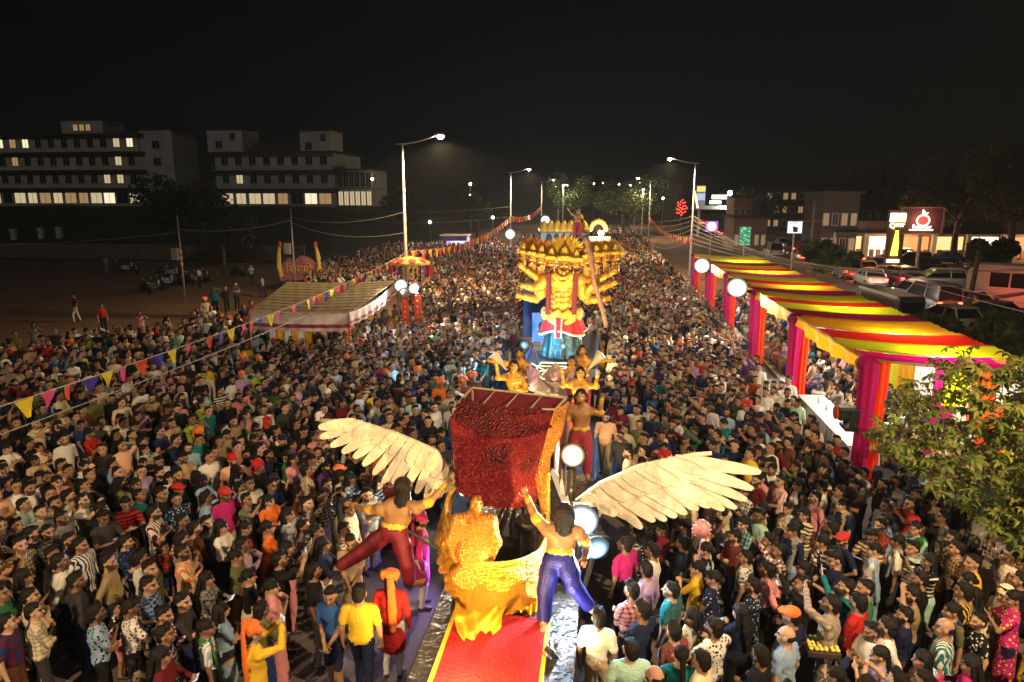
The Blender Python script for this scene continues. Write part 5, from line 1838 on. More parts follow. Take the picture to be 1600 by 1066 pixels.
# skirt cloths
def ringcloth(zt, zb, rt, rb, ph, fold, n=90, m=12, front=0.0):
    return [[((rt + (rb - rt) * i / m) * math.cos(a) * (1 + fold * math.sin(11 * a + ph) * i / m), (rt + (rb - rt) * i / m) * .72 * math.sin(a) * (1 + fold * math.sin(11 * a + ph) * i / m), zt + (zb - zt) * i / m + front * i / m * math.sin(a * 3 + .6)) for a in [2 * math.pi * k / n for k in range(n + 1)]] for i in range(m + 1)]
zt = PR(878, 488)[2]
z1 = PR(878, 517)[2]
MB().sheet(ringcloth(z1 + .35, .02, .58, .80, 0, .10)).build('lower_skirt', M_TEALSEQ, rv, smooth=True)
MB().sheet(ringcloth(zt + .05, z1, .58, .86, 1, .06, front=.10)).build('red_wrap', mat('red_velvet', (.42, .012, .02), .7, bump=.3, bscale=9), rv, smooth=True)
rim_ = [Vector(p) for p in ringcloth(zt + .05, z1, .58, .87, 1, .06, front=.10)[-1]]
MB().tube(rim_, .045, 6).build('white_trim', M_WHITEC, rv, smooth=True)
fr_ = PR(872, 498, -.62)
sx0 = MB().sheet([[(-.10 + fr_[0] + .22 * i / 6, fr_[1] - .03 * math.sin(i) - .06 * j / 8, fr_[2] - .70 * j / 8) for i in range(7)] for j in range(9)]).build('front_sash', mat('red_velvet', (.42, .012, .02), .7), rv, smooth=True)
MB().tube([(fr_[0] - .10, fr_[1] - .02, fr_[2]), (fr_[0] - .10, fr_[1] - .08, fr_[2] - .7), (fr_[0] + .12, fr_[1] - .08, fr_[2] - .7), (fr_[0] + .13, fr_[1] - .02, fr_[2])], .03, 6).build('white_trim', M_WHITEC, rv)
for sx in (858, 899):
    p = PR(sx, 428, -.42)
    q = PR(sx - 2, 492, -.48)
    g = [[tuple(p + (q - p) * j / 8 + np.array([-.09 + .18 * i / 4, -.02 * math.sin(i * 2), 0])) for i in range(5)] for j in range(9)]
    MB().sheet(g).build('sash', mat('maroon_sash', (.12, .01, .02), .7), rv, smooth=True)
# ten heads in a row, each with a crown and a spiky fan
hb_ = Blob()
add_head(hb_, np.zeros(3), rotm(), 'none', 1.9)
for sx in (-1, 1):
    hb_.cap((sx * .02, -.21, -.085), (sx * .11, -.17, -.06), .022, .012, HAIR, .01)
hm = mesh_statue('head', hb_, GM, .014, [(np.zeros(3), rotm(), 1.9)], 3500)
hmesh = hm.data
bpy.data.objects.remove(hm)
crown = MB()
crown.lathe([(.17, .02), (.19, .06), (.17, .12), (.18, .16), (.13, .24), (.14, .28), (.08, .38), (.09, .41), (.03, .52), (.01, .58)], n=14)
for k in range(9):
    a = rad(190 + 160 * k / 8)
    crown.ball((.18 * math.cos(a), .18 * math.sin(a), .12), (.05, .04, .08), 8)
cmesh = crown.mesh('crown', M_GOLD2, True)
fan = MB()
for ring_, n, L in ((0, 27, .62), (1, 25, .50), (2, 21, .36)):
    for k in range(n):
        a = rad(-18 + 216 * k / (n - 1))
        c_, s_ = math.cos(a), math.sin(a)
        w2 = .030
        L2 = L * (1 + .08 * ((k % 2) - .5))
        yb = .10 - .05 * ring_
        fan.add([(c_ * .1 - s_ * w2, yb - .01, s_ * .1 + c_ * w2), (c_ * .1 + s_ * w2, yb + .01, s_ * .1 - c_ * w2), (c_ * L2 * .75 + s_ * .045, yb + .02, s_ * L2 * .75 - c_ * .045), (c_ * L2, yb + .04, s_ * L2), (c_ * L2 * .75 - s_ * .045, yb - .01, s_ * L2 * .75 + c_ * .045), (c_ * L2 * .5, yb - .04, s_ * L2 * .5)], [(0, 1, 5), (1, 2, 5), (2, 3, 5), (3, 4, 5), (4, 0, 5)])
fmesh = [fan.mesh('fan', m_) for m_ in (mat('fan_gold', (.95, .55, .06), .45, .1), mat('fan_orange', (.90, .28, .03), .5, .1))]
heads = [(816, 404, .55, .35, .85), (831, 407, .45, .25, .9), (845, 411, .3, .2, .95), (861, 415, .2, .05, .95), (882, 418, 0, -.12, 1.12), (901, 418, -.2, .05, .95), (918, 412, -.3, .15, .9), (933, 409, -.35, .25, .9), (948, 407, -.4, .3, .88), (963, 406, -.5, .35, .85)]
for k, (u, v, yw, dy, s_) in enumerate(heads):
    p = PR(u, v, dy)
    h_ = place(hmesh, 'head', rv, tuple(p), (-.12, 0, -yw), (s_ * 1.3, s_ * 1.3, s_ * 1.32))
    c_ = place(cmesh, 'crown', h_, (0, -.02, .13), (-.1, 0, 0), (1, 1, .75))
    place(fmesh[1 if k in (0, 1, 2, 5, 6) else 0], 'fan', h_, (0, .10, .24), (-.12, 0, 0), (.74, .8, .80) if k != 4 else (.92, .8, 1.0))
for k in range(12):
    pass
tag(rv, 'tall golden ten-headed, many-armed statue in red and teal skirts on a float', 'statue')
cl = MB()
a, b = gy(914, 368, RY - .75), gy(946, 512, RY - 1.0)
cl.tube([tuple(np.array(a) + (np.array(b) - np.array(a)) * q + np.array([.03 * math.sin(q * 9), 0, 0])) for q in [k / 16 for k in range(17)]], [.07 + .035 * (1 - k / 16) + .012 * math.sin(k * 2.3) for k in range(17)], 10)
tag(cl.build('wooden_staff', mat('staff_wood', (.28, .15, .09), .7, noise=.4, nscale=6), smooth=True), 'long brown wooden staff held by the ten-headed statue', 'staff')
for (u, v, dy, col, lb) in ((820, 539, -1.6, (0.12, .55, 1.0), 'left cyan floodlight at the foot of the ten-headed statue'), (838, 541, -1.6, (0.12, .55, 1.0), 'second cyan floodlight at the foot of the ten-headed statue'), (880, 541, -1.5, (0.25, .5, 1.0), 'small blue floodlight before the teal skirt of the statue')):
    p = gy(u, v, RY + dy)
    floodlight(p, (-7 if u < 835 else (-3.5 if u < 850 else p[0]), 12 if u < 835 or u > 850 else RY + 3, 1.0), col, 2600 if u < 835 else (650 if u < 850 else 300), .32 if u < 850 else .22, lb, 3.2, pole_to=(p[0], p[1] + .1, PZ2 - .35), spot=165)
# warm uplights that make the gold shine
for x_ in (-2.45, .05):
    floodlight((x_, 19.9, 2.0), (RB0.x, RY, 5.0), (1.0, .74, .36), 2100, .26, 'warm uplight aimed at the ten-headed golden statue', 90, pole_to=(x_, 19.95, 0), spot=110)

# ------------------------------------------------------------------ golden attendants around the second float
GA = [M_GOLD, M_HAIRS, M_GOLD, M_GOLD, mat('attendant_cloth', (.35, .03, .05), .7), M_GOLD, mat('statue_eye', (.6, .55, .5), .3), mat('lip', (.3, .08, .06), .5), M_GOLD2, M_GOLD]
GB = list(GA)
GB[SKIN] = GB[TOP] = GB[SHOE] = GB[TRIM] = mat('bronze_skin', (.42, .20, .08), .45, noise=.3)
def attendant(u, v, Y, s, armL, armR, label, mats=GA, yaw=0.0, hair='wild', legs=True):
    """u,v: chest pixel"""
    c0 = np.array(gy(u, v, Y))
    o = lambda x, y, z: c0 + np.array([x, y, z]) * s
    J = dict(head=o(0, -.03, .40), neck=o(0, 0, .22), shl=o(-.2, 0, .12), shr=o(.2, 0, .12), pelvis=o(0, 0, -.32), ell=o(*armL[0]), wrl=o(*armL[1]), elr=o(*armR[0]), wrr=o(*armR[1]))
    zf = PZ2 - .6 if Y > 13 else 1.2
    if legs:
        J.update(knl=o(-.14, -.04, -.75), anl=o(-.15, .02, -1.15), tol=o(-.17, -.14, -1.2), knr=o(.14, -.04, -.75), anr=o(.15, .02, -1.15), tor=o(.17, -.14, -1.2))
    B, hc, R = skeleton(J, s, hair, rotm(yaw))
    # flip chest detail to the front is inherent to the symmetric torso
    st_ = mesh_statue('statue', B, mats, .02, [(hc, R, 1.12 * s)], 9000)
    return tag(st_, label, 'statue', 'golden statues round the second float')
UPA = ((-.36, -.05, .12), (-.40, -.12, .42))
UPB = ((.36, -.05, .12), (.40, -.12, .42))
OUTA = ((-.42, -.05, .16), (-.70, -.15, .22))
OUTB = ((.42, -.05, .16), (.70, -.15, .22))
attendant(812, 577, 17.6, 1.05, OUTA, ((.3, -.1, -.1), (.15, -.3, .1)), 'golden statue blowing a horn left of the pink cloth bundle')
attendant(803, 598, 15.6, 1.0, UPA, ((.3, -.1, -.15), (.1, -.25, -.1)), 'crouching golden statue with one raised fist left of the pink cloth bundle')
attendant(909, 573, 17.6, 1.05, ((-.3, -.1, -.1), (-.15, -.3, .1)), OUTB, 'golden statue blowing a horn right of the pink cloth bundle')
attendant(906, 610, 15.2, 1.0, UPA, UPB, 'golden white-crowned statue with both fists raised right of the pink cloth bundle')
attendant(893, 590, 16.8, 1.0, ((-.28, -.05, -.15), (-.1, -.28, -.1)), ((.28, -.05, -.15), (.1, -.28, -.1)), 'dark haired bronze statue beside the pink cloth bundle', GB)
attendant(907, 652, 13.2, 1.05, ((-.3, -.05, -.15), (-.28, -.25, .05)), UPB, 'bearded bronze statue with a raised arm beside the gold strip of the float', GB)
for (u, v, Y, sx, lb) in ((783, 567, 17.45, -1, 'pale horn held by the left golden statue'), (928, 567, 17.45, 1, 'pale horn held by the right golden statue')):
    c0 = np.array(gy(u, v, Y))
    o = MB().lathe([(.03, -.25), (.06, -.05), (.10, .15), (.17, .30), (.15, .31)], (0, 0, 0), 12, M=Matrix.Rotation(sx * rad(40), 3, 'Y')).build('horn', mat('horn_pale', (.75, .55, .35), .5), None, tuple(c0), smooth=True)
    tag(o, lb, 'horn')
cd = empty('cloth_bundle', gy(855, 600, 16.2))
oo = Vector(gy(855, 600, 16.2))
def bund(quad, Y, name, m_, seed, bulge):
    Q = [Vector(gy(u, v, Y)) - oo for u, v in quad]
    f = lambda u, v: Q[0].lerp(Q[1], u).lerp(Q[3].lerp(Q[2], u), v) + Vector((0, -bulge * math.sin(u * math.pi) * math.sin(v * math.pi), 0))
    MB().sheet(crumple(f, 26, 26, .22, seed, 4)).build(name, m_, cd, smooth=True, solid=.02)
M_PINKC = mat('pale_pink_cloth', (.66, .45, .44), .7, noise=.2)
bund([(826, 572), (842, 580), (846, 612), (820, 612)], 16.0, 'pink_cone', mat('lilac_cloth', (.68, .45, .60), .6), 3, .5)
bund([(868, 566), (882, 584), (872, 600), (845, 590)], 16.1, 'pink_fold', M_PINKC, 5, .4)
bund([(838, 592), (876, 598), (888, 622), (832, 622)], 15.9, 'beige_fold', mat('beige_cloth', (.50, .42, .34), .8), 7, .45)
bund([(890, 585), (900, 578), (880, 620), (868, 620)], 16.0, 'beige_fold', M_PINKC, 9, .2)
MB().box((0, .3, -1.0), (1.6, 1.0, 1.2)).build('base_block', M_INNER, cd)
tag(cd, 'bundle of pale pink and beige cloth between the two floats', 'cloth bundle')
f3 = empty('trailer', (-1.2, 15.8, 0))
MB().box((0, .4, .95), (2.3, 5.0, .22)).build('platform', M_INNER, f3)
for sx in (-1.17, 1.17):
    MB().box((sx, .4, .75), (.05, 5.0, .7)).build('side_board', mat('navy_board', (.02, .08, .34), .5), f3)
for y in (-1.0, 1.8):
    for sx in (-1, 1):
        MB().lathe([(.05, -.1), (.32, -.1), (.37, -.06), (.37, .06), (.32, .1), (.05, .1)], (0, 0, 0), 18, M=Matrix.Rotation(rad(90), 3, 'Y')).build('wheel', MATS['tyre'], f3, (sx, y, .37))
tag(f3, 'low dark trailer carrying the golden attendants between the floats', 'trailer')
for x_, y_ in ((-2.2, 14.6), (-.1, 14.0)):
    floodlight((x_, y_, 1.35), (x_ * .6 - .4, 16.6, 2.9), (1.0, .75, .36), 520, .2, 'warm uplight aimed at the golden attendants', 90, pole_to=(x_, y_ + .1, 1.0), spot=120)

# ------------------------------------------------------------------ third float far behind: dark arches, yellow crown, figure on top
TY = 62.0
p0 = gy(880, 385, TY)
f4 = empty('arch_float', (p0[0], TY, 0))
def L4(u, v, dy=0):
    q = gy(u, v, TY + dy)
    return (q[0] - p0[0], q[1] - TY, q[2])
MB().box((0, 1.5, .9), (4.6, 5, 1.0)).build('platform', M_INNER, f4)
MB().box((0, 1.0, L4(880, 375)[2] - .8), (4.2, .3, 2.8)).build('panel', mat('arch_panel', (.30, .42, .48), .6), f4)
for k in range(5):
    xk = -1.35 + .68 * k
    zc = L4(880, 375)[2]
    MB().lathe([(.0, 0), (.28, 0), (.28, .08), (.0, .08)], (0, 0, 0), 18, M=Matrix.Rotation(rad(90), 3, 'X') @ Matrix.Diagonal((1, 1.9, 1))).build('arch', M_INNER, f4, (xk, .80, zc))
for k in range(7):
    pz = L4(880, 358)[2]
    MB().lathe([(.45, -.3), (.5, 0), (.3, .3), (.34, .4), (.08, .75)], (-1.8 + .6 * k, .9, pz), 10).build('crown', M_GOLD2, f4, smooth=True)
tag(f4, 'far float with five dark arches under a row of yellow crowns', 'parade float')
attendant(903, 340, TY, 1.5, ((-.36, -.05, .2), (-.6, -.12, .5)), ((.3, -.1, -.1), (.15, -.3, .1)), 'golden statue with a raised arm on top of the far arch float', GB)
floodlight((p0[0] - 1, TY - 4, 2.2), (p0[0], TY, 5), (.9, .95, 1.0), 900, .3, 'white floodlight aimed at the far arch float', 60, pole_to=(p0[0] - 1, TY - 3.8, 0), spot=110)
fp = gy(935, 352, 74)
f5 = empty('lit_shrine', (fp[0], 74, 0))
for k in range(9):
    a = rad(20 * k - 80)
    MB().lathe([(.05, 0), (.26, .15), (.28, .4), (.05, .6)], (.85 * math.sin(a), 0, fp[2] - .9 + 1.0 * math.cos(a)), 8).build('petal', M_GOLD2, f5, smooth=True)
MB().box((0, .3, fp[2] / 2 - .6), (2.6, 1.2, fp[2] - 1.2)).build('base', mat('shrine_base', (.6, .35, .25), .6), f5)
MB().ball((.3, -.8, fp[2] - .8), .28).build('bulb', glow('shrine_bulb', (1, .95, .85), 60), f5)
lamp('shrine_lamp', 'POINT', (.3, -1.4, fp[2] - .5), 500, (1, .9, .75), f5, .3)
tag(f5, 'glowing petal shaped shrine float in the far crowd', 'shrine float')
# ------------------------------------------------------------------ the crowd
CLR = {'black': (26, 25, 27), 'charcoal': (58, 56, 58), 'navy': (28, 36, 66), 'dark blue': (34, 52, 104), 'blue': (48, 92, 158), 'light blue': (150, 176, 206), 'teal': (24, 118, 124),
       'mint': (176, 214, 196), 'white': (232, 228, 220), 'cream': (226, 208, 172), 'beige': (190, 164, 128), 'grey': (138, 136, 134), 'brown': (104, 68, 46), 'maroon': (104, 26, 36),
       'red': (184, 40, 38), 'orange': (226, 112, 44), 'yellow': (232, 190, 52), 'lime': (168, 192, 58), 'olive': (100, 104, 62), 'green': (52, 108, 66), 'pink': (226, 150, 156),
       'magenta': (190, 40, 120), 'lilac': (176, 152, 196), 'purple': (92, 54, 120), 'khaki': (158, 138, 100), 'rust': (160, 72, 40), 'peach': (236, 184, 150)}
CW = {'black': 22, 'charcoal': 10, 'navy': 12, 'dark blue': 4, 'blue': 1.6, 'light blue': 6, 'teal': 1.1, 'mint': 2.4, 'white': 21, 'cream': 11, 'beige': 8, 'grey': 7, 'brown': 5, 'maroon': 6, 'red': 2, 'orange': .8,
      'yellow': 1.3, 'lime': .5, 'olive': 4, 'green': 1.1, 'pink': 3.5, 'magenta': .8, 'lilac': 1.6, 'purple': 1.0, 'khaki': 4, 'rust': 2, 'peach': 3}
CN, CP = list(CW), np.array(list(CW.values())) / sum(CW.values())
BOTS = ['black', 'navy', 'charcoal', 'dark blue', 'brown', 'khaki', 'grey']
SKINS = [(0.40, 0.23, 0.145), (0.34, 0.185, 0.115), (0.28, 0.15, 0.088), (0.46, 0.28, 0.185), (0.20, 0.105, 0.062), (0.36, 0.20, 0.125)]
R3 = random.Random(21)
def pickc():
    return CN[int(np.searchsorted(np.cumsum(CP), R3.random() * .9999))]
POSEW = {'man_fold': 'arms folded', 'man_fold_long': 'arms folded in long sleeves', 'man_side': 'arms at his sides', 'man_side_long': 'long sleeves and arms down', 'man_phone': 'filming with both hands', 'man_phone_one': 'filming with one raised hand',
         'man_text': 'looking down at a phone', 'man_clasp': 'hands clasped low', 'man_chin': 'hand at his chin', 'man_back': 'hands behind his back', 'man_point': 'one arm stretched out', 'man_bald': 'balding, arms down', 'man_cap': 'wearing a cap',
         'man_shade': 'shading his eyes', 'man_kurta': 'in a long kurta', 'man_turban': 'wearing a turban with a tail', 'man_turban_phone': 'turbaned, hands at his face', 'man_shorts': 'wearing shorts', 'man_walk': 'in mid stride', 'man_carry': 'arms held as if carrying',
         'woman_fold': 'arms folded, long hair', 'woman_side': 'with a scarf and braid', 'woman_saree': 'in a saree, hands clasped', 'woman_saree_chin': 'in a saree, hand at her chin', 'woman_phone': 'long hair, filming', 'woman_text': 'long hair, looking at a phone',
         'woman_cheek': 'braided, hands together', 'woman_scarf': 'with a covered head', 'child': 'arms down', 'girl': 'hands together', 'man_seated': 'seated, hands in his lap', 'man_seated_lean': 'seated, chin on hand', 'woman_seated': 'seated in a saree', 'woman_seated_cheek': 'seated, cheek on hand'}
WHO = lambda v: 'child' if v == 'child' else ('girl' if v == 'girl' else ('woman' if v.startswith('woman') else 'man'))
GARM = lambda v: {'man_kurta': 'kurta', 'man_turban': 'kurta', 'man_turban_phone': 'kurta', 'woman_fold': 'tunic', 'woman_saree': 'blouse', 'woman_saree_chin': 'blouse', 'woman_cheek': 'dress', 'girl': 'dress', 'woman_seated': 'blouse', 'woman_scarf': 'tunic'}.get(v, 'shirt')
PATW = ['', 'striped ', 'banded ', 'checked ', 'printed ']
def zone(x, y, seated=False):
    if x < -2.2:
        if y < 9.5: return 'near the tow bar of the winged float'
        if y < 11.5 and x > -6.5: return 'beside the maroon-trousered statue'
        if y < 12.5: return 'below the pennants, level with the float'
        if y < 16 and x > -8: return 'behind the maroon-trousered statue'
        if y < 19 and x < -9: return 'below the pennants and slack wire'
        if y < 22: return 'on the tent side, behind the wing'
        if x < -14: return 'near the dirt lot edge'
        return 'in front of the thatched tent'
    if y < 11.2 and x < 2.5: return 'beside the cyan floodlight'
    if y < 13 and x > 5: return 'under the large-leaved tree'
    if y < 12.5: return 'below the raised wing'
    if y < 17 and x > 4: return 'before the satin table end'
    if y < 17: return 'behind the raised wing'
    if x > 4.5: return 'along the canopy posts'
    return 'beside the cloth bundle trailer'
LABS = set()
PEOPLE = []                     # (x, y) of everyone standing
N_IND = [0]
def person(v, x, y, rz, sc, top, bottom, top2='black', pattern=0, beard=0.0, skin=None, hat=None, trim=None, label=None, z=0.0):
    o = place(VAR[v]['mesh'], 'person', None, (x, y, z), (0, 0, rz), (sc * R3.uniform(.94, 1.08), sc * R3.uniform(.96, 1.06), sc * R3.uniform(.97, 1.03)))
    o['skin_color'] = skin or R3.choice(SKINS)
    o['top_color'] = tuple(c * .85 for c in lin(CLR[top]))
    o['top_color_two'] = tuple(c * .85 for c in lin(CLR[top2]))
    o['bottom_color'] = tuple(c * .85 for c in lin(CLR[bottom]))
    o['hat_color'] = lin(CLR[hat or 'orange'])
    o['trim_color'] = lin(CLR[trim or 'green'])
    o['pattern'] = float(pattern)
    o['beard'] = 0.0 if WHO(v) != 'man' else float(beard) * .9
    tag(o, label, 'person', 'people in the crowd')
    LABS.add(label)
    PEOPLE.append((x, y))
    N_IND[0] += 1
    if 'phone' in v or 'text' in v:
        hands = VAR[v]['hands']
        hp = (hands[0] + hands[1]) / 2 if v not in ('man_phone_one',) else hands[0]
        c_, s_ = math.cos(rz), math.sin(rz)
        hx, hy, hz = hp * sc
        hy -= .015
        ph = empty('smartphone', (x + hx * c_ - hy * s_, y + hx * s_ + hy * c_, z + hz + .02), rz)
        tl = rad(10) if 'text' not in v else rad(65)
        ph.rotation_euler.x = tl
        place(PHONE[0], 'phone_case', ph)
        place(PHONE[1], 'screen', ph)
        w_ = label.split(',')[0].split()
        tag(ph, 'smartphone held by the ' + ' '.join(label.replace(',', '').split()[:10]), 'phone', 'phones held up in the crowd')
    return o
PHONE = [MB().box((0, 0, 0), (.152, .009, .074)).mesh('phone_case', M_DARKMETAL), MB().box((0, .0062, 0), (.142, .003, .066)).mesh('screen', glow('screen_glow', (.75, .85, 1.0), 0.8))]
def face_to(x, y, tx, ty, jit=0.35):
    return math.atan2(tx - x, -(ty - y)) + R3.gauss(0, jit)
def target(x, y):
    if y > 30:
        return (-1.2, y - 14)
    if y > 16:
        return (-1.2, 14)
    return (-1.3, 11.5)

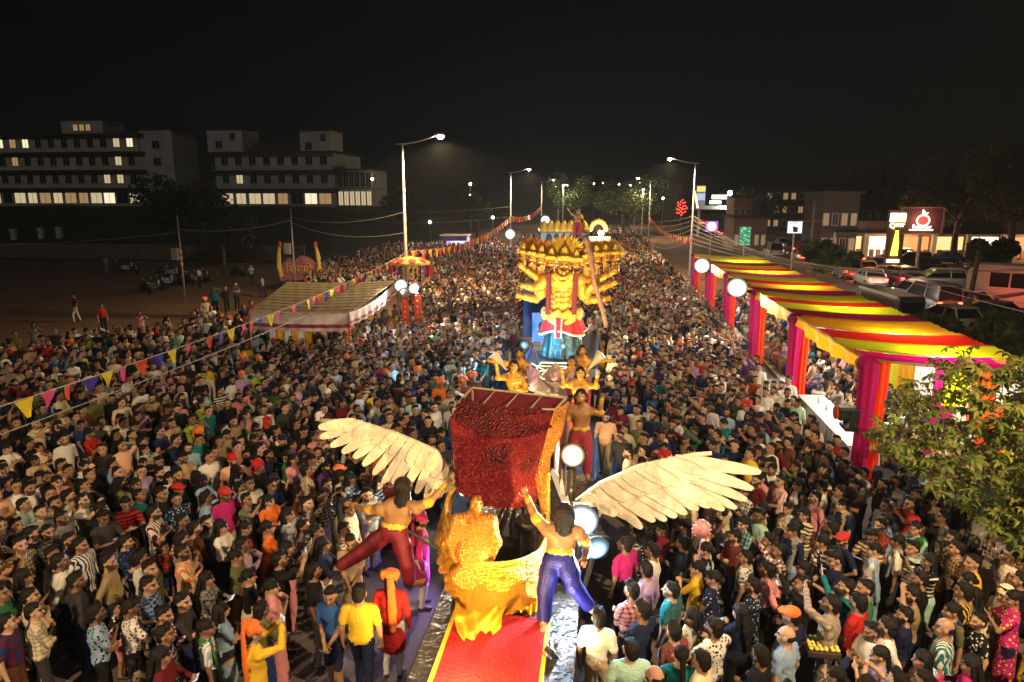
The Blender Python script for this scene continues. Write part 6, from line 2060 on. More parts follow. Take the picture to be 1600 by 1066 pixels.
# people picked out one by one: head pixel, figure, colours
HERO = [
 (150, 968, 'man_fold', 'light blue', 'black', 'black', 4, .8, 'stocky man in a light blue tee with print, arms folded'),
 (203, 948, 'man_text', 'white', 'black', 'brown', 4, .6, 'man in a white and brown printed shirt looking at his phone'),
 (233, 920, 'man_fold_long', 'dark blue', 'black', 'light blue', 3, .2, 'man in a dark blue plaid shirt, arms folded'),
 (286, 873, 'man_fold_long', 'cream', 'black', 'orange', 1, 1.0, 'bearded man in an orange and cream striped shirt, arms folded'),
 (346, 832, 'woman_text', 'white', 'black', 'white', 0, 0, 'long-haired woman in a loose white shirt and black trousers'),
 (130, 790, 'man_phone', 'white', 'beige', 'white', 0, .7, 'man in a white shirt filming with both hands beside the toddler'),
 (38, 792, 'man_side', 'mint', 'black', 'mint', 0, .2, 'man in a mint green shirt at the edge of the seated women'),
 (95, 888, 'man_back', 'white', 'black', 'white', 0, .6, 'man in a white shirt seen from behind among black shirts'),
 (437, 878, 'man_phone', 'black', 'brown', 'black', 0, .7, 'man in a black polo filming at the edge of the open road'),
 (395, 998, 'man_turban_phone', 'yellow', 'yellow', 'yellow', 0, .4, 'turbaned man in a bright yellow kurta with hands at his face'),
 (424, 922, 'woman_saree_chin', 'pink', 'pink', 'pink', 0, 0, 'woman in pink leaning beside the yellow kurta man'),
 (408, 955, 'man_carry', 'olive', 'dark blue', 'olive', 0, .5, 'man in an olive jumper and blue jeans beside the yellow kurta man'),
 (490, 897, 'man_side', 'black', 'grey', 'black', 0, .8, 'man in a black polo and grey trousers on the open road edge'),
 (517, 932, 'man_shorts', 'blue', 'navy', 'blue', 0, .6, 'man in a blue polo and navy shorts walking on the open road'),
 (562, 940, 'man_walk', 'yellow', 'navy', 'yellow', 0, .3, 'man in a bright yellow shirt striding on the open road'),
 (610, 912, 'man_turban', 'red', 'white', 'red', 0, .3, 'man in a red kurta and orange turban with a long tail by the float'),
 (657, 822, 'man_turban', 'magenta', 'white', 'magenta', 0, .3, 'man in a magenta kurta and pink turban behind the maroon-trousered statue'),
 (548, 852, 'man_shorts', 'beige', 'beige', 'beige', 0, .5, 'man in a beige shirt and shorts under the leaping statue'),
 (545, 795, 'man_clasp', 'cream', 'navy', 'cream', 0, .6, 'man in a cream shirt bending near the leaping statue'),
 (384, 826, 'woman_side', 'red', 'black', 'black', 3, 0, 'woman in a red and black checked shirt beside the white-shirted woman'),
 (418, 832, 'woman_saree', 'orange', 'rust', 'orange', 0, 0, 'woman in an orange blouse with a rust saree in the front rows'),
 (420, 785, 'woman_text', 'orange', 'navy', 'orange', 0, 0, 'long-haired woman in an orange top behind the checked shirt woman'),
 (322, 985, 'woman_side', 'white', 'black', 'light blue', 1, 0, 'young woman in a white and blue striped tee'),
 (252, 1032, 'woman_text', 'maroon', 'black', 'maroon', 0, 0, 'woman in a maroon top and glasses low in the crowd'),
 (345, 952, 'woman_fold', 'light blue', 'beige', 'light blue', 0, 0, 'woman in a light blue tunic beside a crouching friend'),
 (480, 790, 'man_side_long', 'charcoal', 'black', 'charcoal', 0, .4, 'man in a charcoal long-sleeved shirt behind the front rows'),
 (935, 975, 'man_side', 'white', 'beige', 'white', 0, .2, 'man in a white tee standing with his back turned beside the foil trailer'),
 (985, 1018, 'man_side', 'mint', 'black', 'mint', 0, .3, 'man in a mint tee with his back turned beside the foil trailer'),
 (1003, 965, 'man_fold', 'navy', 'black', 'navy', 0, .4, 'man in a navy tee behind the mint tee man'),
 (1010, 892, 'man_side_long', 'lilac', 'black', 'lilac', 0, .5, 'man in a lilac shirt below the raised wing'),
 (1020, 862, 'man_side_long', 'white', 'black', 'white', 0, .7, 'bearded man in a white shirt below the raised wing'),
 (976, 858, 'man_side', 'magenta', 'black', 'magenta', 0, .4, 'man in a magenta shirt lit by the cyan floodlight'),
 (1115, 905, 'woman_saree', 'navy', 'navy', 'white', 4, 0, 'woman in a navy and white printed saree below the raised wing'),
 (1090, 892, 'woman_cheek', 'yellow', 'brown', 'yellow', 0, 0, 'woman in a yellow dress under the pink balloon'),
 (1157, 963, 'woman_text', 'navy', 'black', 'navy', 0, 0, 'long-haired woman in a navy top holding a glowing phone'),
 (1200, 888, 'man_back', 'pink', 'black', 'pink', 0, 1.0, 'bearded man in a pale pink shirt in the canopy side crowd'),
 (1228, 1000, 'man_bald', 'light blue', 'charcoal', 'light blue', 0, .3, 'balding man in a light blue grey shirt beside the yellow tray'),
 (1237, 962, 'man_cap', 'navy', 'black', 'navy', 0, .5, 'man in an orange cap above the balding man'),
 (1340, 952, 'man_clasp', 'red', 'black', 'red', 0, .6, 'man in a red shirt beside the teal shirted man'),
 (1322, 922, 'man_phone_one', 'teal', 'black', 'teal', 0, .9, 'bearded man in a teal shirt holding a phone up'),
 (1350, 930, 'man_side', 'green', 'black', 'green', 0, .5, 'man in a green tee beside the teal shirted man'),
 (1495, 862, 'man_side_long', 'khaki', 'black', 'maroon', 3, .3, 'man in a khaki and maroon checked shirt under the large-leaved tree'),
 (1520, 882, 'man_side', 'yellow', 'cream', 'yellow', 0, .2, 'man in a pale yellow vest under the large-leaved tree'),
 (1582, 946, 'woman_cheek', 'magenta', 'navy', 'yellow', 4, 0, 'woman in a magenta and yellow floral dress under the large-leaved tree'),
 (1517, 1038, 'woman_text', 'magenta', 'black', 'magenta', 0, 0, 'woman in a plain magenta top below the floral dress woman'),
 (1475, 992, 'man_bald', 'teal', 'black', 'white', 1, 0, 'bald man in a teal and white striped shirt'),
 (1437, 908, 'man_fold', 'black', 'black', 'black', 0, .8, 'bearded man in black, arms folded, under the large-leaved tree'),
 (1350, 1003, 'child', 'white', 'white', 'white', 0, 0, 'small child in a white shirt between the women'),
 (1430, 832, 'woman_saree', 'mint', 'green', 'mint', 0, 0, 'woman in a mint blouse and green saree near the tree'),
 (1422, 795, 'man_phone', 'red', 'black', 'red', 0, .5, 'man in a red shirt filming beside the tree'),
 (1385, 790, 'man_side_long', 'light blue', 'black', 'grey', 3, .3, 'man in a light blue checked shirt beside the filming red shirt man'),
 (1570, 930, 'woman_scarf', 'cream', 'beige', 'cream', 4, 0, 'woman with a cream covered head behind the floral dress woman'),
 (947, 655, 'man_walk', 'peach', 'khaki', 'peach', 0, 1.0, 'bearded man in a peach tee alone on the dark road behind the wing'),
 (1166, 640, 'man_turban', 'white', 'white', 'white', 0, .2, 'man in a long white kurta and red turban near the canopy'),
 (1232, 598, 'man_side_long', 'white', 'dark blue', 'white', 0, .3, 'man in a white shirt and blue jeans beside the satin table'),
 (1130, 662, 'woman_saree_chin', 'teal', 'teal', 'teal', 0, 0, 'woman in teal leaning near the turbaned man in white'),
 (1195, 618, 'man_side_long', 'white', 'navy', 'white', 0, .5, 'man in a white shirt and navy trousers next to the jeans man'),
 (1208, 612, 'man_back', 'cream', 'charcoal', 'cream', 0, .8, 'bearded man in a cream shirt next to the jeans man'),
 (1072, 685, 'man_cap', 'khaki', 'khaki', 'khaki', 0, .3, 'man in khaki uniform with a dark cap behind the raised wing'),
 (1017, 640, 'man_side_long', 'white', 'navy', 'white', 0, .4, 'man in a white shirt with a badge behind the raised wing'),
 (943, 598, 'man_side', 'black', 'black', 'black', 0, .2, 'man in a black shirt beside the golden attendants'),
 (953, 592, 'man_side_long', 'cream', 'charcoal', 'cream', 0, .3, 'man in a cream shirt behind the black shirt man'),
 (995, 642, 'man_side_long', 'cream', 'black', 'cream', 0, .5, 'man in an off white shirt near the badge man'),
 (688, 606, 'man_turban', 'orange', 'white', 'orange', 0, .4, 'orange turbaned man near the red panel of the float'),
 (724, 600, 'man_turban', 'rust', 'white', 'rust', 0, .4, 'orange turbaned man in rust beside the red panel'),
 (739, 590, 'man_turban', 'brown', 'white', 'brown', 0, .4, 'orange turbaned man in brown behind the red panel'),
 (678, 640, 'man_side_long', 'white', 'white', 'white', 0, .6, 'man in white beside the red panel of the float'),
 (218, 492, 'man_phone', 'pink', 'charcoal', 'pink', 0, 0, 'boy in a pink tee filming at the edge of the dirt lot'),
 (334, 455, 'man_shade', 'teal', 'black', 'teal', 0, .2, 'man in a teal tee at the ribbon pole'),
 (355, 490, 'man_fold_long', 'orange', 'navy', 'orange', 0, .3, 'man in an orange shirt with folded arms left of the tent'),
 (380, 482, 'man_side', 'black', 'black', 'black', 0, .5, 'man in black standing against the tent valance'),
 (392, 475, 'man_fold', 'maroon', 'black', 'maroon', 0, .3, 'man in maroon at the tent corner'),
 (352, 452, 'man_back', 'black', 'black', 'black', 0, .6, 'man in black beside the teal tee man'),
 (368, 447, 'man_fold', 'charcoal', 'black', 'charcoal', 0, .4, 'man in charcoal behind the men at the ribbon pole'),
 (320, 472, 'man_turban', 'beige', 'white', 'beige', 0, .3, 'orange turbaned man in beige among the seated men'),
 (16, 540, 'woman_saree', 'cream', 'yellow', 'cream', 0, 0, 'woman in a long yellow saree taking photos of the dirt lot side'),
 (52, 512, 'man_phone', 'grey', 'dark blue', 'grey', 0, .2, 'man in a grey jumper and jeans filming beside the yellow saree woman'),
 (402, 588, 'woman_saree_chin', 'lime', 'lime', 'lime', 0, 0, 'woman in a bright lime dress on the tent side'),
 (386, 580, 'man_side', 'mint', 'dark blue', 'mint', 0, .3, 'man in a mint shirt beside the lime dress woman'),
 (316, 635, 'woman_phone', 'lime', 'black', 'lime', 0, 0, 'woman in a lime top filming on the tent side'),
 (345, 612, 'man_fold', 'black', 'dark blue', 'white', 2, .3, 'man in a black and white banded tee'),
 (412, 645, 'man_side_long', 'white', 'black', 'grey', 3, .4, 'man in a white and grey checked shirt'),
 (350, 670, 'man_side', 'white', 'black', 'white', 0, .3, 'man in a plain white tee with his head turned'),
 (365, 660, 'man_side_long', 'beige', 'green', 'beige', 0, .6, 'man in a beige shirt beside the white tee man'),
 (385, 650, 'woman_side', 'pink', 'lilac', 'pink', 0, 0, 'woman in a pink top with a scarf on the tent side'),
 (250, 680, 'man_fold', 'dark blue', 'charcoal', 'dark blue', 0, .4, 'man in a dark blue tee with folded arms below the wire'),
 (190, 635, 'man_side', 'cream', 'black', 'cream', 0, .2, 'man in a cream shirt behind the yellow scarf woman'),
 (320, 580, 'man_side_long', 'yellow', 'black', 'yellow', 0, .3, 'man in a yellow shirt under the pennants'),
 (100, 690, 'man_side_long', 'white', 'grey', 'white', 0, .7, 'bearded man in a white shirt among the seated women'),
]
def put_hero(h):
    u, v, var, top, bot, top2, pat, beard, label = h
    kw = VAR[var]['kw']
    ht = 1.62 * (kw.get('scale', 1.0))
    p = gz(u, v, ht)
    tx, ty = target(p[0], p[1])
    rz = face_to(p[0], p[1], tx, ty, .2)
    if var in ('man_walk', 'man_shorts'):
        rz = R3.uniform(-.3, .3)
    if 'back turned' in label or 'long tail' in label or 'striding' in label:
        rz = math.pi + R3.uniform(-.3, .3)
    if 'seen from behind' in label:
        rz = math.pi * .8
    hat = {'man_cap': 'orange' if 'orange cap' in label else 'charcoal', 'woman_scarf': 'cream'}.get(var, 'red' if 'red turban' in label else ('magenta' if 'pink turban' in label else 'orange'))
    person(var, p[0], p[1], rz, R3.uniform(1.02, 1.07), top, bot, top2, pat, beard, None, hat, 'green', label)
for h_ in HERO:
    put_hero(h_)

# seated rows on low ledges below the pennants
M_LEDGE = MATS['worn_concrete']
LEDGE = []
for (u0, v0, u1, v1) in ((212, 592, 400, 536), (110, 655, 300, 602), (-10, 735, 178, 672), (20, 820, 185, 762), (500, 425, 612, 398)):
    a, b = gz(u0, v0, .45), gz(u1, v1, .45)
    d = b - a
    L = math.hypot(d[0], d[1])
    LEDGE.append((a, b, L))
    m_ = (a + b) / 2
    ld = MB()
    nb = max(2, int(L / 1.2))
    t = empty('stone_ledge', (m_[0], m_[1], 0), math.atan2(d[1], d[0]))
    for k in range(nb):
        MB().box((-L / 2 + (k + .5) * L / nb, 0, .21), (L / nb - .02, .42, .44 + .01 * (k % 2))).build('block', M_LEDGE, t, bevel=.02)
    tag(t, ['low stone ledge nearest the tent front with seated men', 'low stone ledge under the pennants with seated people', 'low stone ledge of seated women by the mint shirt man', 'low stone ledge before the mint shirt man', 'low stone ledge beyond the thatched tent'][len(LEDGE) - 1], 'ledge', 'stone ledges')

def make_filler(var, x, y, rz, z=0.0, seated=False):
    for _ in range(60):
        top, top2 = pickc(), pickc()
        pat = R3.choice([0, 0, 0, 0, 1, 2, 3, 3, 4, 4])
        if pat and top2 == top:
            continue
        bot = R3.choice(BOTS) if WHO(var) == 'man' else pickc()
        beard = R3.choice([0, .3, .6, .85, 1.0])
        who = WHO(var)
        s = who + ' in ' + ('an ' if top[0] in 'aeiou' else 'a ') + top + ' '
        if pat:
            s = who + ' in ' + ('an ' if top[0] in 'aeiou' else 'a ') + top + ' and ' + top2 + ' '
        lb = s + PATW[pat] + GARM(var) + ', ' + POSEW[var] + ' ' + zone(x, y)
        if len(lb.split()) > 16:
            lb = s + PATW[pat] + GARM(var) + ', ' + POSEW[var]
        if len(lb.split()) > 16:
            lb = who + ' in ' + top + ' ' + GARM(var) + ' ' + POSEW[var]
        if lb in LABS:
            continue
        hat = R3.choice(['navy', 'black', 'red', 'orange']) if var != 'man_turban' else 'orange'
        return person(var, x, y, rz, R3.uniform(.97, 1.08), top, bot, top2, pat, beard, None, hat, pickc(), lb, z)

SEATV = ['man_seated', 'man_seated_lean', 'woman_seated', 'woman_seated_cheek']
for li, (a, b, L) in enumerate(LEDGE):
    n = int(L / .62)
    for k in range(n):
        if R3.random() < .08:
            continue
        p = a + (b - a) * (k + .5 + R3.uniform(-.15, .15)) / n
        var = R3.choice(SEATV if li > 1 else SEATV[:2] + SEATV)
        rz = face_to(p[0], p[1], -1.3, 11.5 if li < 4 else 20, .25)
        make_filler(var, p[0], p[1], rz)

# where the crowd stands: outlines drawn on the photograph at head height, carried to the ground
def inpoly(P, poly):
    x, y = P[:, 0], P[:, 1]
    ins = np.zeros(len(P), bool)
    n = len(poly)
    for i in range(n):
        x1, y1 = poly[i]
        x2, y2 = poly[(i + 1) % n]
        c_ = ((y1 > y) != (y2 > y))
        with np.errstate(divide='ignore', invalid='ignore'):
            ins ^= c_ & (x < (x2 - x1) * (y - y1) / (y2 - y1) + x1)
    return ins
POLYS = [
 [(-170, 545), (60, 520), (200, 515), (330, 482), (392, 500), (548, 520), (560, 500), (640, 470), (640, 445), (625, 430), (470, 437), (500, 408), (600, 380), (700, 374), (770, 371), (800, 385), (812, 470), (800, 520), (775, 560), (742, 590), (712, 640), (690, 700), (640, 740), (600, 770), (545, 800), (528, 860), (470, 890), (430, 930), (408, 1010), (415, 1200), (-170, 1200)],
 [(800, 385), (815, 366), (900, 356), (985, 351), (1010, 368), (1078, 425), (1112, 470), (1180, 555), (1265, 655), (1345, 725), (1420, 700), (1600, 770), (1740, 810), (1720, 1200), (925, 1200), (925, 960), (955, 870), (1010, 830), (1010, 735), (972, 715), (962, 640), (938, 620), (930, 560), (925, 490), (850, 480), (812, 470)],
]
def heads_ok(X, Y):
    n = len(X)
    d = np.stack([X, Y, np.full(n, 1.60)], 1) - CAM
    zz = d @ FW
    P = np.stack([CX + FPX * (d @ RT) / zz, CY - FPX * (d @ UP) / zz], 1)
    ok = (zz > 1) & (inpoly(P, POLYS[0]) | inpoly(P, POLYS[1]))
    ok &= ~((X > -2.75) & (X < 0.35) & (Y > 5.5) & (Y < 29.3))
    ok &= ~((X > 6.15) & (Y > 16.5))
    ok &= ~((np.abs(X - f4.location.x) < 2.9) & (np.abs(Y - 63) < 3.2))
    ok &= ~((np.abs(X - f5.location.x) < 1.7) & (np.abs(Y - 74) < 1.2))
    return ok, P
PTS = []
for (y0, y1, sp_) in ((7.5, 30, .54), (30, 55, .62), (55, 85, .80), (85, 115, 1.05), (115, 160, 1.5)):
    xs = np.arange(-42 if y0 < 80 else -30, 16, sp_)
    ys = np.arange(y0, y1, sp_ * .9)
    gx_, gy_ = np.meshgrid(xs, ys)
    gx_ = gx_ + (np.arange(len(ys)) % 2)[:, None] * sp_ * .5
    gx_ = gx_.ravel() + RNG.uniform(-.24, .24, gx_.size) * sp_ / .6
    gy_ = gy_.ravel() + RNG.uniform(-.24, .24, gy_.size) * sp_ / .6
    ok, P = heads_ok(gx_, gy_)
    keep = ok & (RNG.rand(len(ok)) < np.where((gx_ < -9.5) & (gy_ > 13.5) & (gy_ < 34) & (gx_ < -9.5 - (gy_ - 13.5) * .12), .60, .95))
    PTS += list(zip(gx_[keep], gy_[keep]))
PTS = np.array(PTS)
hx = np.array(PEOPLE)
dmin = np.sqrt(((PTS[:, None, :] - hx[None]) ** 2).sum(2)).min(1)
PTS = PTS[dmin > .45]
dist = np.sqrt((PTS ** 2).sum(1) + 6 ** 2)
d3 = np.stack([PTS[:, 0], PTS[:, 1], np.full(len(PTS), 1.2)], 1) - CAM
zz = d3 @ FW
uu, vv = CX + FPX * (d3 @ RT) / zz, CY - FPX * (d3 @ UP) / zz
inview = (uu > -15) & (uu < 1615) & (vv < 1075)
order = np.argsort(np.where(inview, dist, 1e6))
VARW = [('man_fold', 8), ('man_fold_long', 7), ('man_side', 10), ('man_side_long', 9), ('man_phone', 5), ('man_phone_one', 3), ('man_text', 3), ('man_clasp', 5), ('man_chin', 5), ('man_back', 6), ('man_point', 2), ('man_bald', 2), ('man_cap', 2), ('man_shade', 2), ('man_kurta', 3),
        ('man_carry', 3), ('woman_fold', 6), ('woman_side', 7), ('woman_saree', 6), ('woman_saree_chin', 4), ('woman_phone', 3), ('woman_text', 5), ('woman_cheek', 5), ('woman_scarf', 2), ('child', 3), ('girl', 3), ('man_turban', .7)]
VN = [v for v, _ in VARW]
VP = np.cumsum([q for _, q in VARW]) / sum(q for _, q in VARW)
def pickv():
    return VN[int(np.searchsorted(VP, R3.random() * .9999))]
N_MAX = 300
rest = []
for i in order:
    x, y = PTS[i]
    tx, ty = target(x, y)
    rz = face_to(x, y, tx, ty)
    if N_IND[0] < N_MAX and inview[i]:
        make_filler(pickv(), x, y, rz)
    else:
        rest.append((x, y, rz, pickv()))
# seated guests under the canopy
for X_ in (8.15, 8.95, 9.75):
    b = MB().box((0, 15.2, .43), (.36, 30.4, .05))
    t = empty('guest_bench', (X_ + .1, 19.0, 0))
    b.build('seat', mat('bench_wood', (.25, .17, .1), .7), t)
    for k in range(11):
        MB().box((0, .3 + 2.98 * k, .2), (.3, .06, .4)).build('leg', M_DARKMETAL, t)
    tag(t, ['long guest bench closest to the satin table', 'middle guest bench under the striped canopy', 'rear guest bench along the backdrop drapes'][int(round((X_ - 8.15) / .8))], 'bench', 'guest benches')
    y = 19.4
    while y < 49:
        rest.append((X_, y, -math.pi / 2 + R3.gauss(0, .25), R3.choice(SEATV)))
        y += R3.uniform(.6, .8)
print('individual people', N_IND[0], 'mass', len(rest))
# the rest: one mass
def crowd_mass(items):
    VV, FF, CC = [], [], []
    off = 0
    lutbase = np.zeros((10, 3))
    for (x, y, rz, v) in items:
        d = math.hypot(x, y)
        co, tri, tm = VAR[v]['mid' if d < 27 else 'low']
        s = R3.uniform(.97, 1.08)
        c_, s_ = math.cos(rz) * s, math.sin(rz) * s
        P = np.empty_like(co)
        P[:, 0] = co[:, 0] * c_ - co[:, 1] * s_ + x
        P[:, 1] = co[:, 0] * s_ + co[:, 1] * c_ + y
        P[:, 2] = co[:, 2] * s
        sk = np.array(R3.choice(SKINS))
        top = np.array(lin(CLR[pickc()])) * .85
        bt = np.array(lin(CLR[R3.choice(BOTS)])) * .85 if v.startswith('man') else np.array(lin(CLR[pickc()])) * .85
        bd = R3.choice([0, 0, .5, .9])
        lut = np.array([sk, (.012, .009, .007), sk * (1 - bd) + np.array((.014, .011, .009)) * bd, top, bt, (.05, .04, .035), (.03, .025, .02), (.22, .07, .055), lin(CLR[R3.choice(['orange', 'red', 'white', 'navy'])]), lin(CLR[pickc()])])
        VV.append(P)
        FF.append(tri + off)
        CC.append(lut[tm])
        off += len(co)
    V = np.concatenate(VV)
    F = np.concatenate(FF)
    C = np.concatenate(CC)
    m = bpy.data.materials.new('crowd_cloth')
    m.use_nodes = True
    t = m.node_tree
    a = t.nodes.new('ShaderNodeAttribute')
    a.attribute_name = 'tint'
    t.links.new(a.outputs['Color'], t.nodes['Principled BSDF'].inputs['Base Color'])
    t.nodes['Principled BSDF'].inputs['Roughness'].default_value = .8
    t.nodes['Principled BSDF'].inputs['Specular IOR Level'].default_value = .12
    me = np_mesh('crowd', V, F, np.zeros(len(F)), [m])
    at = me.color_attributes.new('tint', 'FLOAT_COLOR', 'CORNER')
    c4 = np.ones((len(F) * 3, 4), np.float32)
    c4[:, :3] = np.repeat(C, 3, axis=0)
    at.data.foreach_set('color', c4.ravel())
    o = bpy.data.objects.new('crowd', me)
    COL.objects.link(o)
    o['kind'] = 'stuff'
    o['label'] = 'dense crowd of spectators filling the road around and behind the floats'
    o['category'] = 'crowd'
    print('crowd tris', len(F))
    return o
crowd_mass(rest)

# small things in the crowd
bp_ = gy(1096, 826, 10.6)
t = empty('balloon', bp_)
MB().ball((0, 0, 0), (.15, .15, .155), 20).build('skin', mat('balloon_pink', (.62, .25, .28), .25, noise=.3, nscale=12), t, smooth=True)
MB().tube([(0, 0, -.15), (-.02, .0, -.5), (-.05, .02, -.85)], .012, 6).build('stick', mat('balloon_stick', (.5, .3, .6), .5), t)
for k in range(14):
    a = k / 14 * 2 * math.pi
    MB().ball((.155 * math.cos(a), -.02, .155 * math.sin(a)), .009, 6).build('bead', glow('bead_pink', (1, .5, .6), 1.5), t)
tag(t, 'round pink balloon on a stick above the crowd by the raised wing', 'balloon')
tp = gz(1283, 1008, 1.15)
t = empty('snack_tray', tp)
MB().box((0, 0, -.05), (.46, .36, .1)).build('tray', mat('tray_dark', (.05, .03, .03), .6), t, bevel=.02)
MB().tube([(0, 0, -.1), (0, 0, -1.15)], .03, 6).build('stand', M_DARKMETAL, t)
for i in range(6):
    for j in range(5):
        MB().ball((-.18 + .072 * i + R3.uniform(-.01, .01), -.14 + .07 * j, .03), (.034, .034, .028), 8).build('snack', mat('snack_yellow', (.75, .6, .12), .5), t, smooth=True)
tag(t, 'tray of yellow snacks on a stand beside the balding man', 'tray')
lp = gz(1183, 700, 0)
t = empty('pole_stand', (lp[0], lp[1], 0))
MB().lathe([(.42, 0), (.42, .08), (.36, .12), (.04, .12)], n=18).build('base', mat('base_cement', (.35, .3, .26), .9), t)
MB().tube([(0, 0, .1), (0, 0, 2.2)], .03, 8).build('pole', M_POLE, t)
tag(t, 'thin metal pole in a round cement base near the satin table', 'pole')
# ------------------------------------------------------------------ trees
def leaf_cloud(lobes, n, size, seed, M_=None):
    """leaf quads through the crown's lobes, denser to the outside"""
    r = np.random.RandomState(seed)
    lob = np.array(lobes, float)
    wts = lob[:, 3] ** 2
    pick = r.choice(len(lob), n, p=wts / wts.sum())
    d = r.normal(size=(n, 3))
    d /= np.linalg.norm(d, axis=1)[:, None]
    rad_ = r.uniform(.45, 1.08, n) ** .6
    c = lob[pick, :3] + d * (lob[pick, 3] * rad_)[:, None] * np.array([1, 1, .8])
    a = r.normal(size=(n, 3))
    a /= np.linalg.norm(a, axis=1)[:, None]
    b = np.cross(a, r.normal(size=(n, 3)))
    b /= np.linalg.norm(b, axis=1)[:, None]
    s = size * r.uniform(.6, 1.3, n)[:, None]
    V = np.stack([c - a * s, c + b * s * .45, c + a * s, c - b * s * .45], 1).reshape(-1, 3)
    F = np.arange(4 * n).reshape(n, 4)
    mi = r.randint(0, 3, n)
    return V, F, mi
M_LEAF = [mat('leaf_%d' % k, c, .7, trans=.25) for k, c in enumerate(((.045, .07, .018), (.07, .09, .022), (.035, .05, .016)))]
M_BARK = mat('bark', (.13, .09, .06), .9, noise=.4, nscale=6, bump=.6, bscale=20)
def tree(x, y, hgt, rad_, label, seed, n=2600, z0=0.0, leaf=.28, sparse=False):
    r = random.Random(seed)
    t = empty('tree', (x, y, z0))
    tk = MB()
    zt = hgt * .42
    tk.tube([(0, 0, -.1), (r.uniform(-.1, .1), 0, zt * .5), (r.uniform(-.2, .2), r.uniform(-.2, .2), zt)], [hgt * .035, hgt * .028, hgt * .022], 8)
    lobes = []
    for k in range(11):
        a = r.uniform(0, 6.28)
        rr_ = rad_ * r.uniform(.25, .78)
        zc = hgt * r.uniform(.50, .88)
        c = (rr_ * math.cos(a), rr_ * math.sin(a), zc)
        lobes.append((*c, rad_ * r.uniform(.28, .46)))
        tk.tube([(0, 0, zt * .9), (c[0] * .5, c[1] * .5, (zt + zc) / 2), c], [hgt * .016, hgt * .011, hgt * .004], 5)
    tk.build('trunk', M_BARK, t, smooth=True)
    V, F, mi = leaf_cloud(lobes, n, leaf, seed)
    o = bpy.data.objects.new('crown', np_mesh('crown', V, F, mi, M_LEAF, False))
    COL.objects.link(o)
    o.parent = t
    tag(t, label, 'tree')
    return t
pt = gz(285, 425, 0)
tree(-43.5, 66, 9.0, 5.6, 'wide dark tree at the back of the dirt lot behind the motorbikes', 1, 5200)
tree(-37.5, 64, 6.5, 3.2, 'smaller dark tree beside the wide tree in the dirt lot', 2, 2600)
p = gy(898, 312, 150)
tree(p[0], 150, 13.0, 6.0, 'yellow-green tree lit by a far street lamp at the end of the road', 3, 3600)
p = gy(975, 325, 140)
tree(p[0], 140, 11.5, 8.5, 'wide dim tree at the end of the road beside the canopy side lamps', 4, 4600)
p = gy(632, 315, 105)
tree(p[0], 105, 9.0, 3.5, 'small tree near the end of the pale apartment block', 5, 2400, z0=0)
p = gy(745, 325, 130)
tree(p[0], 130, 8.0, 5.0, 'dark tree behind the second street lamp', 6, 2400)
for k, (u, v, Y, h_, r_, lb) in enumerate(((1330, 330, 66, 2.6, 1.3, 'dark roadside tree beside the white box sign'), (1500, 320, 88, 13, 7, 'tall dark tree over the lit shops'), (1590, 300, 84, 13, 7, 'tall dark tree at the end of the lit shops'),
                                          (1550, 410, 68, 4.0, 2.4, 'round dark bush tree behind the white bus'), (1350, 350, 120, 13, 8, 'dark tree above the orange lit house'), (1180, 320, 150, 10, 7, 'dark tree behind the brown building'),
                                          (1275, 390, 58, 4.6, 1.8, 'thin tree standing behind the striped canopy'), (1600, 520, 30, 2.6, 2.0, 'dark bush behind the near end of the canopy'), (1460, 530, 34, 1.8, 1.2, 'low dark shrub behind the canopy'))):
    p = gy(u, v, Y)
    tree(p[0], Y, h_, r_, lb, 20 + k, 5200 if h_ > 12 else 2400, leaf=.30)

# large-leaved tree close to the right
def whorl(seed, mi):
    r = random.Random(seed)
    m = MB()
    n = 6
    for k in range(n):
        a = 2 * math.pi * k / n + r.uniform(-.15, .15)
        L = r.uniform(.09, .14)
        wd = L * .25
        dr = r.uniform(.35, .8)
        g = []
        for i in range(4):
            q = i / 3
            rr_ = .015 + L * math.sin(q * (1.5 - .25 * dr)) / math.sin(1.5 - .25 * dr) * (1 - .25 * dr * q)
            z = -L * dr * q * q
            ww = wd * (.12 + .88 * math.sin(min(q * 1.25 + .1, 1.0) * math.pi * .86)) * (1 if i < 3 else .25)
            c_, s_ = math.cos(a), math.sin(a)
            g.append([(rr_ * c_ - ww * e * s_, rr_ * s_ + ww * e * c_, z + (.014 if e else 0) * abs(e)) for e in (-1, 0, 1)])
        m.sheet(g)
    return m.mesh('leaf_whorl', M_BIGLEAF[mi], True)
M_BIGLEAF = [mat('big_leaf_%d' % k, c, .55, trans=.3, spec=.35) for k, c in enumerate(((.16, .19, .03), (.23, .24, .04), (.11, .15, .025)))]
WM = [whorl(k, k % 3) for k in range(9)]
bt = empty('tree', (10.3, 12.2, 0))
bo = Vector((10.3, 12.2, 0))
POLYT = [(1388, 600), (1430, 590), (1500, 545), (1520, 548), (1600, 560), (1760, 520), (1800, 900), (1640, 910), (1590, 880), (1560, 850), (1530, 800), (1480, 790), (1440, 740), (1400, 720), (1362, 700), (1352, 685), (1375, 650)]
rt_ = random.Random(9)
anch = []
while len(anch) < 900:
    u, v = rt_.uniform(1350, 1800), rt_.uniform(520, 910)
    if not inpoly(np.array([[u, v]]), POLYT)[0]:
        continue
    if v < 655 and u < 1560 and rt_.random() < .35:
        continue
    Y = rt_.uniform(11.0, 13.6)
    anch.append(Vector(gy(u, v, Y)))
anch.sort(key=lambda p: pj(p)[2])
hub = anch[:900]
anch += [rt_.choice(hub) + Vector((rt_.gauss(0, .10), rt_.gauss(0, .10), rt_.gauss(0, .08))) for _ in range(1100)]
rest_l = MB()
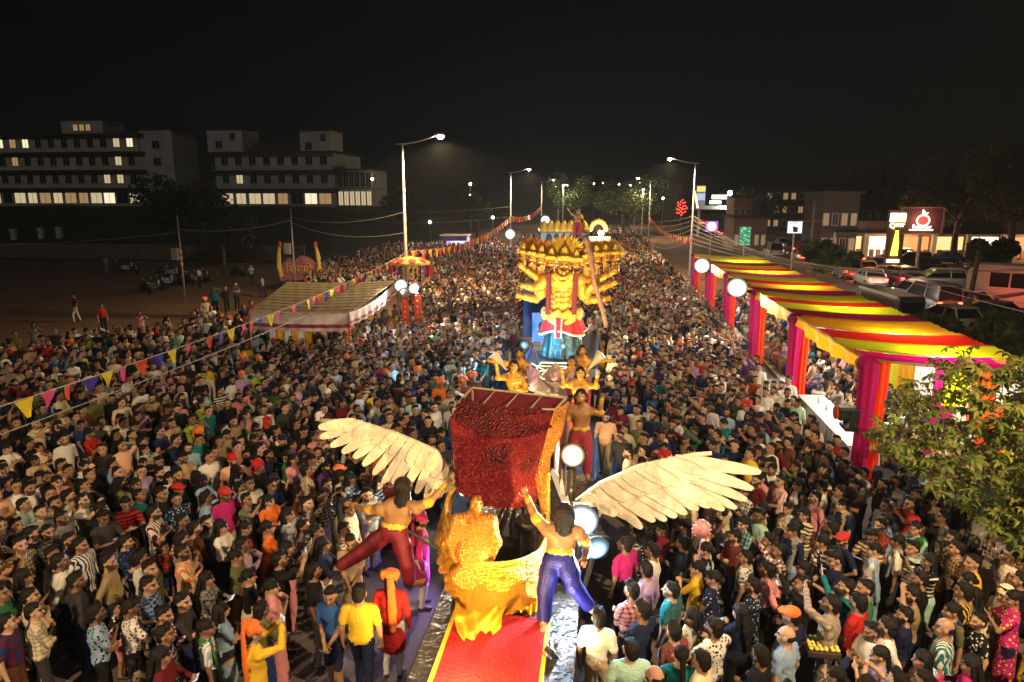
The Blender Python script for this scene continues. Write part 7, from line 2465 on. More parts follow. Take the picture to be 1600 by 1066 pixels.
for k, p in enumerate(anch):
    me = WM[rt_.randrange(9)]
    rot = (rt_.uniform(-.7, .7), rt_.uniform(-.7, .7), rt_.uniform(0, 6.28))
    s_ = rt_.uniform(.8, 1.25)
    if k < 300:
        place(me, 'leaf_whorl', bt, tuple(p - bo), rot, (s_, s_, s_))
    else:
        Mx = Matrix.LocRotScale(p - bo, Matrix.Rotation(rot[2], 3, 'Z') @ Matrix.Rotation(rot[1], 3, 'Y') @ Matrix.Rotation(rot[0], 3, 'X'), Vector((s_, s_, s_)))
        rest_l.add([Mx @ q.co for q in me.vertices], [tuple(f.vertices) for f in me.polygons], rt_.randrange(3))
ro = rest_l.build('leaves', M_BIGLEAF, bt, smooth=True)
ro['kind'] = 'stuff'
br_ = MB()
br_.tube([(0, 0, -.05), (-.15, .1, 1.4), (-.4, .1, 2.6), (-.6, 0, 3.6)], [.17, .14, .11, .08], 10)
nodes = [Vector((-.15, .1, 1.4)), Vector((-.4, .1, 2.6)), Vector((-.6, 0, 3.6))]
forks = []
for k in range(9):
    q = hub[k * 97 % 900] - bo
    b0 = nodes[k % 3]
    mid = b0.lerp(q, .55) + Vector((0, 0, .25))
    br_.tube([b0, mid, q], [.06, .04, .018], 6)
    forks += [b0.lerp(q, .4) + Vector((0, 0, .2)), mid, q]
for p in sorted(hub, key=lambda a: min((f - (a - bo)).length for f in forks)):
    q = p - bo
    nb = min(forks, key=lambda f: (f - q).length)
    br_.tube([nb, nb.lerp(q, .5) + Vector((0, 0, .04)), q], [.009, .007, .005], 4, cap=False)
    forks.append(q)
br_.build('trunk', M_BARK, bt, smooth=True)
tag(bt, 'large-leaved tree with drooping leaf whorls beside the near end of the canopy', 'tree')
# bougainvillea behind it
bg = empty('flowering_bush', (9.3, 15.2, 0))
V, F, mi = leaf_cloud([(0, 0, 1.2, .8), (.6, .3, 1.6, .6), (-.5, .2, 1.8, .6), (.1, -.2, 2.1, .5), (.3, .5, .6, .7)], 1500, .07, 77)
o = bpy.data.objects.new('leaves', np_mesh('leaves', V, F, mi, M_LEAF, False)); COL.objects.link(o); o.parent = bg
V, F, mi = leaf_cloud([(-.3, -.3, 1.5, .55), (.3, -.2, 1.9, .5), (-.1, 0, 2.2, .45), (.5, -.2, 1.2, .4)], 700, .06, 78)
o = bpy.data.objects.new('flowers', np_mesh('flowers', V, F, mi * 0, [mat('bract_magenta', (.62, .05, .38), .6, trans=.4)], False)); COL.objects.link(o); o.parent = bg
MB().tube([(0, 0, 0), (.05, 0, .9), (.1, 0, 1.6)], [.06, .05, .03], 6).build('stem', M_BARK, bg)
tag(bg, 'magenta flowering bush behind the large-leaved tree', 'bush')
t = empty('bulb_lamp', (8.6, 16.6, 3.1))
lamp('lamp_light', 'POINT', (0, 0, -.22), 90, (1, .92, .8), t, .12)
MB().ball((0, 0, -.12), .05).build('bulb', glow('bulb_white', (1, .95, .85), 60), t)
MB().tube([(0, 0, -.06), (0, .9, .22)], .008, 4).build('cord', M_WIRE, t)
tag(t, 'bare bulb hung at the near end of the canopy behind the leaves', 'lamp')

# ------------------------------------------------------------------ apartment blocks on the raised ground
M_WALL = mat('pale_wall', (.50, .48, .43), .9, noise=.25, nscale=.35)
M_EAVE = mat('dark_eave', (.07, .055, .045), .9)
M_WIN = mat('dark_pane', (.03, .035, .04), .2)
M_LIT = [glow('lit_pane_%d' % k, c, s) for k, (c, s) in enumerate((((1.0, .78, .45), .5), ((1.0, .6, .26), .3), ((1.0, .86, .56), .9)))]
M_FRAME = mat('window_frame', (.4, .38, .34), .7)
WMESH = {}
def window(parent, x, y, z, w_, h_, m_):
    key = (round(w_, 2), round(h_, 2), m_.name)
    if key not in WMESH:
        WMESH[key] = (MB().box((0, 0, 0), (w_, .06, h_)).mesh('window', m_), MB().box((0, -.02, -h_ / 2 - .06), (w_ + .2, .2, .1)).box((-w_ / 2 - .05, 0, 0), (.1, .12, h_)).box((w_ / 2 + .05, 0, 0), (.1, .12, h_)).box((0, 0, h_ / 2 + .05), (w_ + .2, .14, .1)).box((0, -.03, 0), (.06, .05, h_)).mesh('frame', M_FRAME))
    a, b = WMESH[key]
    o = place(a, 'window', parent, (x, y, z))
    place(b, 'frame', o)
rb = random.Random(4)
def storeys(t, x0, x1, y, z0, nfl, fh, dep, eave=True, lit=(), step=2.6, ww=1.2, wh=1.5, balcony=False, gf_lit=True):
    """x0,x1,y in the building's own frame"""
    for f in range(nfl):
        z = z0 + f * fh
        MB().box(((x0 + x1) / 2, y + dep / 2, z + fh / 2 - .1), (x1 - x0 - .3 * f, dep, fh - .2)).build('wall', M_WALL, t)
        if eave:
            MB().box(((x0 + x1) / 2, y + dep / 2 - .3, z + fh - .08), (x1 - x0 + 1.6, dep + 1.8, .30), taper=.985).build('eave', M_EAVE, t)
        n = int((x1 - x0 - 1) / step)
        for k in range(n):
            x = x0 + .8 + (k + .5) * (x1 - x0 - 1.6) / n
            if f == 0 and gf_lit:
                q = rb.random()
                m_ = M_LIT[0] if q < .55 else (M_LIT[2] if q < .75 else (M_LIT[1] if q < .9 else M_WIN))
                window(t, x, y - .02, z + fh * .45, step * rb.choice((.7, .86, .86)), fh * .58, m_)
            else:
                m_ = M_WIN
                for (lf, lk, lm) in lit:
                    if lf == f and lk == k:
                        m_ = M_LIT[lm]
                window(t, x, y - .02, z + fh * .52, ww, wh, m_)
        if balcony and f > 0:
            bm = MB()
            bm.box(((x0 + x1) / 2, y - .75, z + .05), (x1 - x0 - 1, 1.5, .14))
            bm.box(((x0 + x1) / 2, y - 1.45, z + 1.0), (x1 - x0 - 1, .06, .06))
            k = x0 + .6
            while k < x1 - .5:
                bm.box((k, y - 1.45, z + .55), (.05, .05, .9))
                k += .5
            bm.build('balcony', M_WALL, t)
BA = empty('apartment_building', (-102, 120, 6.0))
storeys(BA, -24, 17.5, 0, 0, 4, 3.25, 14, lit=((3, 4, 2), (3, 5, 1), (3, 6, 2), (3, 13, 0), (3, 14, 2), (2, 13, 0), (1, 12, 0), (1, 13, 0), (2, 5, 1)))
MB().box((4.5, 5, 14.2), (8.5, 6, 3.2)).build('roof_tower', M_WALL, BA)
for k in range(3):
    window(BA, 3.2 + k * 1.3, 1.96, 14.4, .9, 1.1, M_LIT[1])
MB().box((4.5, 5, 15.9), (9.3, 6.8, .2)).build('roof_slab', M_EAVE, BA)
MB().box((20.5, 4.0, 8.2), (6.4, 8, 11.0)).build('stair_tower', M_WALL, BA)
for k in range(3):
    window(BA, 20.5, -.02, 5 + 3 * k, 1.4, 1.3, M_WIN)
MB().box((20.5, 4.0, 13.8), (7.2, 8.8, .2)).build('roof_slab', M_EAVE, BA)
tag(BA, 'long pale apartment block with several lit upper windows and a lit ground floor', 'building')
BB = empty('apartment_building', (-62, 120, 5.9))
storeys(BB, -8.5, 14.5, 0, 0, 3, 3.2, 14, lit=((1, 1, 0), (0, 0, 0)), balcony=True)
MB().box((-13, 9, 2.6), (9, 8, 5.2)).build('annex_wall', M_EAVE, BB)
for (xa, wa, h0, h1) in ((-6.0, 6.8, 9.6, 13.6), (11.0, 5.6, 9.6, 13.2)):
    MB().box((xa, 3, (h0 + h1) / 2), (wa, 6, h1 - h0)).build('roof_tower', M_WALL, BB)
    MB().box((xa, 3, h1 + .1), (wa + .7, 6.7, .2)).build('roof_slab', M_EAVE, BB)
    window(BB, xa + 1.5, -.02, h1 - 1.2, .9, 1.2, M_WIN)
    window(BB, xa - 1.2, -.02, h1 - 2.6, 1.2, 1.2, M_WIN)
MB().box((2.5, 5, 10.6), (12, 8, 1.8), taper=.6).build('hip_roof', M_EAVE, BB)
for f in range(2):
    MB().box((18.0, 4, 1.6 + 3.2 * f), (6.6, 8, 3.1)).build('wing_wall', M_WALL, BB)
    for k in range(6):
        window(BB, 15.3 + k * 1.05, -.04, 1.5 + 3.2 * f, .8, 2.4, M_LIT[0] if f == 0 else M_WIN)
MB().box((18.0, 3.6, 6.45), (7.6, 9.4, .25)).build('eave', M_EAVE, BB)
tag(BB, 'apartment block with two roof towers, balconies and a lit glazed end wing', 'building')
# boundary wall across the lot
bw = empty('boundary_wall', (-75, 78, 0))
for k in range(26):
    MB().box((-38 + k * 3.05, 0, .9), (3.0, .3, 1.9 + .06 * (k % 3))).build('wall_panel', mat('laterite', (.16, .10, .07), .95, noise=.4, nscale=2), bw)
tag(bw, 'low laterite boundary wall at the back of the dirt lot', 'wall')
for (u, v) in ((19, 348), (62, 346), (90, 344)):
    p = gy(u, v, 92)
    o = MB().box((0, 0, .7), (.8, .5, 1.5)).box((0, 0, 1.5), (.95, .65, .14)).build('gate_pier', M_WALL, None, (p[0], 92, max(bank(p[0], 92), 0) - .02))
    tag(o, 'small pale gate pier below the long apartment block', 'pier', 'gate piers')

# right side houses
def house(u0, u1, vt, vb, Y, label, m_, lits=(), nw=4, roof=True):
    a, b = gy(u0, vb, Y), gy(u1, vt, Y)
    zt = b[2]
    t = empty('house', ((a[0] + b[0]) / 2, Y, 0))
    w_ = abs(b[0] - a[0])
    MB().box((0, 4, zt / 2), (w_, 8, zt)).build('wall', m_, t)
    MB().box((0, 4, zt + .15), (w_ + .8, 8.8, .3)).build('roof_slab', M_EAVE, t)
    nf = max(1, int(zt / 3.2))
    for f in range(nf):
        for k in range(nw):
            x = -w_ / 2 + (k + .5) * w_ / nw
            window(t, x, -.02, 1.7 + f * 3.1, w_ / nw * .55, 1.4, M_LIT[lits[(f * nw + k) % len(lits)]] if lits and (f * nw + k) % 3 != 2 else M_WIN)
    tag(t, label, 'house')
M_BRICKW = mat('brown_wall', (.30, .17, .12), .9, noise=.3, nscale=.6)
house(1146, 1176, 309, 335, 130, 'tall brown blank-sided building beyond the petrol station', M_BRICKW, (), 3)
house(1146, 1200, 341, 368, 100, 'low brown building behind the green board', M_BRICKW, (1,), 5)
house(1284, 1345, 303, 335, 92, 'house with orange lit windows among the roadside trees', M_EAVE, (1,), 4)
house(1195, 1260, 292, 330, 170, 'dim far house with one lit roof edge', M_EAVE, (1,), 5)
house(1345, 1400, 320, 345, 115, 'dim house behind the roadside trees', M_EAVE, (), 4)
house(1040, 1066, 288, 303, 230, 'brown block beyond the end of the road', M_BRICKW, (), 3)
# row of lit shops
sh = empty('shop_row', (47, 92, 0))
for k in range(9):
    x = -16 + k * 4
    MB().box((x, 4, 2.3), (3.95, 7, 4.6)).build('wall', M_BRICKW, sh)
    MB().box((x, .42, 1.45), (3.0, .08, 2.5)).build('lit_shopfront', (glow('shop_orange', (1, .55, .22), 1.4), glow('shop_white', (1, .85, .6), 2.2), glow('shop_amber', (1, .42, .12), .9))[k % 3], sh)
    MB().box((x, -.6, 3.2), (3.9, 2.2, .14)).build('awning', mat('awning_green', (.08, .12, .05), .8), sh)
    for q in (-1.9, 1.9):
        MB().box((x + q, .2, 1.6), (.25, .5, 3.2)).build('pier', M_WALL, sh)
    for q in range(4):
        MB().box((x - 1.2 + .8 * q, .3, .55), (.5, .4, 1.1)).build('display', M_BRICKW, sh)
lamp('shop_glow', 'POINT', (-10, -2, 2.6), 900, (1, .6, .3), sh, .4)
lamp('shop_glow', 'POINT', (6, -2, 2.6), 900, (1, .6, .3), sh, .4)
tag(sh, 'row of orange lit shops under awnings behind the parked cars', 'shop')

# ------------------------------------------------------------------ lit signs
def board(t, c, w_, h_, m_, name='panel', dy=0.0, th=.12):
    return MB().box((c[0], dy, c[1]), (w_, th, h_)).build(name, m_, t)
sg = empty('fruit_sign', (gy(1440, 345, 70)[0], 70, 0))
zc = gy(1440, 345, 70)[2]
board(sg, (0, zc), 3.6, 2.4, mat('sign_brown', (.09, .05, .045), .6), 'panel')
fm = MB()
for (x, z, w_, h_) in ((0, 1.22, 3.8, .12), (0, -1.22, 3.8, .12), (1.85, 0, .12, 2.4), (-1.85, 0, .12, 2.4)):
    fm.box((x, -.02, zc + z), (w_, .2, h_))
fm.build('frame', mat('sign_frame', (.25, .2, .17), .5), sg)
MB().tube([(.08 + .55 * math.cos(a), -.12, zc + .02 + .5 * math.sin(a)) for a in [2 * math.pi * k / 28 for k in range(29)]], .075, 8).build('neon_ring', glow('neon_pink', (1, .38, .25), 5), sg)
MB().lathe([(0, 0), (.46, 0), (.46, .03), (0, .03)], (.08, -.07, zc + .02), 24, M=Matrix.Rotation(rad(90), 3, 'X')).build('neon_disc', glow('neon_red', (.9, .02, .02), 1.2), sg)
for (pts) in ([(0, .55), (-.10, .75), (-.08, 1.05), (.06, .95), (.12, .78)], [(.05, .58), (.2, .72), (.42, .78), (.32, .62)]):
    MB().prism([(x + .05, z) for x, z in pts], (0, -.10, zc), (1, 0, 0), (0, 0, 1), (0, -1, 0), .05).build('neon_leaf', glow('neon_leaf', (.75, 1, .75), 4), sg)
MB().box((0, -.12, zc - .86), (2.1, .06, .11)).build('neon_underline', glow('neon_orange', (1, .6, .25), 5), sg)
lt = MB()
for k in range(7):
    hh = (.42, .24, .3, .24, .36, .26, .24)[k]
    lt.box((-.72 + .24 * k, -.12, zc - .76 + hh / 2), (.07, .05, hh)).box((-.64 + .24 * k, -.12, zc - .74 + .2), (.16, .05, .06))
lt.build('neon_letters', glow('neon_white', (.9, .95, 1), 5), sg)
MB().tube([(.1, .1, 0), (.1, .1, zc - 1.2)], .16, 10).build('post', M_POLE, sg)
lamp('sign_glow', 'POINT', (0, -.7, zc), 160, (1, .3, .2), sg, .3)
tag(sg, 'brown sign board with a red neon fruit ring and leaf on a post', 'sign')
sg = empty('pillar_sign', (gy(1402, 345, 70)[0], 70, 0))
zc = gy(1402, 340, 70)[2]
board(sg, (0, zc - 2.0), 1.5, 5.4, mat('sign_brown', (.09, .05, .045), .6), 'pillar', .1, .3)
board(sg, (0, zc), 1.35, .8, glow('sign_cream', (1, .85, .45), 6), 'light_box', -.12)
lt = MB()
lt.tube([(-.42 + .2 * math.cos(a), -.14, zc - .75 + .2 * math.sin(a)) for a in [2 * math.pi * k / 16 for k in range(17)]], .05, 6)
for k in range(4):
    lt.box((-.10 + .2 * k, -.14, zc - .72), (.06, .06, .3)).box((-.02 + .2 * k, -.14, zc - .62), (.14, .06, .06))
lt.box((-.3, -.14, zc - .98), (.07, .06, .2))
lt.build('letters', glow('sign_letters', (1, .72, .25), 6), sg)
MB().prism([(-.34, -3.6), (.3, -3.6), (.3, -2.4), (.14, -1.2), (-.06, -1.2), (-.2, -2.4)], (0, -.16, zc), (1, 0, 0), (0, 0, 1), (0, 1, 0), .06).build('bottle_panel', glow('sign_yellow', (1, .75, .05), 4), sg)
board(sg, (-.05, zc - 4.1), 1.1, .3, glow('sign_cream2', (1, .8, .4), 5), 'base_lettering', -.14, .06)
tag(sg, 'tall pillar sign with a cream light box and a yellow bottle shape', 'sign')
def pole_sign(u, v, Y, w_, h_, m_, label, extra=None, post=True):
    p = gy(u, v, Y)
    t = empty('pole_sign', (p[0], Y, 0))
    board(t, (0, p[2]), w_, h_, m_, 'panel')
    MB().box((0, .08, p[2]), (w_ + .15, .1, h_ + .15)).build('frame', M_DARKMETAL, t)
    if post:
        MB().tube([(0, .15, 0), (0, .15, p[2])], .07, 8).build('post', M_POLE, t)
    if extra:
        extra(t, p[2])
    return tag(t, label, 'sign')
def ex1(t, z):
    m = MB()
    m.box((.05, -.08, z - .25), (.45, .03, .5)).box((-.1, -.08, z - .05), (.2, .03, .25)).box((.2, -.08, z - .1), (.12, .03, .2))
    for k in range(4):
        m.box((0, -.08, z + .55 - .12 * k), (.7 - .1 * k, .03, .035))
    m.build('print', M_DARKMETAL, t)
pole_sign(1242, 355, 72, 1.35, 1.2, glow('sign_pale', (.92, .95, .9), 1.1), 'white square light box sign with a dark picture', ex1)
def ex2(t, z):
    m = MB()
    r = random.Random(2)
    for k in range(40):
        m.box((r.uniform(-.5, .5), -.08, z + r.uniform(-.95, .95)), (r.uniform(.05, .3), .03, .05))
    m.build('print', glow('sign_green_hi', (.5, .9, .65), .9), t)
pole_sign(1164, 369, 78, 1.15, 2.0, glow('sign_green', (.03, .28, .13), .8), 'tall green lit board at the roadside', ex2)
def ex3(t, z):
    MB().lathe([(0, 0), (.55, 0), (.5, .04), (0, .05)], (0, -.07, z), 12, M=Matrix.Rotation(rad(90), 3, 'X')).build('emblem', glow('sign_peach', (1, .75, .35), 3), t)
pole_sign(1112, 354, 90, 1.5, 1.3, glow('sign_violet', (.55, .15, .6), 1.0), 'violet lit sign with a yellow blot', ex3)
def ex4(t, z):
    board(t, (0, z + 1.3), 1.6, 1.0, glow('sign_amber', (1, .6, .15), 1.2), 'upper_panel', -.1)
    board(t, (0, z - .2), 1.6, 1.3, glow('sign_bluewhite', (.45, .55, .8), .9), 'lower_panel', -.1)
pole_sign(1095, 306, 140, 1.7, 4.0, mat('sign_grey', (.3, .3, .32), .5), 'petrol station pillar with amber and blue panels', ex4)
t = empty('petrol_station', (gy(1125, 310, 140)[0], 140, 0))
z1 = gy(1123, 308, 140)[2]
MB().box((0, 3, z1 - 2.0), (9, 8, .7)).build('canopy', M_WALL, t)
for x in (-3.5, 3.5):
    MB().tube([(x, 3, 0), (x, 3, z1 - 2.2)], .25, 8).build('post', M_POLE, t)
board(t, (-.2, z1), 3.0, .75, glow('station_white', (1, .97, .85), 3.5), 'fascia_sign', -1)
board(t, (-1.0, z1 - 1.0), 2.2, .6, glow('station_white', (1, .97, .85), 3.5), 'fascia_sign', -1)
MB().ball((1.6, -1.2, gy(1133, 302, 140)[2]), .42).build('flood_bulb', glow('station_flood', (.95, .98, 1), 60), t)
MB().tube([(1.6, -1.1, 0), (1.6, -1.1, gy(1133, 302, 140)[2])], .08, 6).build('flood_post', M_POLE, t)
for k in range(8):
    MB().box((-5.0 + .1 * k, -1, z1 + 1.0 - .42 * k), (.35, .1, .3)).build('letter', glow('station_letter', (1, .85, .6), 2.5), t)
lamp('station_lamp', 'POINT', (1.6, -2, 6), 2500, (.95, .98, 1), t, .4)
tag(t, 'bright petrol station with white fascia signs at the far road', 'petrol station')
rl = empty('light_arch', (gy(1065, 325, 150)[0], 150, 0))
rz_ = gy(1065, 325, 150)[2]
for k in range(22):
    a = k * 2.4
    MB().ball((1.2 * math.sin(a) * (k / 22) ** .5, 0, rz_ + 1.7 * math.cos(a) * (k / 22) ** .5), .16, 6).build('bulb', glow('arch_red', (1, .05, .03), 4), rl)
MB().tube([(0, .1, 0), (0, .1, rz_)], .1, 6).build('post', M_POLE, rl)
tag(rl, 'cluster of red festival bulbs on a far post', 'lights')
tp_ = empty('utility_pole', (gy(1272, 330, 66)[0], 66, 0))
MB().tube([(0, 0, 0), (0, 0, 7.2)], [.13, .10], 8).build('pole', M_BARK, tp_)
MB().box((-1.0, 0, 5.4), (3.4, .1, .12)).build('crossarm', M_BARK, tp_)
tag(tp_, 'wooden utility pole with a crossarm by the car road', 'pole')
tp_ = empty('utility_pole', (gz(1505, 520, 0)[0], gz(1505, 520, 0)[1], 0))
MB().tube([(0, 0, 0), (.25, 0, 4.6)], [.15, .12], 8).build('pole', M_BARK, tp_)
tag(tp_, 'rust brown leaning pole in front of the white bus', 'pole')
for k, (u, v, Y) in enumerate(((928, 287, 260), (942, 286, 270), (967, 288, 240), (985, 290, 220), (1000, 286, 250), (868, 291, 230), (735, 288, 160), (582, 280, 118), (770, 340, 150), (735, 305, 175), (1036, 310, 200))):
    p = gy(u, v, Y)
    t = empty('distant_lamp', (p[0], Y, 0))
    MB().tube([(0, 0, 0 if u != 582 else 0), (0, 0, p[2])], .08, 5).build('post', M_POLE, t)
    MB().ball((0, -.1, p[2]), .22 if k % 2 else .32, 8).build('bulb', glow('far_bulb', (1, .9, .72), 22), t)
    tag(t, 'small far lamp near the end of the road' if u > 860 else ('lamp beside the glazed end wing of the apartment block' if u == 582 else 'small far lamp in the dark beyond the lot'), 'lamp', 'far lamps')
for (u, Y, z, e, lb) in ((880, 145, 10, 2600, 'lamp post added to light the yellow-green tree'), (1005, 133, 9, 1500, 'lamp post added to light the wide dim tree')):
    t = empty('distant_lamp', (gy(u, 300, Y)[0], Y, 0))  # added light for a tree, given a post and bulb of its own
    MB().tube([(0, 0, 0), (0, 0, z)], .08, 5).build('post', M_POLE, t)
    MB().ball((0, 0, z), .2, 8).build('bulb', glow('far_bulb', (1, .9, .72), 22), t)
    lamp('lamp_light', 'POINT', (0, -.5, z - .3), e, (1, .88, .58), t, .3)
    tag(t, lb, 'lamp', 'far lamps')

# ------------------------------------------------------------------ vehicles
M_TYRE, M_GLASS = MATS['tyre'], mat('car_glass', (.015, .017, .02), .08, spec=.6)
M_TAIL, M_HEAD = glow('tail_red', (1, .04, .02), 16), glow('head_white', (1, .93, .8), 6)
M_PLATE = mat('plate', (.6, .55, .4), .6)
CARS = {}
def car_kind(kind):
    if kind in CARS:
        return CARS[kind]
    L, W, Hh = {'sedan': (4.3, 1.72, 1.45), 'hatch': (3.7, 1.66, 1.5), 'suv': (4.4, 1.8, 1.72), 'van': (4.4, 1.75, 1.95)}[kind]
    # side profile stations (y along length, front +), z top of body, half-width
    sec = [(-L / 2, .45, .62), (-L / 2 + .06, .78, .90), (-L / 2 + .5, .92, .96), (-L * .2, .95, 1.0), (L * .12, .95, 1.0), (L * .25, .90, .99), (L / 2 - .35, .78, .94), (L / 2 - .06, .62, .84), (L / 2, .42, .6)]
    if kind in ('suv', 'van', 'hatch'):
        sec = [(y, z * (1.12 if kind != 'hatch' else 1.04), w_) for y, z, w_ in sec]
        sec[1] = (sec[1][0], sec[2][1], sec[1][2])
    m = MB()
    g = []
    for y, zt, hw in sec:
        hw *= W / 2
        g.append([(-hw * .9, y, .22), (-hw, y, .36), (-hw, y, zt * .8), (-hw * .93, y, zt), (0, y, zt + .03), (hw * .93, y, zt), (hw, y, zt * .8), (hw, y, .36), (hw * .9, y, .22), (-hw * .9, y, .22)])
    m.sheet(g)
    m.add(g[0][:-1], [tuple(range(9))])
    m.add(g[-1][:-1], [tuple(range(9))[::-1]])
    body = m.mesh('body', M_WALL, True)
    zb = sec[3][1]
    prof = {'sedan': [(-L * .36, zb - .03), (-L * .22, Hh - .04), (L * .03, Hh), (L * .24, zb - .04)], 'hatch': [(-L * .47, zb - .02), (-L * .38, Hh - .06), (L * .02, Hh), (L * .26, zb - .06)],
            'suv': [(-L * .48, zb - .02), (-L * .44, Hh - .05), (L * .02, Hh), (L * .22, zb - .04)], 'van': [(-L * .49, zb - .02), (-L * .47, Hh - .04), (L * .18, Hh), (L * .38, zb - .04)]}[kind]
    def cab(inset, dz, m):
        g = []
        for (y, z) in prof:
            hw = W / 2 * (.93 if z < zb + .05 else .76) - inset
            g.append([(-hw, y, z + dz), (hw, y, z + dz)])
        m.sheet(g)
        for s in (0, 1):
            q = [g[i][s] for i in range(4)]
            m.add(q, [(0, 1, 2, 3) if s == 0 else (3, 2, 1, 0)])
        return m
    glass = cab(0, 0, MB()).mesh('glass', M_GLASS)
    roof = MB()
    y1, z1 = prof[1]
    y2, z2 = prof[2]
    hw = W / 2 * .76
    roof.box((0, (y1 + y2) / 2, (z1 + z2) / 2 + .02), (2 * hw + .03, abs(y2 - y1) + .1, .07))
    for s in (-1, 1):
        for a, b in ((0, 1), (2, 3)):
            roof.tube([(s * W / 2 * (.93 if prof[a][1] < zb + .05 else .76), prof[a][0], prof[a][1]), (s * W / 2 * (.93 if prof[b][1] < zb + .05 else .76), prof[b][0], prof[b][1])], .045, 6)
        roof.tube([(s * hw, (y1 + y2) / 2, z1 + .01), (s * W / 2 * .95, (y1 + y2) / 2, zb)], .035, 6)
    roofm = roof.mesh('roof', M_WALL)
    wh = MB().lathe([(.05, -.09), (.26, -.1), (.31, -.07), (.31, .07), (.26, .1), (.05, .09)], n=18, M=Matrix.Rotation(rad(90), 3, 'Y')).mesh('wheel', M_TYRE, True)
    rim = MB().lathe([(.02, -.105), (.17, -.103), (.19, -.09), (.19, .09), (.17, .103), (.02, .105)], n=12, M=Matrix.Rotation(rad(90), 3, 'Y')).mesh('rim', M_POLE)
    tl = MB().box((0, 0, 0), (.26, .08, .20)).mesh('tail_light', M_TAIL)
    hl = MB().box((0, 0, 0), (.32, .10, .16)).mesh('headlight', M_HEAD)
    bp = MB().box((0, 0, 0), (W * .94, .14, .18)).mesh('bumper', M_DARKMETAL)
    np_ = MB().box((0, 0, 0), (.5, .03, .12)).mesh('number_plate', M_PLATE)
    CARS[kind] = (L, W, Hh, zb, body, glass, roofm, wh, rim, tl, hl, bp, np_)
    return CARS[kind]
PAINT = {'white': (.75, .74, .70), 'silver': (.45, .45, .45), 'black': (.02, .02, .022), 'grey': (.15, .15, .16), 'maroon': (.16, .02, .025), 'blue': (.03, .06, .16), 'beige': (.5, .42, .3)}
def car(kind, x, y, rz, paint, label, lit='tail', group='cars on the far road'):
    L, W, Hh, zb, body, glass, roofm, wh, rim, tl, hl, bp, np_ = car_kind(kind)
    pm = mat('paint_' + paint, PAINT[paint], .28, .15, spec=.5)
    t = empty('car', (x, y, 0), rz)
    for me, nm in ((body, 'body'), (roofm, 'roof')):
        o = place(me, nm, t)
        o.material_slots[0].link = 'OBJECT'
        o.material_slots[0].material = pm
    place(glass, 'glass', t)
    for sx in (-1, 1):
        for sy in (-1, 1):
            o = place(wh, 'wheel', t, (sx * (W / 2 - .1), sy * L * .31, .31))
            place(rim, 'rim', o)
        o = place(tl, 'tail_light', t, (sx * W * .36, -L / 2 - .01 + .06, zb * .76))
        if lit not in ('tail', 'both'):
            o.material_slots[0].link = 'OBJECT'
            o.material_slots[0].material = mat('tail_off', (.25, .01, .01), .3)
        o = place(hl, 'headlight', t, (sx * W * .33, L / 2 - .04, zb * .66))
        if lit not in ('head', 'both'):
            o.material_slots[0].link = 'OBJECT'
            o.material_slots[0].material = mat('lamp_off', (.5, .5, .5), .2)
    place(bp, 'bumper', t, (0, -L / 2 + .02, .36))
    place(bp, 'bumper', t, (0, L / 2 - .02, .36))
    place(np_, 'number_plate', t, (0, -L / 2 - .06, .55))
    if lit in ('tail', 'both'):
        lamp('tail_glow', 'POINT', (0, -L / 2 - .6, .7), 70, (1, .12, .05), t, .15)
    if lit in ('head', 'both'):
        lamp('head_glow', 'SPOT', (0, L / 2 + .2, .65), 1100, (1, .92, .75), t, .1, (0, L / 2 + 6, .2), 90)
    return tag(t, label, 'car', group)
def carpx(kind, u, v, rz, paint, label, lit='tail'):
    p = gz(u, v, 0)
    return car(kind, p[0], p[1], rz, paint, label, lit)
carpx('suv', 1458, 452, rad(84), 'white', 'white estate car parked broadside before the lit shops', 'none')
carpx('sedan', 1502, 486, rad(28), 'white', 'white sedan with red brake lights before the rust pole')
carpx('van', 1452, 486, rad(6), 'grey', 'dark van with a brightly lit tailgate beside the white sedan', 'tail')
carpx('hatch', 1425, 470, rad(2), 'black', 'black hatchback beside the dark van', 'both')
carpx('sedan', 1540, 508, rad(40), 'black', 'black sedan with lights on below the bus', 'both')
carpx('hatch', 1476, 516, rad(14), 'silver', 'silver hatchback half hidden behind the canopy', 'head')
carpx('sedan', 1385, 440, rad(5), 'white', 'white taxi sedan with tail lights beside the trees')
carpx('hatch', 1303, 423, rad(0), 'maroon', 'maroon hatchback in the brake-light queue', 'both')
carpx('hatch', 1250, 408, rad(-3), 'silver', 'silver hatchback in the brake-light queue behind the canopy')
carpx('suv', 1240, 396, rad(0), 'maroon', 'maroon estate car in the brake-light queue')
carpx('van', 1206, 402, rad(0), 'silver', 'silver van beside the green board', 'none')
carpx('sedan', 1222, 388, rad(180), 'white', 'white sedan with headlights on by the roadside', 'head')
carpx('hatch', 1345, 430, rad(3), 'beige', 'beige hatchback with tail lights in the queue', 'both')
carpx('sedan', 1300, 408, rad(180), 'white', 'white sedan facing with bright headlights', 'head')
carpx('sedan', 1330, 412, rad(0), 'black', 'black sedan in the queue beside the thin tree')
carpx('suv', 1418, 418, rad(75), 'black', 'black estate car parked under the fruit sign', 'none')
carpx('sedan', 1440, 424, rad(78), 'black', 'black sedan parked beside the fruit sign post', 'none')
carpx('hatch', 1400, 408, rad(80), 'grey', 'grey hatchback parked below the pillar sign', 'none')
carpx('sedan', 1475, 412, rad(85), 'blue', 'dark blue sedan parked before the lit shops', 'none')
carpx('hatch', 1540, 425, rad(85), 'grey', 'grey hatchback parked behind the white bus', 'none')
carpx('hatch', 1095, 352, rad(0), 'white', 'far hatchback with red tail lights near the petrol station')
carpx('sedan', 1085, 345, rad(0), 'black', 'far black sedan with red tail lights near the petrol station')
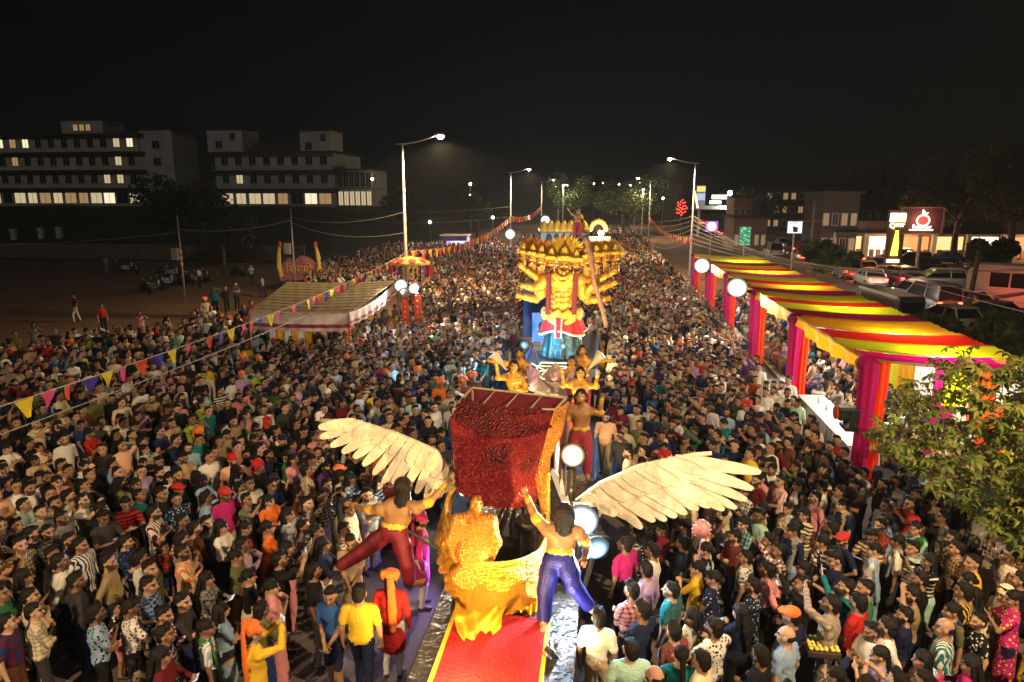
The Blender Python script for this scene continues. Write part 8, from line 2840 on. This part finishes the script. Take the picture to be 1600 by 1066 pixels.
carpx('hatch', 1125, 368, rad(0), 'black', 'black hatchback with tail lights under the violet sign')
for k, (u, v, kd, pc_, lb) in enumerate(((1275, 416, 'hatch', 'white', 'white hatchback braking beside the utility pole'), (1322, 434, 'suv', 'grey', 'grey estate car braking beyond the dark bus'), (1358, 446, 'sedan', 'silver', 'silver sedan braking in the near lane'), (1365, 424, 'hatch', 'blue', 'dark blue hatchback braking in the middle lane'),
                              (1282, 402, 'sedan', 'silver', 'silver sedan braking ahead of the white hatchback'), (1265, 393, 'hatch', 'black', 'black hatchback braking ahead of the silver sedan'), (1400, 446, 'suv', 'maroon', 'maroon estate car braking beside the white taxi'), (1180, 378, 'sedan', 'black', 'black sedan braking beyond the green board'))):
    carpx(kd, u, v, rad(2 * k - 6), pc_, lb, 'tail')
# bus
def bus(x, y, rz, label, livery, dark=False):
    t = empty('bus', (x, y, 0), rz)
    pm = mat('bus_white', (.68, .66, .62), .4) if not dark else mat('bus_dark', (.05, .05, .05), .4)
    L, W, Hh = 8.6, 2.35, 3.1
    m = MB()
    g = []
    for yy, s, top in ((-L / 2, .92, .93), (-L / 2 + .25, 1, 1), (L / 2 - .5, 1, 1), (L / 2, .92, .86)):
        hw = W / 2 * s
        g.append([(-hw, yy, .45), (-hw, yy, Hh * top - .25), (-hw * .9, yy, Hh * top), (hw * .9, yy, Hh * top), (hw, yy, Hh * top - .25), (hw, yy, .45), (-hw, yy, .45)])
    m.sheet(g)
    m.add(g[0][:-1], [tuple(range(6))])
    m.add(g[-1][:-1], [tuple(range(6))[::-1]])
    m.build('body', pm, t)
    for sx in (-1, 1):
        for k in range(6):
            MB().box((sx * (W / 2 + .012), -L / 2 + 1.0 + k * 1.15, 2.15), (.03, 1.05, .95)).build('side_window', M_GLASS, t)
        for yy in (-L * .27, L * .3):
            o = MB().lathe([(.05, -.14), (.40, -.15), (.46, -.1), (.46, .1), (.40, .15), (.05, .14)], n=20, M=Matrix.Rotation(rad(90), 3, 'Y')).build('wheel', M_TYRE, t, (sx * (W / 2 - .1), yy, .46))
            MB().lathe([(.02, -.16), (.2, -.155), (.24, -.13), (.24, .13), (.2, .155), (.02, .16)], n=12, M=Matrix.Rotation(rad(90), 3, 'Y')).build('rim', M_POLE, o)
        if livery:
            for q in range(3):
                pts = [(yy, .6 + .9 * math.sin((yy + L / 2) / L * 3.0 + q * .22) ** 2 + .12 * q) for yy in [-L / 2 + .3 + k * .4 for k in range(20)]]
                MB().sheet([[(sx * (W / 2 + .014), a, b - .07) for a, b in pts], [(sx * (W / 2 + .014), a, b + .07) for a, b in pts]]).build('livery_stripe', mat('livery_%d' % q, ((.2, .05, .22), (.35, .1, .1), (.1, .05, .15))[q], .5), t)
        MB().box((sx * W * .4, -L / 2 - .02, 1.0), (.22, .06, .35)).build('tail_light', mat('tail_off', (.25, .01, .01), .3), t)
        MB().box((sx * W * .36, L / 2 + .0, .8), (.32, .08, .2)).build('headlight', mat('lamp_off', (.5, .5, .5), .2), t)
    MB().box((0, -L / 2 - .01, 2.2), (W * .75, .05, .9)).build('rear_window', M_GLASS, t)
    MB().box((0, L / 2 - .02, 2.0), (W * .84, .1, 1.2)).build('windscreen', M_GLASS, t)
    MB().box((0, -L / 2 - .04, .5), (W * .95, .14, .25)).build('bumper', M_DARKMETAL, t)
    if livery:
        lt = MB()
        for k in range(6):
            lt.box((-(W / 2 + .02), -2.2 + .26 * k, 1.35), (.02, .07, .26)).box((-(W / 2 + .02), -2.12 + .26 * k, 1.42), (.02, .14, .05))
        lt.build('side_lettering', M_DARKMETAL, t)
    return tag(t, label, 'bus')
p = gz(1590, 492, 0)
bus(p[0] + 1.8, p[1] + .5, rad(55), 'white bus with dark windows and purple swoosh on its side', True)
p = gz(1395, 505, 0)
bus(p[0] - .6, p[1] - .5, rad(3), 'small dark bus parked directly behind the striped canopy', False, True).scale = (.66, .66, .66)
# motorbikes in the dirt lot
MBK = {}
def bike_parts():
    wh = MB().lathe([(.22, -.035), (.28, -.045), (.30, 0), (.28, .045), (.22, .035), (.22, -.035)], n=18, M=Matrix.Rotation(rad(90), 3, 'Y')).tube([(0, 0, -.22), (0, 0, .22)], .012, 4).tube([(0, -.22, 0), (0, .22, 0)], .012, 4).mesh('wheel', M_TYRE)
    bd = Blob()
    bd.cap((0, -.42, .62), (0, .05, .58), .13, .15, 0, .06)
    bd.cap((0, -.45, .50), (0, -.55, .42), .12, .09, 0, .05)
    bd.cap((0, .05, .36), (0, -.3, .36), .10, .12, 0, .08)
    bd.cap((0, .42, .45), (0, .36, .85), .11, .10, 0, .08)
    bd.cap((0, .1, .32), (0, .40, .40), .07, .08, 0, .06)
    V, F, lab = bd.surface(.035)
    body = np_mesh('body', V, F, np.zeros(len(F)), [M_WALL])
    seat = MB().ball((0, -.28, .76), (.14, .40, .06), 12).mesh('seat', M_DARKMETAL, True)
    hb = MB().tube([(-.33, .28, 1.02), (-.18, .36, .98), (.18, .36, .98), (.33, .28, 1.02)], .018, 6).tube([(0, .36, .98), (0, .60, .32)], .03, 6).tube([(-.25, .38, 1.0), (-.32, .4, 1.18)], .01, 4).tube([(.25, .38, 1.0), (.32, .4, 1.18)], .01, 4).mesh('handlebar', M_DARKMETAL)
    hl = MB().ball((0, .47, .88), (.08, .05, .08), 10).mesh('headlamp', mat('lamp_off', (.5, .5, .5), .2), True)
    mr = MB().ball((-.33, .4, 1.22), (.06, .015, .05), 8).ball((.33, .4, 1.22), (.06, .015, .05), 8).mesh('mirror', M_POLE, True)
    return wh, body, seat, hb, hl, mr
BK = bike_parts()
def bike(u, v, rz, paint, label):
    p = gz(u, v, 0)
    t = empty('scooter', (p[0], p[1], -.03), rz)
    place(BK[0], 'wheel', t, (0, .60, .30))
    place(BK[0], 'wheel', t, (0, -.55, .30))
    o = place(BK[1], 'body', t)
    o.material_slots[0].link = 'OBJECT'
    o.material_slots[0].material = mat('paint_' + paint, PAINT[paint], .28, .15, spec=.5)
    for k, nm in ((2, 'seat'), (3, 'handlebar'), (4, 'headlamp'), (5, 'mirror')):
        place(BK[k], nm, t)
    tag(t, label, 'scooter', 'scooters parked in the dirt lot')
rb2 = random.Random(8)
for k, (u, v) in enumerate(((228, 458), (240, 455), (252, 450), (262, 447), (283, 446), (296, 445), (308, 443), (320, 440), (270, 432), (255, 430), (372, 432), (385, 430), (210, 428), (200, 425), (180, 420))):
    c_ = ['black', 'grey', 'blue', 'silver', 'maroon'][k % 5]
    bike(u, v, rb2.uniform(-2.4, -.8), c_, '%s scooter parked in the dirt lot%s' % (c_, ' beside the ribbon pole' if u > 300 else (' at the front of its row' if v > 444 else ' in the rear row')))
# people far out in the dirt lot
for (u, v, var, top, bot, lb) in ((115, 462, 'man_walk', 'maroon', 'white', 'man in maroon and white trousers walking in the dirt lot'), (158, 478, 'man_side', 'red', 'black', 'man in red standing in the dirt lot'), (164, 402, 'man_side', 'grey', 'grey', 'man in grey at the back of the dirt lot'),
                                  (409, 432, 'man_walk', 'light blue', 'navy', 'man in light blue walking behind the tent'), (442, 435, 'man_side', 'navy', 'black', 'man in navy beside the festival board'), (310, 420, 'man_side', 'white', 'black', 'man in white beside the parked scooters'), (392, 415, 'man_fold', 'white', 'charcoal', 'man in white with folded arms near the rear scooters')):
    p = gz(u, v, 1.6)
    person(var, p[0], p[1], R3.uniform(-2, 2), 1.0, top, bot, top, 0, .3, None, None, None, lb, -.03)

# ------------------------------------------------------------------ night haze lit by the lamps
hz = MB().box((0, 150, 29), (640, 460, 62.0))
ho = hz.build('haze', [])
hm_ = bpy.data.materials.new('haze')
hm_.use_nodes = True
tn = hm_.node_tree
for n_ in list(tn.nodes):
    if n_.type != 'OUTPUT_MATERIAL':
        tn.nodes.remove(n_)
pv = tn.nodes.new('ShaderNodeVolumePrincipled')
pv.inputs['Color'].default_value = (.85, .88, .92, 1)
pv.inputs['Density'].default_value = HAZE_D
pv.inputs['Anisotropy'].default_value = .35
tn.links.new(pv.outputs[0], tn.nodes['Material Output'].inputs['Volume'])
ho.data.materials.append(hm_)
ho['kind'] = 'stuff'
ho['label'] = 'thin night haze glowing round the lamps'
